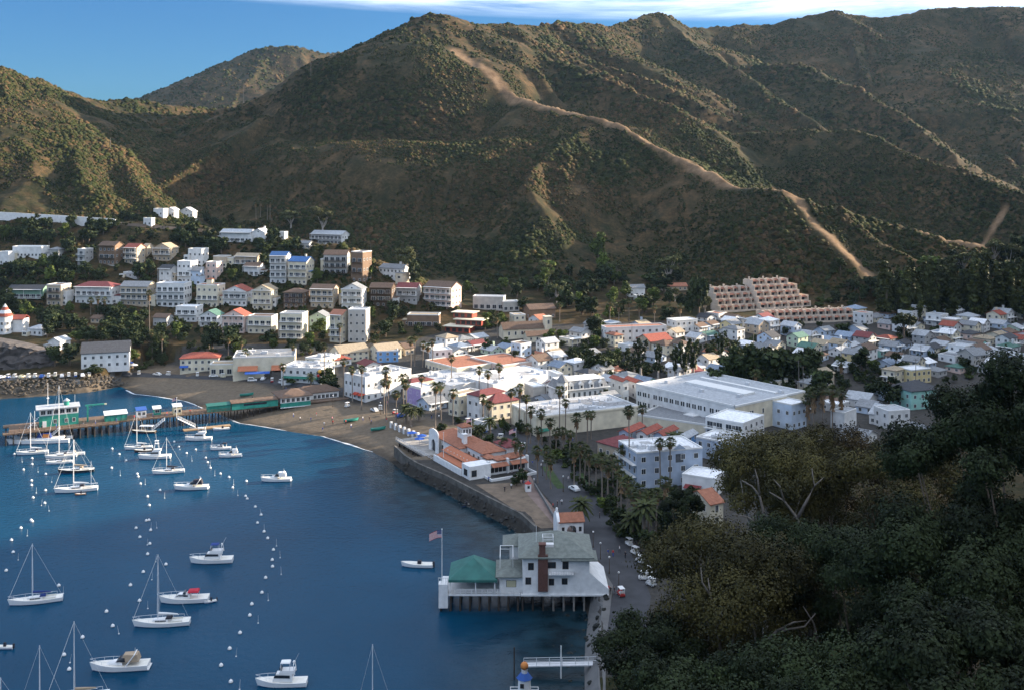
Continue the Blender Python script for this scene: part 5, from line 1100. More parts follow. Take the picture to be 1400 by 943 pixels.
SL = [(826,862),(838,812),(822,770),(795,735),(765,700),(738,668),(722,640),(704,615),(668,588),(620,566),(560,552),(500,547),(450,536),(400,527),(340,521),(250,517),(165,514)]
SRr = [(880,884),(890,815),(872,770),(845,725),(826,690),(806,662),(788,640),(762,618),(728,600),(690,585),(650,562),(585,546),(520,540),(470,530),(410,522),(345,516),(250,512),(168,508)]
ribbon('waterfront_street', SL, SRr[:8]+[(709,592)]+SRr[10:], ASPH, .06)
ribbon('shore_road', [(165,521),(80,526),(0,531),(-160,541)], [(168,508),(80,511),(0,513),(-160,521)], WALK, .05)
ribbon('promenade', [(806,800),(790,762),(772,735),(748,706),(722,676),(706,650)], [(836,806),(820,770),(793,735),(763,701),(736,669),(720,641)], PAVE, .09)
ribbon('clubhouse_ramp', [(800,768),(812,792),(806,830),(798,880),(800,960)], [(818,768),(838,800),(834,835),(828,880),(828,960)], WALK, .12)
ribbon('hill_road', [(158,308),(260,317),(350,323),(420,332)], [(160,304),(262,313),(352,319),(424,329)], mat('road_dirt',(.10,.075,.055),.95,.2,.3), .3)
ribbon('town_street', [(700,612),(760,575),(840,556),(875,548),(960,520)], [(722,606),(776,578),(846,560),(872,553),(968,523)], ASPH, .05)
ribbon('sand_lot', [(650,662),(672,676),(700,694),(722,712),(740,722)], [(706,659),(722,664),(736,674),(750,698),(764,721)], mat('sand_brown',(.125,.095,.068),.95,.25,.4,stain=.3), .07)
ribbon('lawn_strip', [(741,638),(752,656),(762,668)], [(751,636),(764,655),(773,667)], mat('lawn_green',(.035,.06,.018),.95,.3,.6), .12)
ribbon('lawn_strip', [(790,648),(803,664),(815,680)], [(797,646),(810,662),(822,678)], mat('lawn_green',(.035,.06,.018),.95,.3,.6), .12)
# sea wall along the near shore
def wall_along(name, pts, h, t, m, label, cat, zfun):
    b = MB(); n = len(pts); L = []; 
    for i,p in enumerate(pts):
        d = (pts[min(i+1,n-1)]-pts[max(i-1,0)]); d.z = 0; d.normalize(); s = Vector((-d.y,d.x,0))*t/2; z0,z1 = zfun(i,p); L.append([(p-s).x,(p-s).y,(p+s).x,(p+s).y,z0,z1])
    V = []; Fs = []
    for a in L: V += [(a[0],a[1],a[4]),(a[2],a[3],a[4]),(a[2],a[3],a[5]),(a[0],a[1],a[5])]
    for i in range(n-1):
        o = i*4
        for j in range(4): Fs.append((o+j,o+4+j,o+4+(j+1)%4,o+(j+1)%4))
    Fs += [(0,1,2,3),(n*4-1,n*4-2,n*4-3,n*4-4)]; b.add(V,Fs); o = b.build(name, m); tag(o, label, cat); return o
sw = [G(u,v,0) for u,v in [(531,626),(545,640),(562,651),(602,669),(642,691),(670,706),(702,723),(722,742)]]
for p in sw: p.x += 2.2; p.y += .8
wall_along('sea_wall', sw, 4, .7, mat('wall_stained',(.13,.12,.105),.9,.2,.4,stain=.5), 'grey concrete sea wall running below the tiled waterfront restaurant', 'sea wall', lambda i,p:(-1.5,4.3))
sw2 = [hit(u,v) for u,v in [(731,664),(742,682),(756,706),(766,722)]]
wall_along('low_wall', sw2, 1, .4, WALK, 'low curved concrete wall between the sand lot and the promenade', 'wall', lambda i,p:(p.z-.5,p.z+1.0))
ww_ = [hit(u,v) for u,v in [(-60,300),(0,301),(80,304),(158,307)]]; tops = [288,290,294.5,299.5]
wall_along('white_wall', ww_, 4, .6, WHT, 'long white retaining wall beside the hilltop road at the far left', 'wall', lambda i,p:(p.z-2, HC-(tops[i]-VH)*p.y/F))
# crenellated white beach wall
a, b_ = hit(535,584), hit(578,603); root = empty('beach_wall', a, math.atan2((b_-a).y,(b_-a).x)); tag(root, 'low white wall with square posts at the end of the sandy beach', 'wall'); Lw = (b_-a).length
for i in range(8):
    x = i*Lw/7; m = MB(); m.box(x-.45,x+.45,-.45,.45,-.8,2.3); m.build('post', WHT, root)
    if i < 7: m = MB(); m.box(x+.453,x+Lw/7-.453,-.15,.15,-.8,1.5); m.build('panel', mat('wall_panel_grey',(.30,.26,.23),.9,.1), root)
# rocks
def boulders(name, pts, n, spread, r, seed, c, zoff=0):
    rg = np.random.default_rng(seed); b = MB()
    for i in range(n):
        t = rg.uniform(0,len(pts)-1.001); k = int(t); p = Vector(pts[k]).lerp(Vector(pts[k+1]), t-k); x = p.x+rg.normal()*spread; y = p.y+rg.normal()*spread; s = rg.uniform(*r); z = max(-.4, float(gz(x,y)))+zoff
        vs = []; q = rg.uniform(.65,1.25,(4,6))
        for a in range(4):
            for k2 in range(6):
                ph = .35+a*.62; th = k2*1.047+a*.4; vs.append((x+s*math.sin(ph)*math.cos(th)*q[a,k2], y+s*math.sin(ph)*math.sin(th)*q[a,k2], z+s*.75*math.cos(ph)*q[a,(k2+2)%6]))
        fs = [(a*6+k2,(a+1)*6+k2,(a+1)*6+(k2+1)%6,a*6+(k2+1)%6) for a in range(3) for k2 in range(6)]+[tuple(range(5,-1,-1))]; b.add(vs,fs)
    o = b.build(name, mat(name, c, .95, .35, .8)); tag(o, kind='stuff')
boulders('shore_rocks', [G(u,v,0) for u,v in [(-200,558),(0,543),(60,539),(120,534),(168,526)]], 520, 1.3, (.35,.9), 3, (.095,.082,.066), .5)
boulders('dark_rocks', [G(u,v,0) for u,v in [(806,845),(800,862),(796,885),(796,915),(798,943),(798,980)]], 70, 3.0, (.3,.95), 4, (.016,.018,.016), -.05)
boulders('wall_rocks', [G(u,v,0) for u,v in [(545,640),(600,668),(640,690),(690,716),(722,745)]], 160, 1.2, (.3,.9), 5, (.035,.035,.033), -.1)
# dark rock cliff at the left edge
rg = random.Random(8); root = empty('rock_cliff', hit(25,506)); tag(root, 'dark vertical rock cliff at the left edge below the turret house', 'cliff'); b = MB(); V=[]; Fs=[]; nx,nz = 26,8
for j in range(nz+1):
    for i in range(nx+1): V.append((-32+i*1.75, rg.uniform(-1.6,1.2)+j*.35+(i/nx)**3*6, -2+j*(16-8*(i/nx)**2)/nz+rg.uniform(-.5,.5)))
for i in range(nx+1): V.append((-32+i*1.75, 14, 14-8*(i/nx)**2))
for j in range(nz+1):
    for i in range(nx): o = j*(nx+1)+i; Fs.append((o,o+1,o+nx+2,o+nx+1))
b.add(V,Fs); b.build('rock_face', mat('rock_dark',(.09,.08,.075),.95,.35,.5,bump=.6), root)

# ---- green pier
PA, PB = G(12,590,4.5), G(446,548,4.2); PL = (PB-PA).length; PR = math.atan2((PB-PA).y,(PB-PA).x); ZD = 4.4
def pier_x(u):
    k = (u-700)/F; d = PB-PA; t = (k*PA.y-PA.x)/(d.x-k*d.y); return t*PL
pier = empty('pier', (PA.x,PA.y,0), PR); tag(pier, 'long green and brown timber pier on dark piles reaching from beach into harbour', 'pier')
b = MB(); b.box(0,PL+10,0,9,ZD-.45,ZD); b.box(-.003-2,38,-3,-.003,ZD-.45,ZD-.02); b.box(-2,36,9.003,13,ZD-.45,ZD-.02); b.build('deck', PLANK, pier)
NP = 46
for i in range(NP):
    x = -1+i*(PL-4)/NP
    for y in ((-2.5,5,11) if x < 36 else (.5,8.4)):
        m = MB(); m.cyl(x,y+.3*math.sin(i*7.3),-2.5,ZD-.45,.26,.22,7); m.build('pile', PILE, pier)
b = MB(); 
for x0,x1,y in ((-2,38,-3),(39,PL*.62,.0),(PL*.62,PL*.9,0),(39,PL,9)):
    b.box(x0,x1,y-.04,y+.04,ZD+.95,ZD+1.05); b.box(x0,x1,y-.03,y+.03,ZD+.5,ZD+.57)
    for i in range(int((x1-x0)/2)+1): b.box(x0+i*2-.06,x0+i*2+.06,y-.06,y+.06,ZD-.02,ZD+1.05)
b.build('railing', PLANK, pier)
def on_pier(name, label, cat, x, y, z=ZD, rz=0):
    o = empty(name, Matrix.Translation((PA.x,PA.y,0)) @ Matrix.Rotation(PR,4,'Z') @ Vector((x,y,z)), PR+rz); tag(o, label, cat); return o
# harbour office
x0, x1 = pier_x(54), pier_x(108); w = x1-x0; root = on_pier('harbour_office', 'two-storey teal harbour office with white overhanging roof on the pier end', 'building', (x0+x1)/2, 6)
b = MB(); b.box(-w/2,w/2,-3.2,3.2,0,4.2); b.build('wall', TEAL, root); b = MB(); b.box(-w/2+.05,w/2-.05,-3.15,3.15,4.2,6.6); b.build('upper_wall', WHT, root); b = MB(); b.box(-w/2-1.2,w/2+.6,-4.3,4.2,6.6,6.95); b.build('roof', roofm('pale grey'), root)
for i in range(6): put_win(root, -w/2+1.3+i*(w-2.6)/5, -3.152, 4.7, 0, 1.5, 1.4)
for i in range(3): put_win(root, w/2-.048, -2+i*2, 4.7, R(90), 1.3, 1.4)
for i in (-1,2,4): put_win(root, i*1.3, -3.202, 1.2, 0, 1.0, 1.3)
b = MB(); b.box(-w*.42,-w*.32,-3.5,-3.203,0,2.2); b.build('door', WHT, root)
b = MB(); b.cyl(w*.2,0,6.95,8.6,1.0,n=10); b.build('lantern', TEAL, root); b = MB(); b.tube([(w*.2,0,8.6),(w*.2,0,9.6)],[1.3,.1],10); b.build('lantern_roof', roofm('pale grey'), root)
b = MB(); b.cyl(-w*.28,0,6.95,16,.13,.06,6); b.cyl(-w*.28,0,10,10.3,.5,n=6); b.build('radio_mast', WHT, root); b = MB(); b.cyl(w*.42,1,6.95,10.5,.05,n=5); b.build('antenna', WHT, root)
b = MB()
for k in range(8): b.box(-w/2-4+k*.5,-w/2-3.5+k*.5,-2.6,-1.4,k*.5,k*.5+.12)
b.box(-w/2-4,-w/2-.003,-2.66,-2.6,.9,1.0); b.build('stair', WHT, root)
# crane
root = on_pier('pier_crane', 'teal hoist crane with horizontal arm and yellow tip on the pier', 'crane', pier_x(121), 5); b = MB(); b.box(-.3,.3,-.3,.3,0,6); b.build('mast', TEAL, root); b = MB(); b.box(-.9,6.0,-.25,.25,6.0,6.5); b.add([(-.3,.1,4.6),(2.6,.1,6.0),(2.2,.1,6.0),(-.3,.1,4.2),(-.3,-.1,4.6),(2.6,-.1,6.0),(2.2,-.1,6.0),(-.3,-.1,4.2)],[(0,1,2,3),(7,6,5,4),(0,4,5,1),(2,6,7,3)]); b.build('arm', TEAL, root); b = MB(); b.box(6.003,6.9,-.2,.2,5.95,6.45); b.build('arm_tip', YEL, root)
b = MB(); b.cyl(5.6,0,3.5,6,.03,n=4); b.build('cable', DARKW, root)
def shed(name, label, u0, u1, y, h, wm_, rm, rk='flat', dp=5, wins=0):
    x0, x1 = pier_x(u0), pier_x(u1); w = x1-x0; root = on_pier(name, label, 'shed', (x0+x1)/2, y); b = MB(); b.box(-w/2,w/2,-dp/2,dp/2,0,h); b.build('wall', wm_, root)
    b = MB(); b.add([(-w/2-.3,-dp/2-.4,h),(w/2+.3,-dp/2-.4,h),(w/2+.3,dp/2+.3,h+.5),(-w/2-.3,dp/2+.3,h+.5),(-w/2-.3,-dp/2-.4,h+.2),(w/2+.3,-dp/2-.4,h+.2),(w/2+.3,dp/2+.3,h+.7),(-w/2-.3,dp/2+.3,h+.7)],[(3,2,1,0),(4,5,6,7),(0,1,5,4),(1,2,6,5),(2,3,7,6),(3,0,4,7)]); b.build('roof', rm, root)
    for i in range(wins): put_win(root, -w/2+(i+.5)*w/wins, -dp/2-.002, 1.0, 0, min(1.6,w/wins*.6), 1.1)
    return root, w
r_,w = shed('pier_shed','low teal shed with pale roof in the middle of the pier',144,174,3.5,2.5,TEAL,WHT,wins=0); b = MB()
for i in range(5): b.box(-w/2+i*w/4-.06,-w/2+i*w/4+.06,-2.56,-2.503,0,2.5)
b.build('batten', TEALD, r_)
shed('pier_kiosk','small white kiosk with blue roof on the pier',188,201,4.5,2.8,WHT,BLUEP,dp=4,wins=2); shed('pier_kiosk','small teal kiosk next to the blue-roofed kiosk on the pier',212,222,6,2.4,TEAL,WHT,dp=3,wins=1)
shed('pier_kiosk','cream ticket kiosk with white roof near the pier gangway',238,249,3,3.2,YEL,WHT,dp=3.5,wins=2)
r_,w = shed('pier_gallery','long narrow teal gallery along the pier in front of the restaurant',284,316,1.8,2.2,TEAL,TEALD,dp=3); r_,w = shed('pier_gallery','longer teal gallery with open counter beside the pier restaurant',317,380,1.8,2.6,TEAL,PLANK,dp=4); b = MB(); b.box(-w*.25,w*.25,-2.06,-2.003,1.3,2.1); b.build('counter_opening', GLASS, r_)
# pier restaurant
x0, x1 = pier_x(383), pier_x(424); w = x1-x0; root = on_pier('pier_restaurant', 'white and teal pier restaurant with hipped brown shingle roof', 'restaurant', (x0+x1)/2, 5.2); b = MB(); b.box(-w/2,w/2,-6,6,-.8,.9); b.build('lower_wall', TEAL, root); b = MB(); b.box(-w/2+.03,w/2-.03,-5.97,5.97,.9,3.2); b.build('wall', WHT, root); rr = roof_part(root,'hip',w,12,3.2,2.4,'brown',.9)
for i in range(6): put_win(root, -w/2+1.1+i*(w-2.2)/5, -5.972, 1.2, 0, 1.2, 1.4)
for i in range(4): put_win(root, -w/2+.028, 4.2-i*2.6, 1.2, R(-90), 1.2, 1.4)
b = MB(); b.box(-w/2-.1,w/2+.1,-6.3,-6.003,-1.1,-.8); b.build('skirt', WHT, root)
for i in range(5): m = MB(); m.cyl(-w/2+.5+i*(w-1)/4,-5.5,-4.6,-.8,.2,n=6); m.build('pile', PILE, root)
x0, x1 = pier_x(418), pier_x(452); w = x1-x0; root = on_pier('pier_annex', 'long low white annex with brown hipped roof behind the pier restaurant', 'restaurant', (x0+x1)/2+2, 9.5, 3.9); b = MB(); b.box(-w/2-5,w/2+3,-4.5,4.5,-1.5,3.2); b.build('wall', WHT, root); rr = roof_part(root,'hip',w+8,9,3.2,2.4,'brown',.7); rr.location=(-1,0,0)
for i in range(6): put_win(root, -2+i*(w)/6, -4.502, .8, 0, 1.2, 1.4)
# gangways and flag
def bar_thing(name, label, cat, p, q, w, m, rails=True):
    p, q = Vector(p), Vector(q); d = (q-p); s = Vector((-d.y,d.x,0)).normalized()*w/2; root = empty(name, p); tag(root, label, cat); e = q-p; b = MB()
    b.add([tuple(-s),tuple(s),tuple(e+s),tuple(e-s)]+[tuple(v+Vector((0,0,.2))) for v in (-s,s,e+s,e-s)],[(3,2,1,0),(4,5,6,7),(0,1,5,4),(1,2,6,5),(2,3,7,6),(3,0,4,7)]); b.build('walkway', m, root)
    if rails:
        for sg in (-1,1):
            b = MB(); o = s*sg; b.tube([o+Vector((0,0,1.1)),e+o+Vector((0,0,1.1))],.06,5); b.tube([o+Vector((0,0,.65)),e+o+Vector((0,0,.65))],.04,5)
            for k in range(7): z = e*k/6+o; b.tube([z+Vector((0,0,.2)),z+Vector((0,0,1.1))],.05,4)
            b.build('handrail', m, root)
    return root
g1 = P(243,571,G(243,578,4.4).y); bar_thing('gangway','white gangway sloping down right from the pier to a float','gangway',G(243,572,4.3),G(267,583.5,.6),1.4,WHT); bar_thing('gangway','white gangway sloping down left from the pier to the canopied launch','gangway',G(225,574,4.3),G(208,588,.6),1.4,WHT); bar_thing('gangway','white gangway from the pier end down to the catamaran','gangway',G(82,586,4.3),G(66,600,.8),1.2,WHT)
b = MB(); p = G(283,585,.0); b.box(-9,9,-1.6,1.6,-.3,.45); o = b.build('landing_float', mat('float_wood',(.28,.19,.11),.9,.2)); o.location = p; o.rotation_euler = (0,0,PR); tag(o,'timber landing float beside the pier with dinghies','float')
def flagpole(name, label, loc, h, fw, flip=-1, us=True, m=None):
    root = empty(name, loc); tag(root, label, 'flag pole'); b = MB(); b.cyl(0,0,0,h,.11,.06,7); b.ball(0,0,h+.1,.16); b.build('pole', WHT, root)
    if fw:
        fh = fw*.58; b = MB(); nx = 10; rows = 13
        def pt(i,k): t = i/nx; return (flip*fw*t, .22*math.sin(t*5.5)*fw*.3, h-.15-fh*(1-k/rows)-.28*fw*t*t)
        for k in range(rows):
            for i in range(nx): b.add([pt(i,k),pt(i+1,k),pt(i+1,k+1),pt(i,k+1)],[(0,1,2,3) if flip < 0 else (3,2,1,0)], 2 if (k >= 6 and i < 4) else (0 if k % 2 == 0 else 1))
        fl = b.build('flag', [mat('flag_red',(.45,.03,.04),.8,.05), WHT, mat('flag_blue',(.02,.03,.13),.8,.05)], root)
        so_ = fl.modifiers.new('thickness','SOLIDIFY'); so_.thickness = .03
        st = MB()
        for r_ in range(4):
            for c_ in range(4):
                q = [pt(.4+c_*.95+dx,6.7+r_*1.65+dz) for dx,dz in ((-.16,-.3),(.16,-.3),(.16,.3),(-.16,.3))]; st.add([(x,y-.04,z) for x,y,z in q],[(0,1,2,3)])
        st.build('star', WHT, fl)
    return root
flagpole('flag_pole','flag pole with small flag beside the cream ticket kiosk on the pier', G(241.5,571,4.4), 8, 1.8)

# ---- clubhouse on piles
TC = Vector(P(714,809.6,0)) if False else None
ZC = 4.3; c0 = G(714.5,809.6,ZC); c1 = G(806,809.6,ZC); CW = (c1-c0).length; root = empty('clubhouse', c0, math.atan2((c1-c0).y,(c1-c0).x)); tag(root, 'large white two-storey clubhouse on piles with grey hipped roof and brick chimney', 'clubhouse')
CD = 13.5; EH = 8.0
b = MB(); b.box(0,CW,0,CD,-.3,EH); b.add([(CW+.003,0,-.3),(CW+.003,CD,-.3),(CW+.003,CD,4.6),(CW+.003,0,4.6),(CW+4.4,0,-.3),(CW+4.4,CD,-.3),(CW+4.4,CD,.8),(CW+4.4,0,.8)],[(4,5,6,7),(0,4,7,3),(1,2,6,5),(3,7,6,2),(0,1,5,4)]); b.build('wall', WHT, root)
rr = roof_part(root,'hip',CW,CD,EH,3.9,'sage',1.0,.3); rr.location=(CW/2,CD/2,0)
rr = roof_part(root,'hip',7,5,EH-.4,1.6,'sage',.7,.25,'side_roof'); rr.location=(CW-2.4,1.9,0)
rr = roof_part(root,'hip',9,6,EH-1.5,2.0,'sage',.7,.25,'rear_roof'); rr.location=(.5,CD+1,0); rr = roof_part(root,'hip',8,5.5,EH-4.6,1.5,'sage',.7,.25,'rear_roof'); rr.location=(CW-3,CD+2,0)
b = MB(); b.box(-3,5,CD-2,CD+3.5,-.3,EH-1.5); b.box(CW-7,CW+1,CD-1,CD+4.5,-.3,EH-4.6); b.build('rear_wall', WHT, root)
b = MB(); b.box(3.5,5.75,-.75,-.003,.5,EH+.8); b.box(3.8,5.2,-.7,.6,EH+.8,EH+3.0); b.box(3.65,5.35,-.85,.75,EH+3.0,EH+3.3); b.build('chimney', BRICK, root)
for x,z,w_,h_ in ((1.9,5.3,1.05,1.35),(1.3,2.0,1.05,1.35),(6.6,1.8,1.0,1.3),(9.6,2.0,1.1,1.2),(6.5,5.7,2.0,1.2),(9.8,5.5,1.2,1.5)): put_win(root, x, -.002, z, 0, w_, h_, 'dark')
railing(root, 5.9, 11.6, -.0, 4.7, WHT, 1.1, 'balcony', 1.5)
# widow's walk on the roof
b = MB(); b.box(4.6,7.2,2.0,4.6,EH+.9,EH+2.3); 
for x,y in ((4.7,2.1),(7.1,2.1),(4.7,4.5),(7.1,4.5)): b.box(x-.08,x+.08,y-.08,y+.08,EH+2.7,EH+3.9)
for z in (3.3,3.8): b.box(4.6,7.2,2.03,2.11,EH+z,EH+z+.1); b.box(4.6,7.2,4.46,4.54,EH+z,EH+z+.1); b.box(4.63,4.71,2.1,4.5,EH+z,EH+z+.1); b.box(7.06,7.14,2.1,4.5,EH+z,EH+z+.1)
b.cyl(3.2,3.6,EH+1,EH+6.0,.06,n=6); b.build('roof_platform', WHT, root)
# lower wing at the left
b = MB(); b.box(-5.3,-.003,1,10,-.3,3.3); b.build('wing_wall', WHT, root); rr = roof_part(root,'hip',5.6,9,3.3,1.7,'sage',.8,.22,'wing_roof'); rr.location=(-2.6,5.4,0); put_win(root,-2.6,.998,.9,0,2.3,1.6); b = MB(); b.box(-3.65,-1.55,.93,.96,.95,2.4); b.build('blind', mat('blind_cream',(.45,.42,.28),.8,.05), root)
b = MB()
for k in range(11): b.box(-4.6,-2.9,CD*.75-k*.75,CD*.75-k*.75+.75,3.4+0.0*k+max(0,(5-k))*.0,3.5)
for s_ in (-5.2,-2.2):
    for k in range(7): b.box(s_-.05,s_+.05,3+k*1.3-.05,3+k*1.3+.05,4.6,6.9)
    b.box(s_-.06,s_+.06,3,10.8,6.8,6.95); b.box(s_-.05,s_+.05,3,10.8,6.2,6.3); b.box(s_-.05,s_+.05,3,10.8,5.6,5.7)
b.box(-5.2,-2.2,10.7,10.8,6.8,6.95); b.box(-5.2,-2.2,10.7,10.8,6.0,6.1); b.build('upper_deck_rail', WHT, root)
b = MB(); b.box(-.4,CW+4.4,-.3,CD,-.7,-.3); b.build('floor_beam', WHT, root)
for i in range(9):
    for y in (0.4,5,10): m = MB(); m.cyl(-.0+i*2.35,y,-ZC-1.5,-.7,.26,.22,7); m.build('pile', mat('pile_pale',(.22,.20,.18),.9,.3,1) if i > 2 else PILE, root)
# deck with the green canopy
DX0 = -(714.5-601)*c0.y/F; b = MB(); b.box(DX0,-.45,0.0,10.5,-.75,-.31); b.build('deck', WHT, root)
for i in range(9):
    for y in (.4,5,10): m = MB(); m.cyl(DX0+.3+i*2.2,y,-ZC-1.5,-.75,.26,.22,7); m.build('pile', PILE, root)
b = MB(); 
for x0,x1 in ((DX0+3.5,DX0+12.2),(DX0+12.6,DX0+13.8),(DX0+14.0,-.6)):
    for z in (.35,.75,1.1): b.box(x0,x1,-.06,.02,-.3+z-.05,-.3+z+.05)
    n = max(2,int((x1-x0)/1.1))
    for k in range(n+1): x = x0+(x1-x0)*k/n; b.box(x-.07,x+.07,-.08,.04,-.7,.85)
b.build('deck_railing', WHT, root)
cx0, cx1 = DX0+2.0, DX0+13.2; b = MB(); X = (cx0+cx1)/2; z0, z1 = 3.0, 6.4
v = [(cx0,-.3,z0),(cx1,-.3,z0),(cx1,10.4,z0),(cx0,10.4,z0),(X,4.2,z1),(X,6.2,z1)]; b.add(v,[(0,1,4),(1,2,5,4),(2,3,5),(3,0,4,5)])
b.add([(p[0],p[1],p[2]-.12) for p in v],[(4,1,0),(4,5,2,1),(5,3,2),(5,4,0,3)])
for (xa,ya),(xb,yb) in (((cx0,-.3),(cx1,-.3)),((cx1,-.3),(cx1,10.4)),((cx1,10.4),(cx0,10.4)),((cx0,10.4),(cx0,-.3))): b.add([(xa,ya,z0),(xb,yb,z0),(xb,yb,z0-.55),(xa,ya,z0-.55)],[(0,3,2,1)])
b.build('canopy', AWNG, root)
for x in (cx0+.4,X+.6,cx1-.6):
    for y in (.2,9.9): m = MB(); m.box(x-.12,x+.12,y-.12,y+.12,-.3,z0-.1); m.build('canopy_post', WHT, root)
b = MB(); b.box(cx0+.3,cx1-.3,9.5,9.7,-.3,2.6); b.build('back_screen', DARKW, root)
b = MB(); b.box(DX0-.2,DX0+1.9,-.4,1.8,-3.4,2.0); b.build('landing_stage', WHT, root); b = MB(); 
for k in range(5): b.box(DX0-.25+k*.53,DX0-.17+k*.53,-.5,-.42,2.0,3.6)
b.box(DX0-.3,DX0+2,-.5,-.42,3.5,3.62); b.build('landing_rail', WHT, root)
fp = Matrix.Translation(c0) @ Matrix.Rotation(root.rotation_euler.z,4,'Z') @ Vector((DX0+.5,.6,2.0)); flagpole('flag_pole','tall white flag pole with striped flag at the clubhouse deck corner', fp, 12.2, 2.9)

# ---- arched gate lodge
c = hit(779,729); root = empty('arched_gatehouse', c, R(8)); tag(root, 'white arched gatehouse with terracotta roof beside the clubhouse', 'gatehouse'); w, h, d = 6.4, 4.1, 5.2
def arch_wall(w, h, aw, ah, y0, y1, n=10):
    b = MB(); pts = [(-aw/2,0)]+[(-aw/2*math.cos(math.pi*i/n), ah-aw/2+aw/2*math.sin(math.pi*i/n)) for i in range(n+1)]+[(aw/2,0)]
    outer = [(-w/2,0)]+[(-w/2+w*i/n, h) for i in range(n+1)]+[(w/2,0)]; m_ = len(pts)
    for y, f in ((y0,0),(y1,1)):
        for i in range(m_-1):
            q = [(pts[i][0],y,pts[i][1]),(pts[i+1][0],y,pts[i+1][1]),(outer[i+1][0],y,outer[i+1][1]),(outer[i][0],y,outer[i][1])]; b.add(q,[(3,2,1,0) if f else (0,1,2,3)])
    for a in (pts,outer):
        for i in range(m_-1): b.add([(a[i][0],y0,a[i][1]),(a[i+1][0],y0,a[i+1][1]),(a[i+1][0],y1,a[i+1][1]),(a[i][0],y1,a[i][1])],[(0,1,2,3)])
    return b
b = arch_wall(w,h,2.6,3.1,-d/2,-d/2+.4); b2 = arch_wall(w,h,2.6,3.1,d/2-.4,d/2); b.add(b2.v,b2.f); b.box(-w/2,-w/2+.4,-d/2+.403,d/2-.403,-.5,h); b.box(w/2-.4,w/2,-d/2+.403,d/2-.403,-.5,h); b.build('wall', WHT, root)
rr = roof_part(root,'side',w,d,h,1.5,'terracotta',.35)
b = MB(); n = 12; prof = [(-d/2-.2,0)]+[(-d/2-.2+(d+.4)*i/n, h+.2+1.9*math.sin(math.pi*i/n)**.8) for i in range(n+1)]+[(d/2+.2,0)]
b.add([(-w/2-.75,y,z) for y,z in prof]+[(-w/2-.003,y,z) for y,z in prof],[tuple(range(len(prof))),tuple(range(2*len(prof)-1,len(prof)-1,-1))]+[(i,(i+1)%len(prof),len(prof)+(i+1)%len(prof),len(prof)+i) for i in range(len(prof))]); b.build('gable_wall', WHT, root)
b = MB(); b.box(-w/2-.6,-w/2-.1,-.6,.6,h+2.0,h+2.6); b.ball(-w/2-.35,0,h+2.8,.35); b.build('finial', WHT, root); put_win(root,-2.3,-d/2-.002,1.6,0,.5,1.0,'dark'); put_win(root,2.3,-d/2-.002,1.6,0,.5,1.0,'dark')

# ---- waterfront restaurant with tiled roofs, on its platform over the sea wall
o0 = G(652,657,3.0); root = empty('waterfront_restaurant', (o0.x,o0.y,3.4), R(-60.5)); tag(root, 'rambling white Spanish restaurant with terracotta roofs over the sea wall', 'restaurant')
b = MB(); b.box(-58,0,-3,16,-.6,0); b.build('platform', CONC, root)
for i in range(14): m = MB(); m.cyl(-56+i*4,-2.4,-5,-.6,.28,n=6); m.build('pile', PILE, root)
def rbox(x0,x1,y0,y1,h,nm='wall'): b = MB(); b.box(x0,x1,y0,y1,0,h); return b.build(nm, WHT, root)
rbox(-42,-20,4,15,4.6); rr = roof_part(root,'hip',22,11,4.6,2.8,'terracotta',.5); rr.location=(-31,9.5,0)
rbox(-20,-8.5,6.5,15,5.2); rr = roof_part(root,'hip',11.4,8.5,5.2,2.2,'terracotta',.5); rr.location=(-14.2,10.75,0)
rbox(-16,-8,15.2,21,6.2,'tower_wall'); rr = roof_part(root,'hip',8,5.8,6.2,1.8,'maroon',.5,.22,'tower_roof'); rr.location=(-12,18.1,0)
# arched sea gable
b = arch_wall(7.5,6.2,3.2,4.2,-.2,.2); o = b.build('arched_gable', WHT, root); o.location = (-37,2.4,0); b = MB(); b.cyl(0,0,-.2,.2,3.75,n=24); 
b = MB(); n = 14; pr = [(-3.75,6.2)]+[(-3.75*math.cos(math.pi*i/n),6.2+1.6*math.sin(math.pi*i/n)) for i in range(1,n)]+[(3.75,6.2)]; b.add([(x,-.2,z) for x,z in pr]+[(x,.2,z) for x,z in pr],[tuple(range(len(pr))),tuple(range(2*len(pr)-1,len(pr)-1,-1))]+[(i+1,i,len(pr)+i,len(pr)+i+1) for i in range(len(pr)-1)]); o2 = b.build('gable_crest', WHT, root); o2.location = (-37,2.4,0)
b = MB(); b.box(-38.7,-35.3,2.7,2.75,0,4.3); b.build('arch_glass', GLASS, root)
# lantern tower
b = MB(); b.box(-28.2,-24.6,7.2,10.8,5,10.2); b.build('lantern_tower', WHT, root); rr = roof_part(root,'hip',3.6,3.6,10.2,1.3,'terracotta',.4,.2,'lantern_roof'); rr.location=(-26.4,9,0)
for i in range(3):
    put_win(root,-27.5+i*1.1,7.198,8,0,.6,1.5); put_win(root,-24.598,7.9+i*1.1,8,R(90),.6,1.5); put_win(root,-28.202,7.9+i*1.1,8,R(-90),.6,1.5)
b = MB(); b.box(-22.6,-21.2,6,7.4,5,8.6); b.box(-22.8,-21,5.8,7.6,8.6,8.9); b.build('chimney', WHT, root)
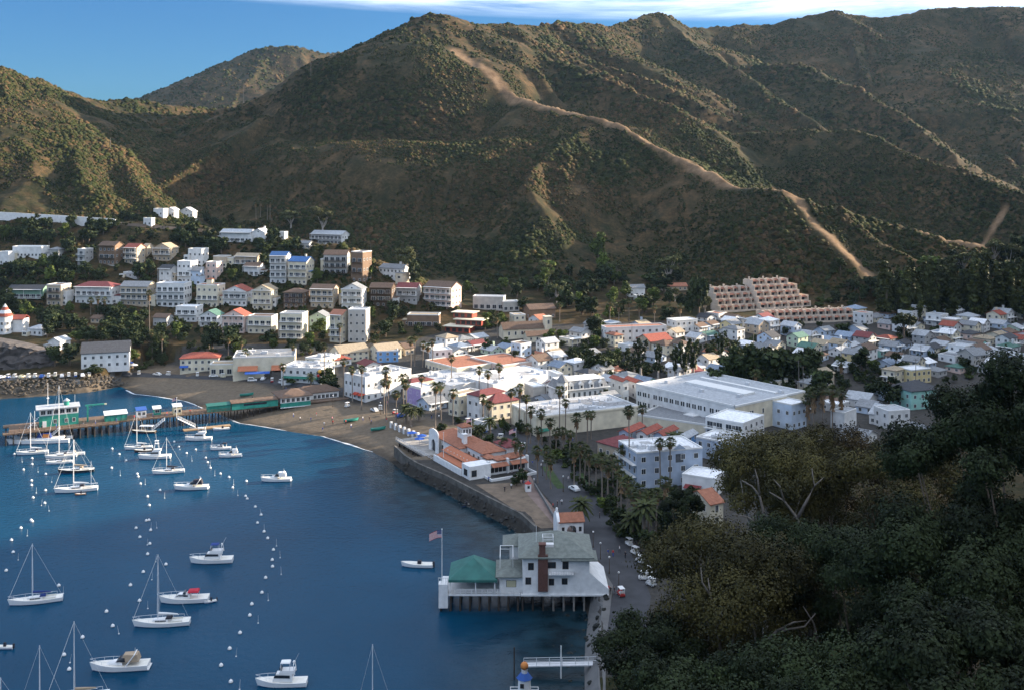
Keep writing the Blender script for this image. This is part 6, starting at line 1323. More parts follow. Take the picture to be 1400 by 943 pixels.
# terraces on the sea side
rbox(-26,-5.5,-2.6,6.4,1.6); b = MB(); b.box(-26,-5.5,-2.9,-2.603,-1.2,2.2); b.build('terrace_wall', WHT, root)
awning(root,-25.5,-6,3.2,4.6,3.4,'terracotta','terrace_awning',1.0); awning(root,-25,-6,.2,3.1,2.4,'terracotta','terrace_awning',.8)
for i in range(9): put_win(root,-24.5+i*2.2,-.32,1.7,0,1.5,1.0) if False else None
for i in range(9): m = MB(); m.box(-25.2+i*2.35,-25.0+i*2.35,.8,1.0,1.6,4.2); m.build('terrace_post', WHT, root)
rbox(-5.4,0,-2.6,5,4.4); put_win(root,.002,-1,1.2,R(90),1.6,1.8,'dark'); put_win(root,-2.7,-2.602,1.2,0,2.2,1.8,'dark')
# near wing, facing the camera along +x
rbox(-6.5,-1.5,5.01,19.5,4.0,'wing_wall'); b = MB(); b.box(-1.49,4.5,3,19,-.6,.02); b.build('patio', mat('patio_brown',(.24,.085,.05),.9,.2,1.5), root)
b = MB(); b.box(4.5,4.9,2.6,19.2,-3,1.0); b.box(-1.2,4.5,2.6,2.95,-3,1.0); b.box(-1.2,4.5,18.9,19.2,-1,1.0); b.build('patio_wall', WHT, root)
for y0,y1 in ((5.6,11.6),(12.6,18.6)):
    b = MB(); b.add([(-1.48,y0,3.9),(-1.48,y1,3.9),(.5,y1,3.1),(.5,y0,3.1),(-1.48,y0,3.75),(-1.48,y1,3.75),(.5,y1,2.95),(.5,y0,2.95)],[(3,2,1,0),(4,5,6,7),(2,3,7,6),(0,4,7,3),(1,2,6,5)]); b.build('tiled_awning', roofm('terracotta'), root)
    for i in range(4): put_win(root,-1.498,y0+.8+i*1.45,1.0,R(90),1.0,1.4,'dark')
for y in (4.9,11.9,19.2): m = MB(); m.box(-2,-.9,y-.35,y+.35,0,4.9); m.build('pier_post', WHT, root)
b = MB()
for i,(x,y) in enumerate(((-18,2),(-12,3.5),(-7,8),(-4,14),(-4,10),(-5,17))): rr = roof_part(root,'hip',4.5,3.2,4.4 if x > -8 else 2.6,.9,'terracotta',.3,.2,'small_roof'); rr.location=(x,y if x > -8 else 5,0)
for i in range(6): put_win(root,-40+i*3.4,3.998,1.0,0,1.4,1.8)
for i in range(3): put_win(root,-18+i*3.4,6.498,2.2,0,1.2,1.6)
for i in range(2): put_win(root,-7.998,16.6+i*2.6,2.4,R(90),.9,1.6)
# deck at the far end: rails, blue sunshades
b = MB(); 
for z in (.5,1.0): b.box(-58,-26.2,-2.95,-2.87,z,z+.07)
for i in range(17): b.box(-58+i*2-.05,-58+i*2+.05,-2.97,-2.87,0,1.07)
b.build('deck_rail', METAL, root)
for i,(x,y) in enumerate(((-55,2),(-49.5,3.5),(-46,1),(-44,5.5))):
    q = Matrix.Translation(root.location) @ Matrix.Rotation(R(-60.5),4,'Z') @ Vector((x,y,0)); sh = empty('sunshade', q); tag(sh, ['flat blue sunshade at the far end of the restaurant deck','blue sunshade second from the far end of the restaurant deck','blue sunshade at the rail before the arched gable','blue sunshade close beside the arched gable'][i], 'sunshade', 'blue sunshades on the restaurant deck')
    m = MB(); m.cyl(0,0,0,2.6,.06,n=5); m.build('pole', METAL, sh); m = MB(); m.tube([(0,0,2.5),(0,0,3.1)],[1.9,.05],8); m.build('shade', mat('awning_blue',(.03,.10,.38),.8,.1), sh)
q = Matrix.Translation(root.location) @ Matrix.Rotation(R(-60.5),4,'Z') @ Vector((-20.5,-1.8,1.6)); flagpole('flag_pole','white flag pole without tall flag at the restaurant terrace', q, 9, 0)
q = Matrix.Translation(root.location) @ Matrix.Rotation(R(-60.5),4,'Z') @ Vector((-14,22.2,0)); flagpole('flag_pole','flag pole with striped flag behind the restaurant tower', q, 10.5, 2.3)
q = Matrix.Translation(root.location) @ Matrix.Rotation(R(-60.5),4,'Z') @ Vector((-27,12,6)); flagpole('flag_pole','short flag pole with flag on the lantern roof of the restaurant', q, 6.4, 1.8)
# ---- bottom edge: beacon tower, footbridge, poles
c = P(717,990,186); root = empty('beacon_tower', (c.x,186,1.9)); tag(root, 'small white tower with blue roof and orange ball at the bottom edge', 'tower')
b = MB(); b.box(-2.6,2.6,-2.4,2.4,2.2,2.6); b.build('landing', WHT, root)
for x in (-2.2,2.2):
    for y in (-2,2): m = MB(); m.cyl(x,y,-4.5,2.2,.2,n=6); m.build('pile', PILE, root)
b = MB(); b.cyl(0,0,2.6,6.6,1.25,1.1,8); b.build('wall', WHT, root); b = MB(); b.tube([(0,0,6.6),(0,0,7.5)],[1.5,.75],8); b.build('roof', BLUEP, root); b = MB(); b.cyl(0,0,7.5,8.1,.55,n=10); b.build('drum', METAL, root); b = MB(); b.ball(0,0,8.75,.72,n=12,m=8); b.build('ball', ORNG, root, True); put_win(root,-.45,-1.1,5.3,R(-12),.5,.6,'dark')
b = MB()
for z in (3.2,3.7):
    for y in (-2.35,2.35): b.box(-2.6,2.6,y-.04,y+.04,z,z+.08)
    for x in (-2.55,2.55): b.box(x-.04,x+.04,-2.3,2.3,z,z+.08)
for i in range(7): b.box(-2.6+i*.85,-2.52+i*.85,-2.4,-2.32,2.6,3.75)
b.build('railing', WHT, root)
bar_thing('footbridge','white railed footbridge crossing the rocky inlet at the bottom edge','bridge',P(716,909,205),P(822,907,205),1.6,METAL)
for u,vt,lb in ((703,884,'slim grey mooring pole left of the beacon tower'),(767,882,'white mooring pole beside the footbridge')): b = MB(); top = P(u,vt,203); b.cyl(0,0,-3,top.z,.16,.13,7); o = b.build('mooring_pole', WHT if u > 750 else PILE); o.location = (top.x,203,0); tag(o, lb, 'pole')
# ================================================================ BOATS
GEL = mat('gelcoat_white', (.70,.70,.69), .35, .04, .5); HDK = mat('hull_dark', (.03,.035,.04), .4, .1); STRIPE = mat('boot_stripe', (.03,.05,.14), .5, .1); DECK = mat('deck_cream', (.66,.64,.58), .7, .08); ALU = mat('mast_alloy', (.62,.63,.65), .45, .08); TAN = mat('canvas_tan', (.35,.27,.19), .85, .1)
CANV = {'blue':mat('canvas_blue',(.02,.045,.18),.85,.1),'red':mat('canvas_red',(.45,.03,.05),.85,.1),'dark':mat('canvas_dark',(.03,.03,.04),.85,.1),'tan':TAN,'white':GEL}
def hull_mesh(L, B, Hh, hullm, sail=True, n=14):
    V=[]; Fs=[]; mi=[]
    for i in range(n+1):
        t = i/n; wdt = B/2*(max(.0,1-max(0,(t-.38)/.62)**2.3)*(.80+.20*min(1,t/.35)) if sail else max(0,1-max(0,(t-.5)/.5)**2.2)*(.95+.05*min(1,t/.3))); wdt = max(wdt,.02); x = -L/2+L*t
        sh = Hh*(.9+.45*t*t-.12*math.sin(math.pi*t)); over = L*.05*t*t
        V += [(x,-.0,-.35),(x,-wdt*.80,-.02),(x,-wdt*.86,.14),(x+over,-wdt,sh),(x+over,-wdt*.88,sh-.02),(x+over,wdt*.88,sh-.02),(x+over,wdt,sh),(x,wdt*.86,.14),(x,wdt*.80,-.02)]
    for i in range(n):
        a = i*9; c = a+9
        for j in range(9):
            Fs.append((a+j,a+(j+1)%9,c+(j+1)%9,c+j)); mi.append(2 if j == 4 else (1 if j in (1,7) else 0))
    Fs.append(tuple(range(8,-1,-1))); mi.append(0); Fs.append(tuple(range(n*9,n*9+9))); mi.append(0)
    b = MB(); b.v = V; b.f = Fs; b.m = mi; return b, [hullm, STRIPE, DECK]
def loft_box(b, x0, x1, w0, w1, z0, z1, inx0=.0, inx1=.0, inw=.1, mi=0):
    b.add([(x0,-w0/2,z0),(x1,-w1/2,z0),(x1,w1/2,z0),(x0,w0/2,z0),(x0+inx0,-w0/2+inw,z1),(x1-inx1,-w1/2+inw,z1),(x1-inx1,w1/2-inw,z1),(x0+inx0,w0/2-inw,z1)],[(3,2,1,0),(4,5,6,7),(0,1,5,4),(1,2,6,5),(2,3,7,6),(3,0,4,7)],mi)
def rail(b, L, B, z, x0f, n=9, h=.65):
    for s in (-1,1):
        pts = []
        for i in range(n+1):
            t = x0f+(1-x0f)*i/n; wdt = B/2*max(.02,1-max(0,(t-.45)/.55)**2.3)*.9; pts.append(Vector((-L/2+L*t+L*.04*t*t, s*wdt, z*(.9+.45*t*t)+h)))
        b.tube(pts,.035,4)
        for p in pts[::2]: b.tube([p-Vector((0,0,h)),p],.03,4)
def sailboat(u, v, px, mastv, label, cover='blue', hullc='white', ang=0, boom=True, stay=True, dingy=None, mizzen=False, mcol=None, mu=None):
    c = G(u,v,0); L = px*c.y/F*.97/max(.5,math.cos(R(ang))); B = L*.28; Hh = L*.085+.15; root = empty('sailboat', c, math.pi+R(ang)+math.atan2(c.x,c.y)*-0.6); tag(root, label, 'sailboat', 'boats moored in the harbour')
    hb, ms = hull_mesh(L,B,Hh,GEL if hullc == 'white' else HDK); hb.build('hull', ms, root)
    b = MB(); loft_box(b,-L*.12,L*.2,B*.56,B*.36,Hh*.82,Hh*.82+L*.052,.1,L*.05); cab = b.build('cabin', GEL, root)
    for s in (-1,1): m = MB(); m.box(-L*.08,L*.12,s*B*.25-.03,s*B*.25+.03,Hh*.82+L*.016,Hh*.82+L*.036); m.build('cabin_window', GLASS, cab)
    b = MB(); b.box(-L*.36,-L*.15,-B*.24,B*.24,Hh*.84,Hh*.86); b.box(-L*.37,-L*.14,B*.24,B*.3,Hh*.84,Hh*1.08); b.box(-L*.37,-L*.14,-B*.3,-B*.24,Hh*.84,Hh*1.08); b.build('cockpit', DECK, root)
    if mastv:
        mt = HC-(mastv-VH)*c.y/F; mx_ = L*.08; b = MB(); b.cyl(mx_,0,Hh*.8,mt,.11,.075,7); b.build('mast', ALU, root)
        b = MB()
        for z in (.45,.72): b.box(mx_-.03,mx_+.03,-B*.24,B*.24,mt*z,mt*z+.05)
        b.build('spreader', ALU, root)
        b = MB(); bow = Vector((L*.53,0,Hh*1.35)); st = Vector((-L*.49,0,Hh)); top = Vector((mx_,0,mt-.1)); b.tube([bow,top],.045 if stay else .02,4); b.tube([st,top],.018,4)
        for s in (-1,1): b.tube([(mx_-.1,s*B*.46,Hh),(mx_,s*B*.22,mt*.72),top],.018,4)
        b.build('rigging', ALU if not stay else GEL, root)
        if boom:
            b = MB(); b.tube([(mx_,0,Hh+L*.095),(-L*.3,0,Hh+L*.085)],[.08,.06],6); b.build('boom', ALU, root); b = MB(); b.tube([(mx_-.12,0,Hh+L*.13),(-L*.08,0,Hh+L*.118),(-L*.28,0,Hh+L*.1)],[.28,.24,.12],7); b.build('sail_cover', CANV[cover], root)
    if cover: b = MB(); loft_box(b,-L*.18,-L*.06,B*.5,B*.5,Hh*.84+L*.05,Hh*.84+L*.09,.2,.35); b.build('spray_hood', CANV[cover if cover != 'white' else 'dark'], root)
    b = MB(); rail(b,L,B,Hh,.12,9,.6); b.build('guard_rail', ALU, root)
    if mizzen: b = MB(); b.cyl(-L*.34,0,Hh*.8,L*.75,.08,.05,6); b.tube([(-L*.34,0,Hh+.9),(-L*.5,0,Hh+.9)],.12,6); b.build('mizzen_mast', ALU, root)
    return root, L, B, Hh
def motorboat(u, v, px, label, kind='cruiser', canvas=None, ang=0, hullc='white'):
    c = G(u,v,0); L = px*c.y/F*.95/max(.5,math.cos(R(ang))); B = L*.31; Hh = L*.10+.2; root = empty('motorboat', c, math.pi+R(ang)-.6*math.atan2(c.x,c.y)); tag(root, label, 'motorboat', 'boats moored in the harbour')
    hb, ms = hull_mesh(L,B,Hh,GEL,False); hb.build('hull', ms, root); z = Hh*.9
    if kind == 'flybridge':
        b = MB(); loft_box(b,-L*.22,L*.2,B*.74,B*.55,z,z+1.5,.1,L*.09,.14); cab = b.build('cabin', GEL, root)
        m = MB(); loft_box(m,-L*.17,L*.165,B*.72,B*.56,z+.75,z+1.28,.05,L*.03,.02); m.build('cabin_window', GLASS, cab)
        b = MB(); loft_box(b,-L*.26,L*.06,B*.66,B*.55,z+1.5,z+2.15,.0,L*.04,.08); b.build('flybridge', GEL, root); b = MB(); loft_box(b,L*.0,L*.05,B*.5,B*.45,z+2.15,z+2.6,.1,.0,.1); b.build('windscreen', GLASS, root)
        if canvas:
            b = MB(); loft_box(b,-L*.17,L*.03,B*.55,B*.5,z+3.5,z+3.68,.1,.1,.15); b.build('bimini', CANV[canvas], root); b = MB()
            for xx in (-L*.16,L*.02):
                for s in (-1,1): b.tube([(xx,s*B*.26,z+2.1),(xx,s*B*.26,z+3.5)],.04,4)
            b.build('bimini_frame', ALU, root)
        b = MB(); 
        for s in (-1,1): b.tube([(-L*.27,s*B*.32,z+1.4),(-L*.24,s*B*.3,z+3.3)],.09,5)
        b.tube([(-L*.24,-B*.3,z+3.3),(-L*.24,B*.3,z+3.3)],.1,5); b.tube([(-L*.24,0,z+3.3),(-L*.34,0,z+5.2)],.03,4); b.ball(-L*.24,0,z+3.5,.3); b.build('radar_arch', GEL, root)
    elif kind == 'express':
        b = MB(); loft_box(b,-L*.05,L*.26,B*.66,B*.3,z*1.05,z+.75,.0,L*.14,.15); b.build('foredeck', GEL, root); b = MB(); loft_box(b,-L*.1,L*.07,B*.68,B*.55,z+.7,z+1.45,.1,L*.09,.12); b.build('windscreen', GLASS, root)
        b = MB(); loft_box(b,-L*.34,-L*.02,B*.72,B*.62,z+.6,z+1.95,.35,.5,.28); b.build('cockpit_canopy', CANV[canvas or 'tan'], root)
        b = MB()
        for s in (-1,1): b.tube([(-L*.12,s*B*.4,z*.95),(-L*.26,s*B*.38,z+2.0)],[.14,.1],5)
        b.tube([(-L*.26,-B*.38,z+2.0),(-L*.26,B*.38,z+2.0)],.12,5); b.tube([(-L*.26,.2,z+2),(-L*.26,.2,z+3.1)],.03,4); b.build('radar_arch', GEL, root)
        b = MB(); b.box(-L*.53,-L*.49,-B*.42,B*.42,.15,.3); b.build('swim_step', GEL, root)
    elif kind == 'skiff':
        b = MB(); b.box(-L*.12,L*.0,-B*.18,B*.18,z*.9,z+.75); b.build('console', CANV['dark'], root); b = MB(); b.box(-L*.34,-L*.26,-B*.4,B*.4,z*.8,z*.92); b.build('seat', DECK, root); b = MB(); b.box(-L*.56,-L*.49,-.2,.2,.1,Hh+.45); b.build('outboard_motor', CANV['dark'], root)
        b = MB(); loft_box(b,-L*.45,L*.3,B*.7,B*.45,z*.84,z*.87,0,0,.02); b.build('sole', mat('deck_grey',(.25,.25,.25),.8,.1), root)
    elif kind == 'tower':
        b = MB(); loft_box(b,-L*.16,L*.17,B*.72,B*.56,z,z+1.6,.1,L*.09,.14); cab = b.build('cabin', GEL, root); m = MB(); loft_box(m,-L*.12,L*.14,B*.7,B*.57,z+.75,z+1.3,.05,L*.03,.02); m.build('cabin_window', GLASS, cab); b = MB()
        for s in (-1,1):
            b.tube([(-L*.15,s*B*.3,z),(-L*.09,s*B*.14,z+5)],.05,4); b.tube([(L*.05,s*B*.3,z+1.5),(-L*.02,s*B*.14,z+5)],.05,4)
        b.box(-L*.12,L*.01,-B*.18,B*.18,z+4.0,z+4.15); b.box(-L*.12,L*.01,-B*.2,B*.2,z+5,z+5.12); b.tube([(-L*.05,0,z+5),(-L*.02,0,z+7.5)],.03,4); b.build('tuna_tower', ALU, root)
        b = MB(); loft_box(b,-L*.2,L*.05,B*.62,B*.5,z+1.6,z+2.2,.1,.3,.1); b.build('flybridge', GEL, root)
    else:
        b = MB(); loft_box(b,-L*.12,L*.24,B*.68,B*.4,z*1.0,z+.95,.05,L*.12,.13); cab = b.build('cabin', GEL, root); m = MB(); loft_box(m,-L*.08,L*.19,B*.66,B*.44,z+.42,z+.78,.05,L*.06,.02); m.build('cabin_window', GLASS, cab); b = MB(); loft_box(b,-L*.3,-L*.06,B*.7,B*.62,z+1.25,z+1.6,.2,.3,.22)
        b.build('bimini', CANV[canvas or 'white'], root); b = MB()
        for xx in (-L*.28,-L*.08):
            for s in (-1,1): b.tube([(xx,s*B*.33,z),(xx,s*B*.32,z+1.3)],.04,4)
        b.build('bimini_frame', ALU, root); b = MB(); loft_box(b,-L*.03,L*.04,B*.6,B*.5,z+.9,z+1.4,.1,.2,.1); b.build('windscreen', GLASS, root)
    if kind != 'skiff': b = MB(); rail(b,L,B,Hh,.5,7,.6); b.build('bow_rail', ALU, root)
    return root, L, B, Hh
S = sailboat; M_ = motorboat
S(222,854,75,757,'white sloop with furled headsail and white boom, nearest whole sailboat','white',ang=-4); S(50,823,68,742,'white sloop with blue sail cover near the left edge','blue',ang=3)
S(231,646,42,597,'white sloop with dark sail cover right of the tower motor yacht','dark',ang=4); S(190,613,36,562,'white sloop with furled mainsail beside the tower motor yacht','white',ang=2)
S(105,671,55,600,'white ketch-rigged sailboat with orange dinghy alongside','white',ang=3,mizzen=True); S(105,645,46,600,'dark-hulled sailboat with pale deck among white boats','tan','dark',ang=0)
S(97,622,36,None,'white boat with tan cover and no mast, nearest the dark-hulled sailboat','tan',ang=4); S(82,633,34,None,'plain white mastless hull just above the dark-hulled sailboat','white',ang=3,boom=False); S(84,625,40,526,'white sloop with very tall mast behind the mastless hulls','white',ang=2,boom=False); S(45,620,40,563,'white sloop just below the catamaran','white',ang=3)
S(108,958,80,848,'white sailboat with tan sail cover, hull cut by the bottom edge','tan',ang=4); S(60,985,70,881,'sailboat of which only the brown mast rises above the bottom edge at the left','dark',ang=3,stay=False); S(6,990,60,925,'sailboat of which a short mast tip shows in the bottom left corner','white',ang=3,stay=False); S(514,990,60,880,'sailboat of which a lone white mast shows at the bottom edge centre','white',ang=3,stay=False)
M_(290,768,58,'white flybridge cruiser with blue bimini','flybridge','blue',ang=-4); r_,L,B,Hh = M_(253,822,66,'white cabin cruiser with bright red canopy','cruiser','red',ang=-4); M_(165,914,78,'white express cruiser with tan cockpit canopy and radar arch','express','tan',ang=-6); M_(386,936,70,'white flybridge cruiser cut by the bottom edge','flybridge','white',ang=-5)
M_(378,657,41,'lone white express cruiser off the sandy beach','express','white',ang=-4); M_(262,668,46,'white express cruiser with dark canopy, below the dark-covered sloop','express','dark',ang=-4); M_(315,624,31,'white cruiser with white canopy, outermost of three near the pier','express','white',ang=0); M_(302,614,28,'small white cruiser with dark canopy, middle of three near the pier','cruiser','dark',ang=3); M_(272,601,36,'white cruiser with bridge canopy, closest of three to the pier','flybridge','white',ang=-3); M_(212,626,43,'white sport fishing yacht with tall tower','tower',ang=-3)
M_(571,774,44,'open white skiff with dark outboard in front of the clubhouse','skiff',ang=-7); M_(196,617,24,'small brown open boat beside the furled white sloop','skiff',ang=0); M_(303,587,22,'white skiff moored at the landing float','skiff',ang=10); M_(268,586,18,'white skiff at the left end of the landing float','skiff',ang=-5); M_(110,676,14,'orange dinghy tied to the ketch','skiff',ang=5)
M_(288,823,16,'grey dinghy with outboard behind the red-canopied cruiser','skiff',ang=20); M_(5,886,26,'dinghy with dark motor cut by the left edge','skiff',ang=-15); M_(637,691,12,'tiny dark dinghy off the sea wall','skiff',ang=40)
for o in bpy.data.objects:
    if o.get('label') == 'orange dinghy tied to the ketch':
        for c in o.children:
            if c.name.startswith('hull'): c.data.materials[0] = ORNG
    if o.get('label') in ('tiny dark dinghy off the sea wall',):
        for c in o.children:
            if c.name.startswith('hull'): c.data.materials[0] = HDK; c.data.materials[2] = HDK
    if o.get('label') == 'small brown open boat beside the furled white sloop':
        for c in o.children:
            if c.name.startswith('hull'): c.data.materials[0] = DARKW
# catamaran
c = G(57,603,0); L = 77*c.y/F; root = empty('catamaran', c, math.pi+R(8)); tag(root, 'large white catamaran with blue and orange cover beside the pier end', 'catamaran', 'boats moored in the harbour')
for s in (-1,1): hb, ms = hull_mesh(L,2.2,1.5,GEL); o = hb.build('hull', ms, root); o.location = (0,s*2.7,0)
b = MB(); loft_box(b,-L*.38,L*.25,6.2,5.6,1.2,1.75); b.build('bridge_deck', GEL, root); b = MB(); loft_box(b,-L*.18,L*.08,4.6,3.6,1.75,3.4,.3,1.2,.3); b.build('cover', CANV['blue'], root); b = MB(); loft_box(b,-L*.16,-L*.04,4.72,4.5,2.0,3.2,.2,.2,.2); b.build('cover_patch', ORNG, root); b = MB(); rail(b,L,6,1.3,.3,8,.7); b.build('guard_rail', ALU, root)
b = MB(); b.cyl(L*.12,0,1.7,11.5,.12,.08,7); b.build('mast', ALU, root)
# canopied launch by the pier
c = G(197,591,0); root = empty('launch', c, math.pi); tag(root, 'brown launch with flat white canopy moored against the pier', 'launch', 'boats moored in the harbour'); hb, ms = hull_mesh(9,2.8,.9,DARKW,False); hb.build('hull', ms, root); b = MB(); loft_box(b,-3.6,1.6,2.6,2.2,2.7,2.85,.1,.1,.1); b.build('canopy', GEL, root); b = MB()
for x in (-3.4,-1,1.3):
    for s in (-1,1): b.tube([(x,s*1.05,.7),(x,s*1.05,2.7)],.05,4)
b.build('canopy_post', ALU, root)
# ================================================================ BUOYS
b = MB(); nseg = 12; prof = [(.02,.62),(.22,.58),(.40,.42),(.50,.18),(.52,.0),(.48,-.2),(.3,-.42)]
for (r0,z0),(r1,z1) in zip(prof[:-1],prof[1:]): 
    o = len(b.v); b.v += [(r0*math.cos(2*math.pi*k/nseg),r0*math.sin(2*math.pi*k/nseg),z0+.12) for k in range(nseg)]+[(r1*math.cos(2*math.pi*k/nseg),r1*math.sin(2*math.pi*k/nseg),z1+.12) for k in range(nseg)]
    b.f += [(o+k,o+nseg+k,o+nseg+(k+1)%nseg,o+(k+1)%nseg) for k in range(nseg)]; b.m += [1 if z0 < .1 else 0]*nseg
b.tube([(0,0,.7),(0,0,.95)],.05,5); BUOY = b.mesh('mooring_buoy', [GEL, mat('buoy_weed',(.12,.13,.12),.8,.2)]); BUOY.polygons.foreach_set('use_smooth',[True]*len(BUOY.polygons))
b = MB(); b.cyl(0,0,-.3,.15,.2,.16,7); b.tube([(0,0,.1),(.12,.05,1.9)],[.035,.02],4); WAND = b.mesh('mooring_wand', GEL)
z3 = [(78,680),(175,703),(175,735),(128,765),(250,790),(172,825),(172,850),(248,878),(180,918),(613,650),(652,680),(690,715),(610,755),(750,788),(755,803),(768,842),(875,878),(806,912),(953,612),(978,640),(1020,675),(1070,655),(1125,700),(1135,725),(1150,755),(1205,787),(1252,806),(1347,828),(1272,863),(1343,910)]
z6 = [(315,28),(311,63),(312,86),(288,125),(275,177),(240,217),(233,256),(199,317),(163,372),(133,430),(167,487)]
z8 = [(165,40),(110,82),(60,146),(70,210),(33,308),(790,40),(722,82),(742,130),(795,165),(783,220),(880,275),(760,315),(692,385),(740,468),(565,525),(598,602),(438,662),(340,755),(367,832),(312,387)]
BU = [(x/4,450+y/4) for x,y in z3]+[(250+x/2.545,740+y/2.545) for x,y in z6]+[(x/3.88,700+y/3.88) for x,y in z8]+[(338,681),(349,692),(357,703),(352,714),(361,726),(366,735),(204,690),(200,711),(206,724),(61,687),(44,712)]
def bzone(u,v):
    col = 'left' if u < 130 else 'middle' if u < 262 else 'right'; row = 'off the pier' if v < 668 else 'in mid harbour' if v < 760 else 'near large sailboats' if v < 850 else 'towards bottom edge'
    return f'in {col} buoy column {row}'
for u,v in BU:
    o = link('mooring_buoy', BUOY); o.scale = (.82,)*3; o.location = G(u,v+1,0); later(o, 'white ball buoy', bzone(u,v), u, 'buoy', 'mooring buoys in the harbour')
for u,v in BU[::2]:
    o = link('mooring_wand', WAND); o.location = G(u+9+3*math.sin(u),v+11,0); o.rotation_euler = (0,.15*math.sin(v),u); later(o, 'tiny white mooring wand', bzone(u,v), u, 'mooring wand', 'mooring wands beside the buoys')

# ================================================================ VEHICLES, PEOPLE, STREET FURNITURE
TYRE = mat('tyre_black', (.02,.02,.02), .9, .1)
def wheels(root, xs, ys, r):
    for x in xs:
        for y in ys:
            m = MB(); m.tube([(x,y-.1,r),(x,y+.1,r)],r,10); w_ = m.build('wheel', TYRE, root); m = MB(); m.tube([(x,y-.115,r),(x,y+.115,r)],r*.5,8); m.build('rim', METAL, w_)
def cart(loc, rz, label, body='white', roof='white', zone=None, u=0):
    root = empty('golf_cart', loc, rz); cm = {'white':GEL,'blue':BLUEP,'red':REDP,'cream':YEL,'grey':METAL}
    b = MB(); loft_box(b,-1.2,1.2,1.2,1.2,.28,.72,.0,.1,.03); loft_box(b,.55,1.25,1.15,1.0,.72,1.0,.1,.35,.05); b.build('body', cm[body], root); b = MB(); b.box(-.75,.1,-.52,.52,.72,.95); b.box(-.85,-.7,-.52,.52,.95,1.35); b.build('seat', DECK, root)
    b = MB(); loft_box(b,-1.15,.75,1.25,1.2,1.9,2.0,.1,.1,.06); b.build('roof', cm[roof], root); b = MB()
    for x,x2 in ((-1.0,-.95),(.85,.6)):
        for s in (-.52,.52): b.tube([(x,s,.7),(x2,s,1.9)],.04,4)
    b.build('roof_post', ALU, root); wheels(root,(-.8,.85),(-.52,.52),.26)
    if label: tag(root, label, 'golf cart', 'golf carts in the streets')
    else: later(root, f'{body} golf cart with {roof} roof', zone, u, 'golf cart', 'golf carts in the streets')
def car(loc, rz, label, body='white', van=False, zone=None, u=0):
    root = empty('parked_van' if van else 'parked_car', loc, rz); cm = {'white':GEL,'blue':BLUEP,'red':REDP,'cream':YEL,'grey':METAL,'dark':CANV['dark']}[body]
    b = MB(); loft_box(b,-2.1,2.1,1.75,1.65,.35,.95,.08,.12,.06); b.build('body', cm, root); b = MB(); loft_box(b,-1.95 if van else -1.5,1.0,1.65,1.6,.95,2.0 if van else 1.5,.15 if van else .5,.7,.16); cab = b.build('cabin', cm, root)
    m = MB(); loft_box(m,-1.75 if van else -1.35,.85,1.67,1.62,1.05,1.75 if van else 1.4,.1 if van else .38,.52,.13); m.build('window', GLASS, cab); wheels(root,(-1.3,1.3),(-.78,.78),.33)
    for s in (-.6,.6): m = MB(); m.box(2.09,2.13,s-.18,s+.18,.62,.78); m.build('headlight', METAL, root)
    if label: tag(root, label, 'van' if van else 'car', 'vehicles in the streets')
    else: later(root, f'{body} {"van" if van else "small car"}', zone, u, 'van' if van else 'car', 'vehicles in the streets')
def at_px(u,v): p = hit(u,v); p.z += .07; return p
car(at_px(785,670),R(120),'white car driving up the waterfront street','white'); car(at_px(345,521),R(8),'white van parked before the market hall','white',True)
cart(at_px(849,814),R(105),'red golf cart with white roof at the clubhouse ramp','red','white'); cart(at_px(868,757),R(125),'white golf cart parked right of the street under garden trees, upper one','white','white'); cart(at_px(875,769),R(125),'white golf cart with grey body parked just below the upper one','grey','white')
for i in range(14): u = 2+i*9.2; (cart if i % 3 else car)(at_px(u,517-u*.02),R(85+i*3),None,['white','blue','white','cream','grey'][i%5],zone='on the left shore road',u=u)
for u,v,k in ((360,519,0),(372,522,1),(384,524,1),(320,517,1),(305,516,1),(292,515,0),(270,514,1),(230,513,1),(215,513,0),(190,512,1),(520,560,1),(512,562,0),(475,556,1),(540,566,1),(548,570,0),(662,592,1),(684,600,1),(715,610,0),(640,578,1),(880,792,1),(885,785,1),(890,800,1),(860,745,1)):
    z = 'by the market hall' if u < 400 and u > 250 else 'by the left shore corner' if u < 260 else 'behind the beach' if u < 600 else 'beside the tiled restaurant' if u < 730 else 'by the garden trees'
    (cart if k else car)(at_px(u,v),R(VR.uniform(0,180)),None,VR.choice(['white','white','blue','grey','cream','red']),zone=z,u=u)
for u,v,k in ((888,536,0),(896,538,0),(868,534,0),(690,476,0),(700,478,0),(715,479,0),(705,474,0)): car(at_px(u,v),R(VR.uniform(0,60)),None,VR.choice(['white','dark','grey']),zone='behind the flat hotel' if u > 800 else 'on the lot below the church',u=u)
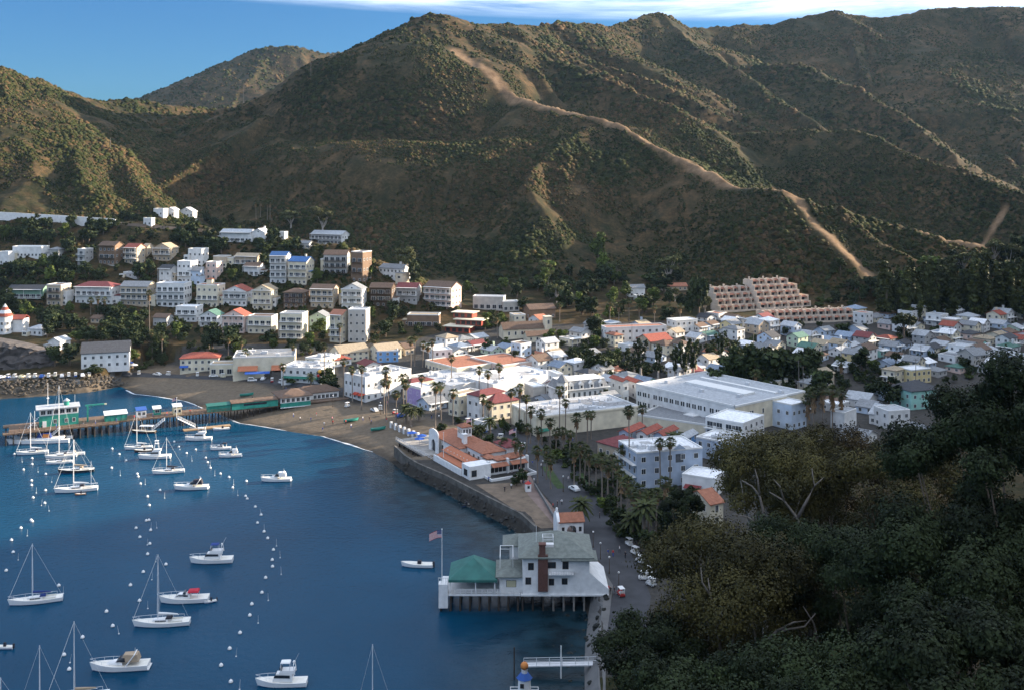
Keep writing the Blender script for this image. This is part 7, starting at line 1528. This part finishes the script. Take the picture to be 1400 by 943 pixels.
# people: one skinned figure, copied with other clothes
def person_mesh(pose):
    me = bpy.data.meshes.new('figure'); sw_ = .16 if pose else .03
    vs = [(0,0,.95),(0,0,1.2),(0,0,1.42),(0,-.01,1.53),(0,-.02,1.66),(.1,0,.9),(.11,-sw_,.5),(.12,-sw_*.6,.06),(.12,-sw_*.6-.14,.04),(-.1,0,.9),(-.11,sw_,.5),(-.12,sw_*1.6,.08),(-.12,sw_*1.6-.13,.04),(.2,0,1.4),(.26,.06+sw_*.6,1.12),(.27,-.02+sw_,.86),(-.2,0,1.4),(-.26,.02-sw_*.8,1.12),(-.27,-.08-sw_,.88)]
    es = [(0,1),(1,2),(2,3),(3,4),(0,5),(5,6),(6,7),(7,8),(0,9),(9,10),(10,11),(11,12),(2,13),(13,14),(14,15),(2,16),(16,17),(17,18)]
    rs = [.15,.145,.15,.06,.115,.1,.075,.05,.04,.1,.075,.05,.04,.07,.05,.035,.07,.05,.035]
    me.from_pydata(vs,es,[]); o = bpy.data.objects.new('figure', me); COL.objects.link(o); md = o.modifiers.new('skin','SKIN'); 
    for i,r in enumerate(rs): me.skin_vertices[0].data[i].radius = (r, r*(.72 if i < 3 else 1)); me.skin_vertices[0].data[i].use_root = (i == 0)
    o.modifiers.new('sub','SUBSURF').levels = 1; o.modifiers['sub'].render_levels = 1
    dg = bpy.context.evaluated_depsgraph_get(); nm = bpy.data.meshes.new_from_object(o.evaluated_get(dg)); bpy.data.objects.remove(o); return nm
PM = [person_mesh(0), person_mesh(1)]
SKIN = mat('skin', (.40,.24,.17), .6, .1); HAIR = mat('hair_dark', (.03,.02,.015), .7, .1)
CL = {'white':(.7,.7,.7),'red':(.5,.04,.04),'blue':(.05,.1,.35),'dark':(.03,.03,.035),'pink':(.6,.25,.3),'grey':(.25,.25,.27)}
_P = {}
def person_variant(k, top, leg):
    key = (k,top,leg)
    if key not in _P:
        me = PM[k].copy(); me.name = 'person'; me.materials.clear()
        for m in (mat('cloth_'+top,CL[top],.85,.05), mat('cloth_'+leg,CL[leg],.85,.05), SKIN, HAIR): me.materials.append(m)
        for p in me.polygons:
            z = p.center.z; x = abs(p.center.x); p.material_index = 2 if (z > 1.49 and not (z > 1.66 or (p.center.y > .03 and z > 1.56))) or (z < 1.12 and x > .2) else 3 if z > 1.5 else 0 if z > .95 else 1 if z > .12 else 3; p.use_smooth = True
        _P[key] = me
    return _P[key]
pp = [(699,668,'white','dark'),(706,658,'red','blue'),(716,660,'white','blue'),(724,662,'blue','dark'),(730,660,'white','grey'),(756,695,'red','dark'),(762,692,'dark','dark'),(768,690,'white','dark'),(820,708,'dark','dark'),(847,755,'white','dark'),(855,763,'dark','dark'),(827,800,'white','red'),(832,810,'red','dark'),(835,812,'dark','dark'),(840,812,'dark','grey'),(794,730,'dark','blue'),(690,672,'dark','dark'),(710,645,'pink','grey'),(700,650,'grey','dark'),(480,585,'white','blue'),(455,580,'red','dark'),(505,575,'dark','dark'),(425,576,'blue','grey'),(740,640,'white','dark'),(560,560,'white','dark'),(590,572,'dark','blue'),(635,580,'grey','dark'),(345,545,'dark','dark')]
for q in range(34):
    bx = VR.random(); u,v = ((VR.uniform(400,530),VR.uniform(566,590)) if bx < .45 else (VR.uniform(330,560),VR.uniform(530,556)) if bx < .7 else (VR.uniform(780,850),VR.uniform(705,800)) if bx < .8 else (VR.uniform(650,790),VR.uniform(600,660))); pp.append((u,v,VR.choice(['white','red','blue','dark','pink','grey']),VR.choice(['dark','blue','grey'])))
for i,(u,v,t,l) in enumerate(pp):
    o = link('person', person_variant(i%2,t,l)); o.location = at_px(u,v); o.rotation_euler = (0,0,VR.uniform(0,6.28)); o.scale = (1.04,)*3
    z = 'on the sandy beach' if u < 520 else 'behind the beach' if u < 650 else 'near the tiled restaurant' if u < 735 and v < 680 else 'by the arched gatehouse' if v < 740 else 'on the street by the clubhouse'
    later(o, f'person walking in {t} top and {l} trousers' if t != l else f'person walking in {t} clothes', z, u, 'person', 'people along the waterfront')
for i in range(16):
    x = 4+i*6.6+VR.uniform(-2,2); t,l = VR.choice(['white','red','blue','dark','grey']), VR.choice(['dark','blue','grey']); o = link('person', person_variant(i%2,t,l)); o.location = Matrix.Translation((PA.x,PA.y,0)) @ Matrix.Rotation(PR,4,'Z') @ Vector((x,VR.uniform(.7,2.2) if x > 40 else VR.uniform(-2.2,.5),ZD)); o.rotation_euler = (0,0,VR.uniform(0,6.28))
    u_,v_ = proj(o.location); later(o, f'person standing in {t} top and {l} trousers' if t != l else f'person standing in {t} clothes', 'on the pier deck', u_, 'person', 'people along the waterfront')
# lamps and poles
def lamp(u, v, h, label=None, zone='', m=None):
    root = empty('street_lamp', at_px(u,v)); b = MB(); b.cyl(0,0,0,h,.1,.06,6); b.cyl(0,0,0,.5,.17,.12,8); b.build('post', m or DARKW, root); b = MB(); b.ball(0,0,h+.22,.24,n=8); b.build('globe', GEL, root); later(root,'dark lamp post with pale globe',zone,u,'street lamp','street lamps')
for u,v in ((811,748),(821,764),(833,784),(846,806)): lamp(u,v,3.8,zone='along the street beside the clubhouse')
for u,v in ((770,672),(742,650),(690,622),(600,585),(520,566),(455,556)): lamp(u,v,4.5,zone='along the waterfront promenade')
def pole(u, vb, vt, label, arms=1, c=None):
    p = hit(u,vb); h = (vb-vt)*p.y/F; root = empty('utility_pole', p); tag(root, label, 'utility pole', 'utility poles'); b = MB(); b.cyl(0,0,-1,h,.16,.11,6); b.build('post', c or mat('pole_grey',(.20,.18,.16),.9,.2), root); b = MB()
    for k in range(arms): b.box(-1.2,1.2,-.07,.07,h-.6-k*1.0,h-.45-k*1.0)
    b.build('cross_arm', DARKW, root)
pole(997,158,134,'left of two thin utility poles on the lit middle ridge'); pole(1003,158,134,'right of two thin utility poles on the lit middle ridge'); pole(1327,242,218,'left of two utility poles on the far right ridge'); pole(1334,243,220,'right of two utility poles on the far right ridge'); pole(333,142,118,'utility pole on the saddle below the far hill'); pole(425,106,86,'utility pole against the far hill'); pole(151,206,188,'lone utility pole on the left lit hill')
pole(1092,545,492,'left of two grey poles in the grove behind the flat hotel'); pole(1098,545,500,'right of two grey poles in the grove behind the flat hotel'); pole(1259,512,472,'pole among houses above the yellow apartment house'); pole(1252,530,490,'pole just left of the mint green apartment house'); pole(864,470,440,'pole before the long white row house')
for u,vb,vt,lb in ((700,505,478,'tall grey pole left of the turreted hotel'),(756,512,480,'pole behind the turreted hotel annex'),(965,474,448,'pole left of the condos below the white cubic house'),(1030,480,452,'pole in front of the long condo row, left one'),(1110,482,450,'pole in front of the long condo row, right one'),(1150,500,466,'pole left of the dark tree in the right-hand town'),(1300,482,450,'pole right of the domed pine in the right-hand town'),(1345,470,444,'pole near the right town edge'),(640,502,470,'pole behind the white shop halls')): pole(u,vb,vt,lb)
pole(630,470,458,'short lamp-like pole on the bare slope',0); pole(643,478,462,'second short pole on the bare slope',0); pole(507,350,333,'pole right of the white hilltop house',1)
# beach boats in teal, balls on a mast
for u,v,a,lb in ((480,576,25,'teal rowing boat on the sand, left one near the promenade'),(517,588,25,'teal rowing boat on the sand, right one near the white wall'),(337,541,20,'teal rowing boat on the inner beach beside the pier')):
    root = empty('beach_boat', at_px(u,v), R(a)); tag(root, lb, 'rowing boat', 'teal boats on the beach'); hb, ms = hull_mesh(5.6,1.7,.8,TEAL,False); o = hb.build('hull', [TEAL,TEALD,TEALD], root); o.location = (0,0,.35); m = MB()
    for x in (-1.2,.6): m.box(x-.15,x+.15,-.7,.7,.9,.98)
    m.build('thwart', TEAL, root)
p = hit(436,530); root = empty('ball_sign', p); tag(root, 'mast carrying a yellow ball above a red ball behind the beach', 'sign'); b = MB(); b.cyl(0,0,0,6.8,.08,n=6); b.build('mast', METAL, root); b = MB(); b.ball(.3,0,7.2,.85,n=12,m=8); b.build('upper_ball', mat('ball_yellow',(.62,.36,.06),.5,.05), root, True); b = MB(); b.ball(-.3,0,5.4,.7,n=12,m=8); b.build('lower_ball', REDP, root, True)
for i,(u,v,c_) in enumerate(((168,505,'blue'),(176,503,'blue'),(182,506,'white'))):
    root = empty('sunshade', at_px(u,v)); tag(root, ['blue sunshade left of the pair beside the big white gabled house','blue sunshade right of the pair beside the big white gabled house','white sunshade below the two blue ones near the big white gabled house'][i], 'sunshade'); m = MB(); m.cyl(0,0,0,2.8,.06,n=5); m.build('pole', METAL, root); m = MB(); m.tube([(0,0,2.6),(0,0,3.5)],[2.4,.06],8); m.build('shade', mat('awning_'+c_,(.03,.10,.38) if c_ == 'blue' else (.7,.7,.7),.8,.1), root)
# promenade kiosk and small posts
p = at_px(722,671); root = empty('booth', p, R(10)); tag(root, 'tiny white booth with red domed top on the promenade', 'booth'); b = MB(); b.box(-.8,.8,-.8,.8,0,2.3); b.build('wall', GEL, root); b = MB(); b.tube([(0,0,2.3),(0,0,3.0)],[1.1,.2],8); b.build('roof', REDP, root); put_win(root,0,-.802,1.0,0,.7,.8)
finish_labels()
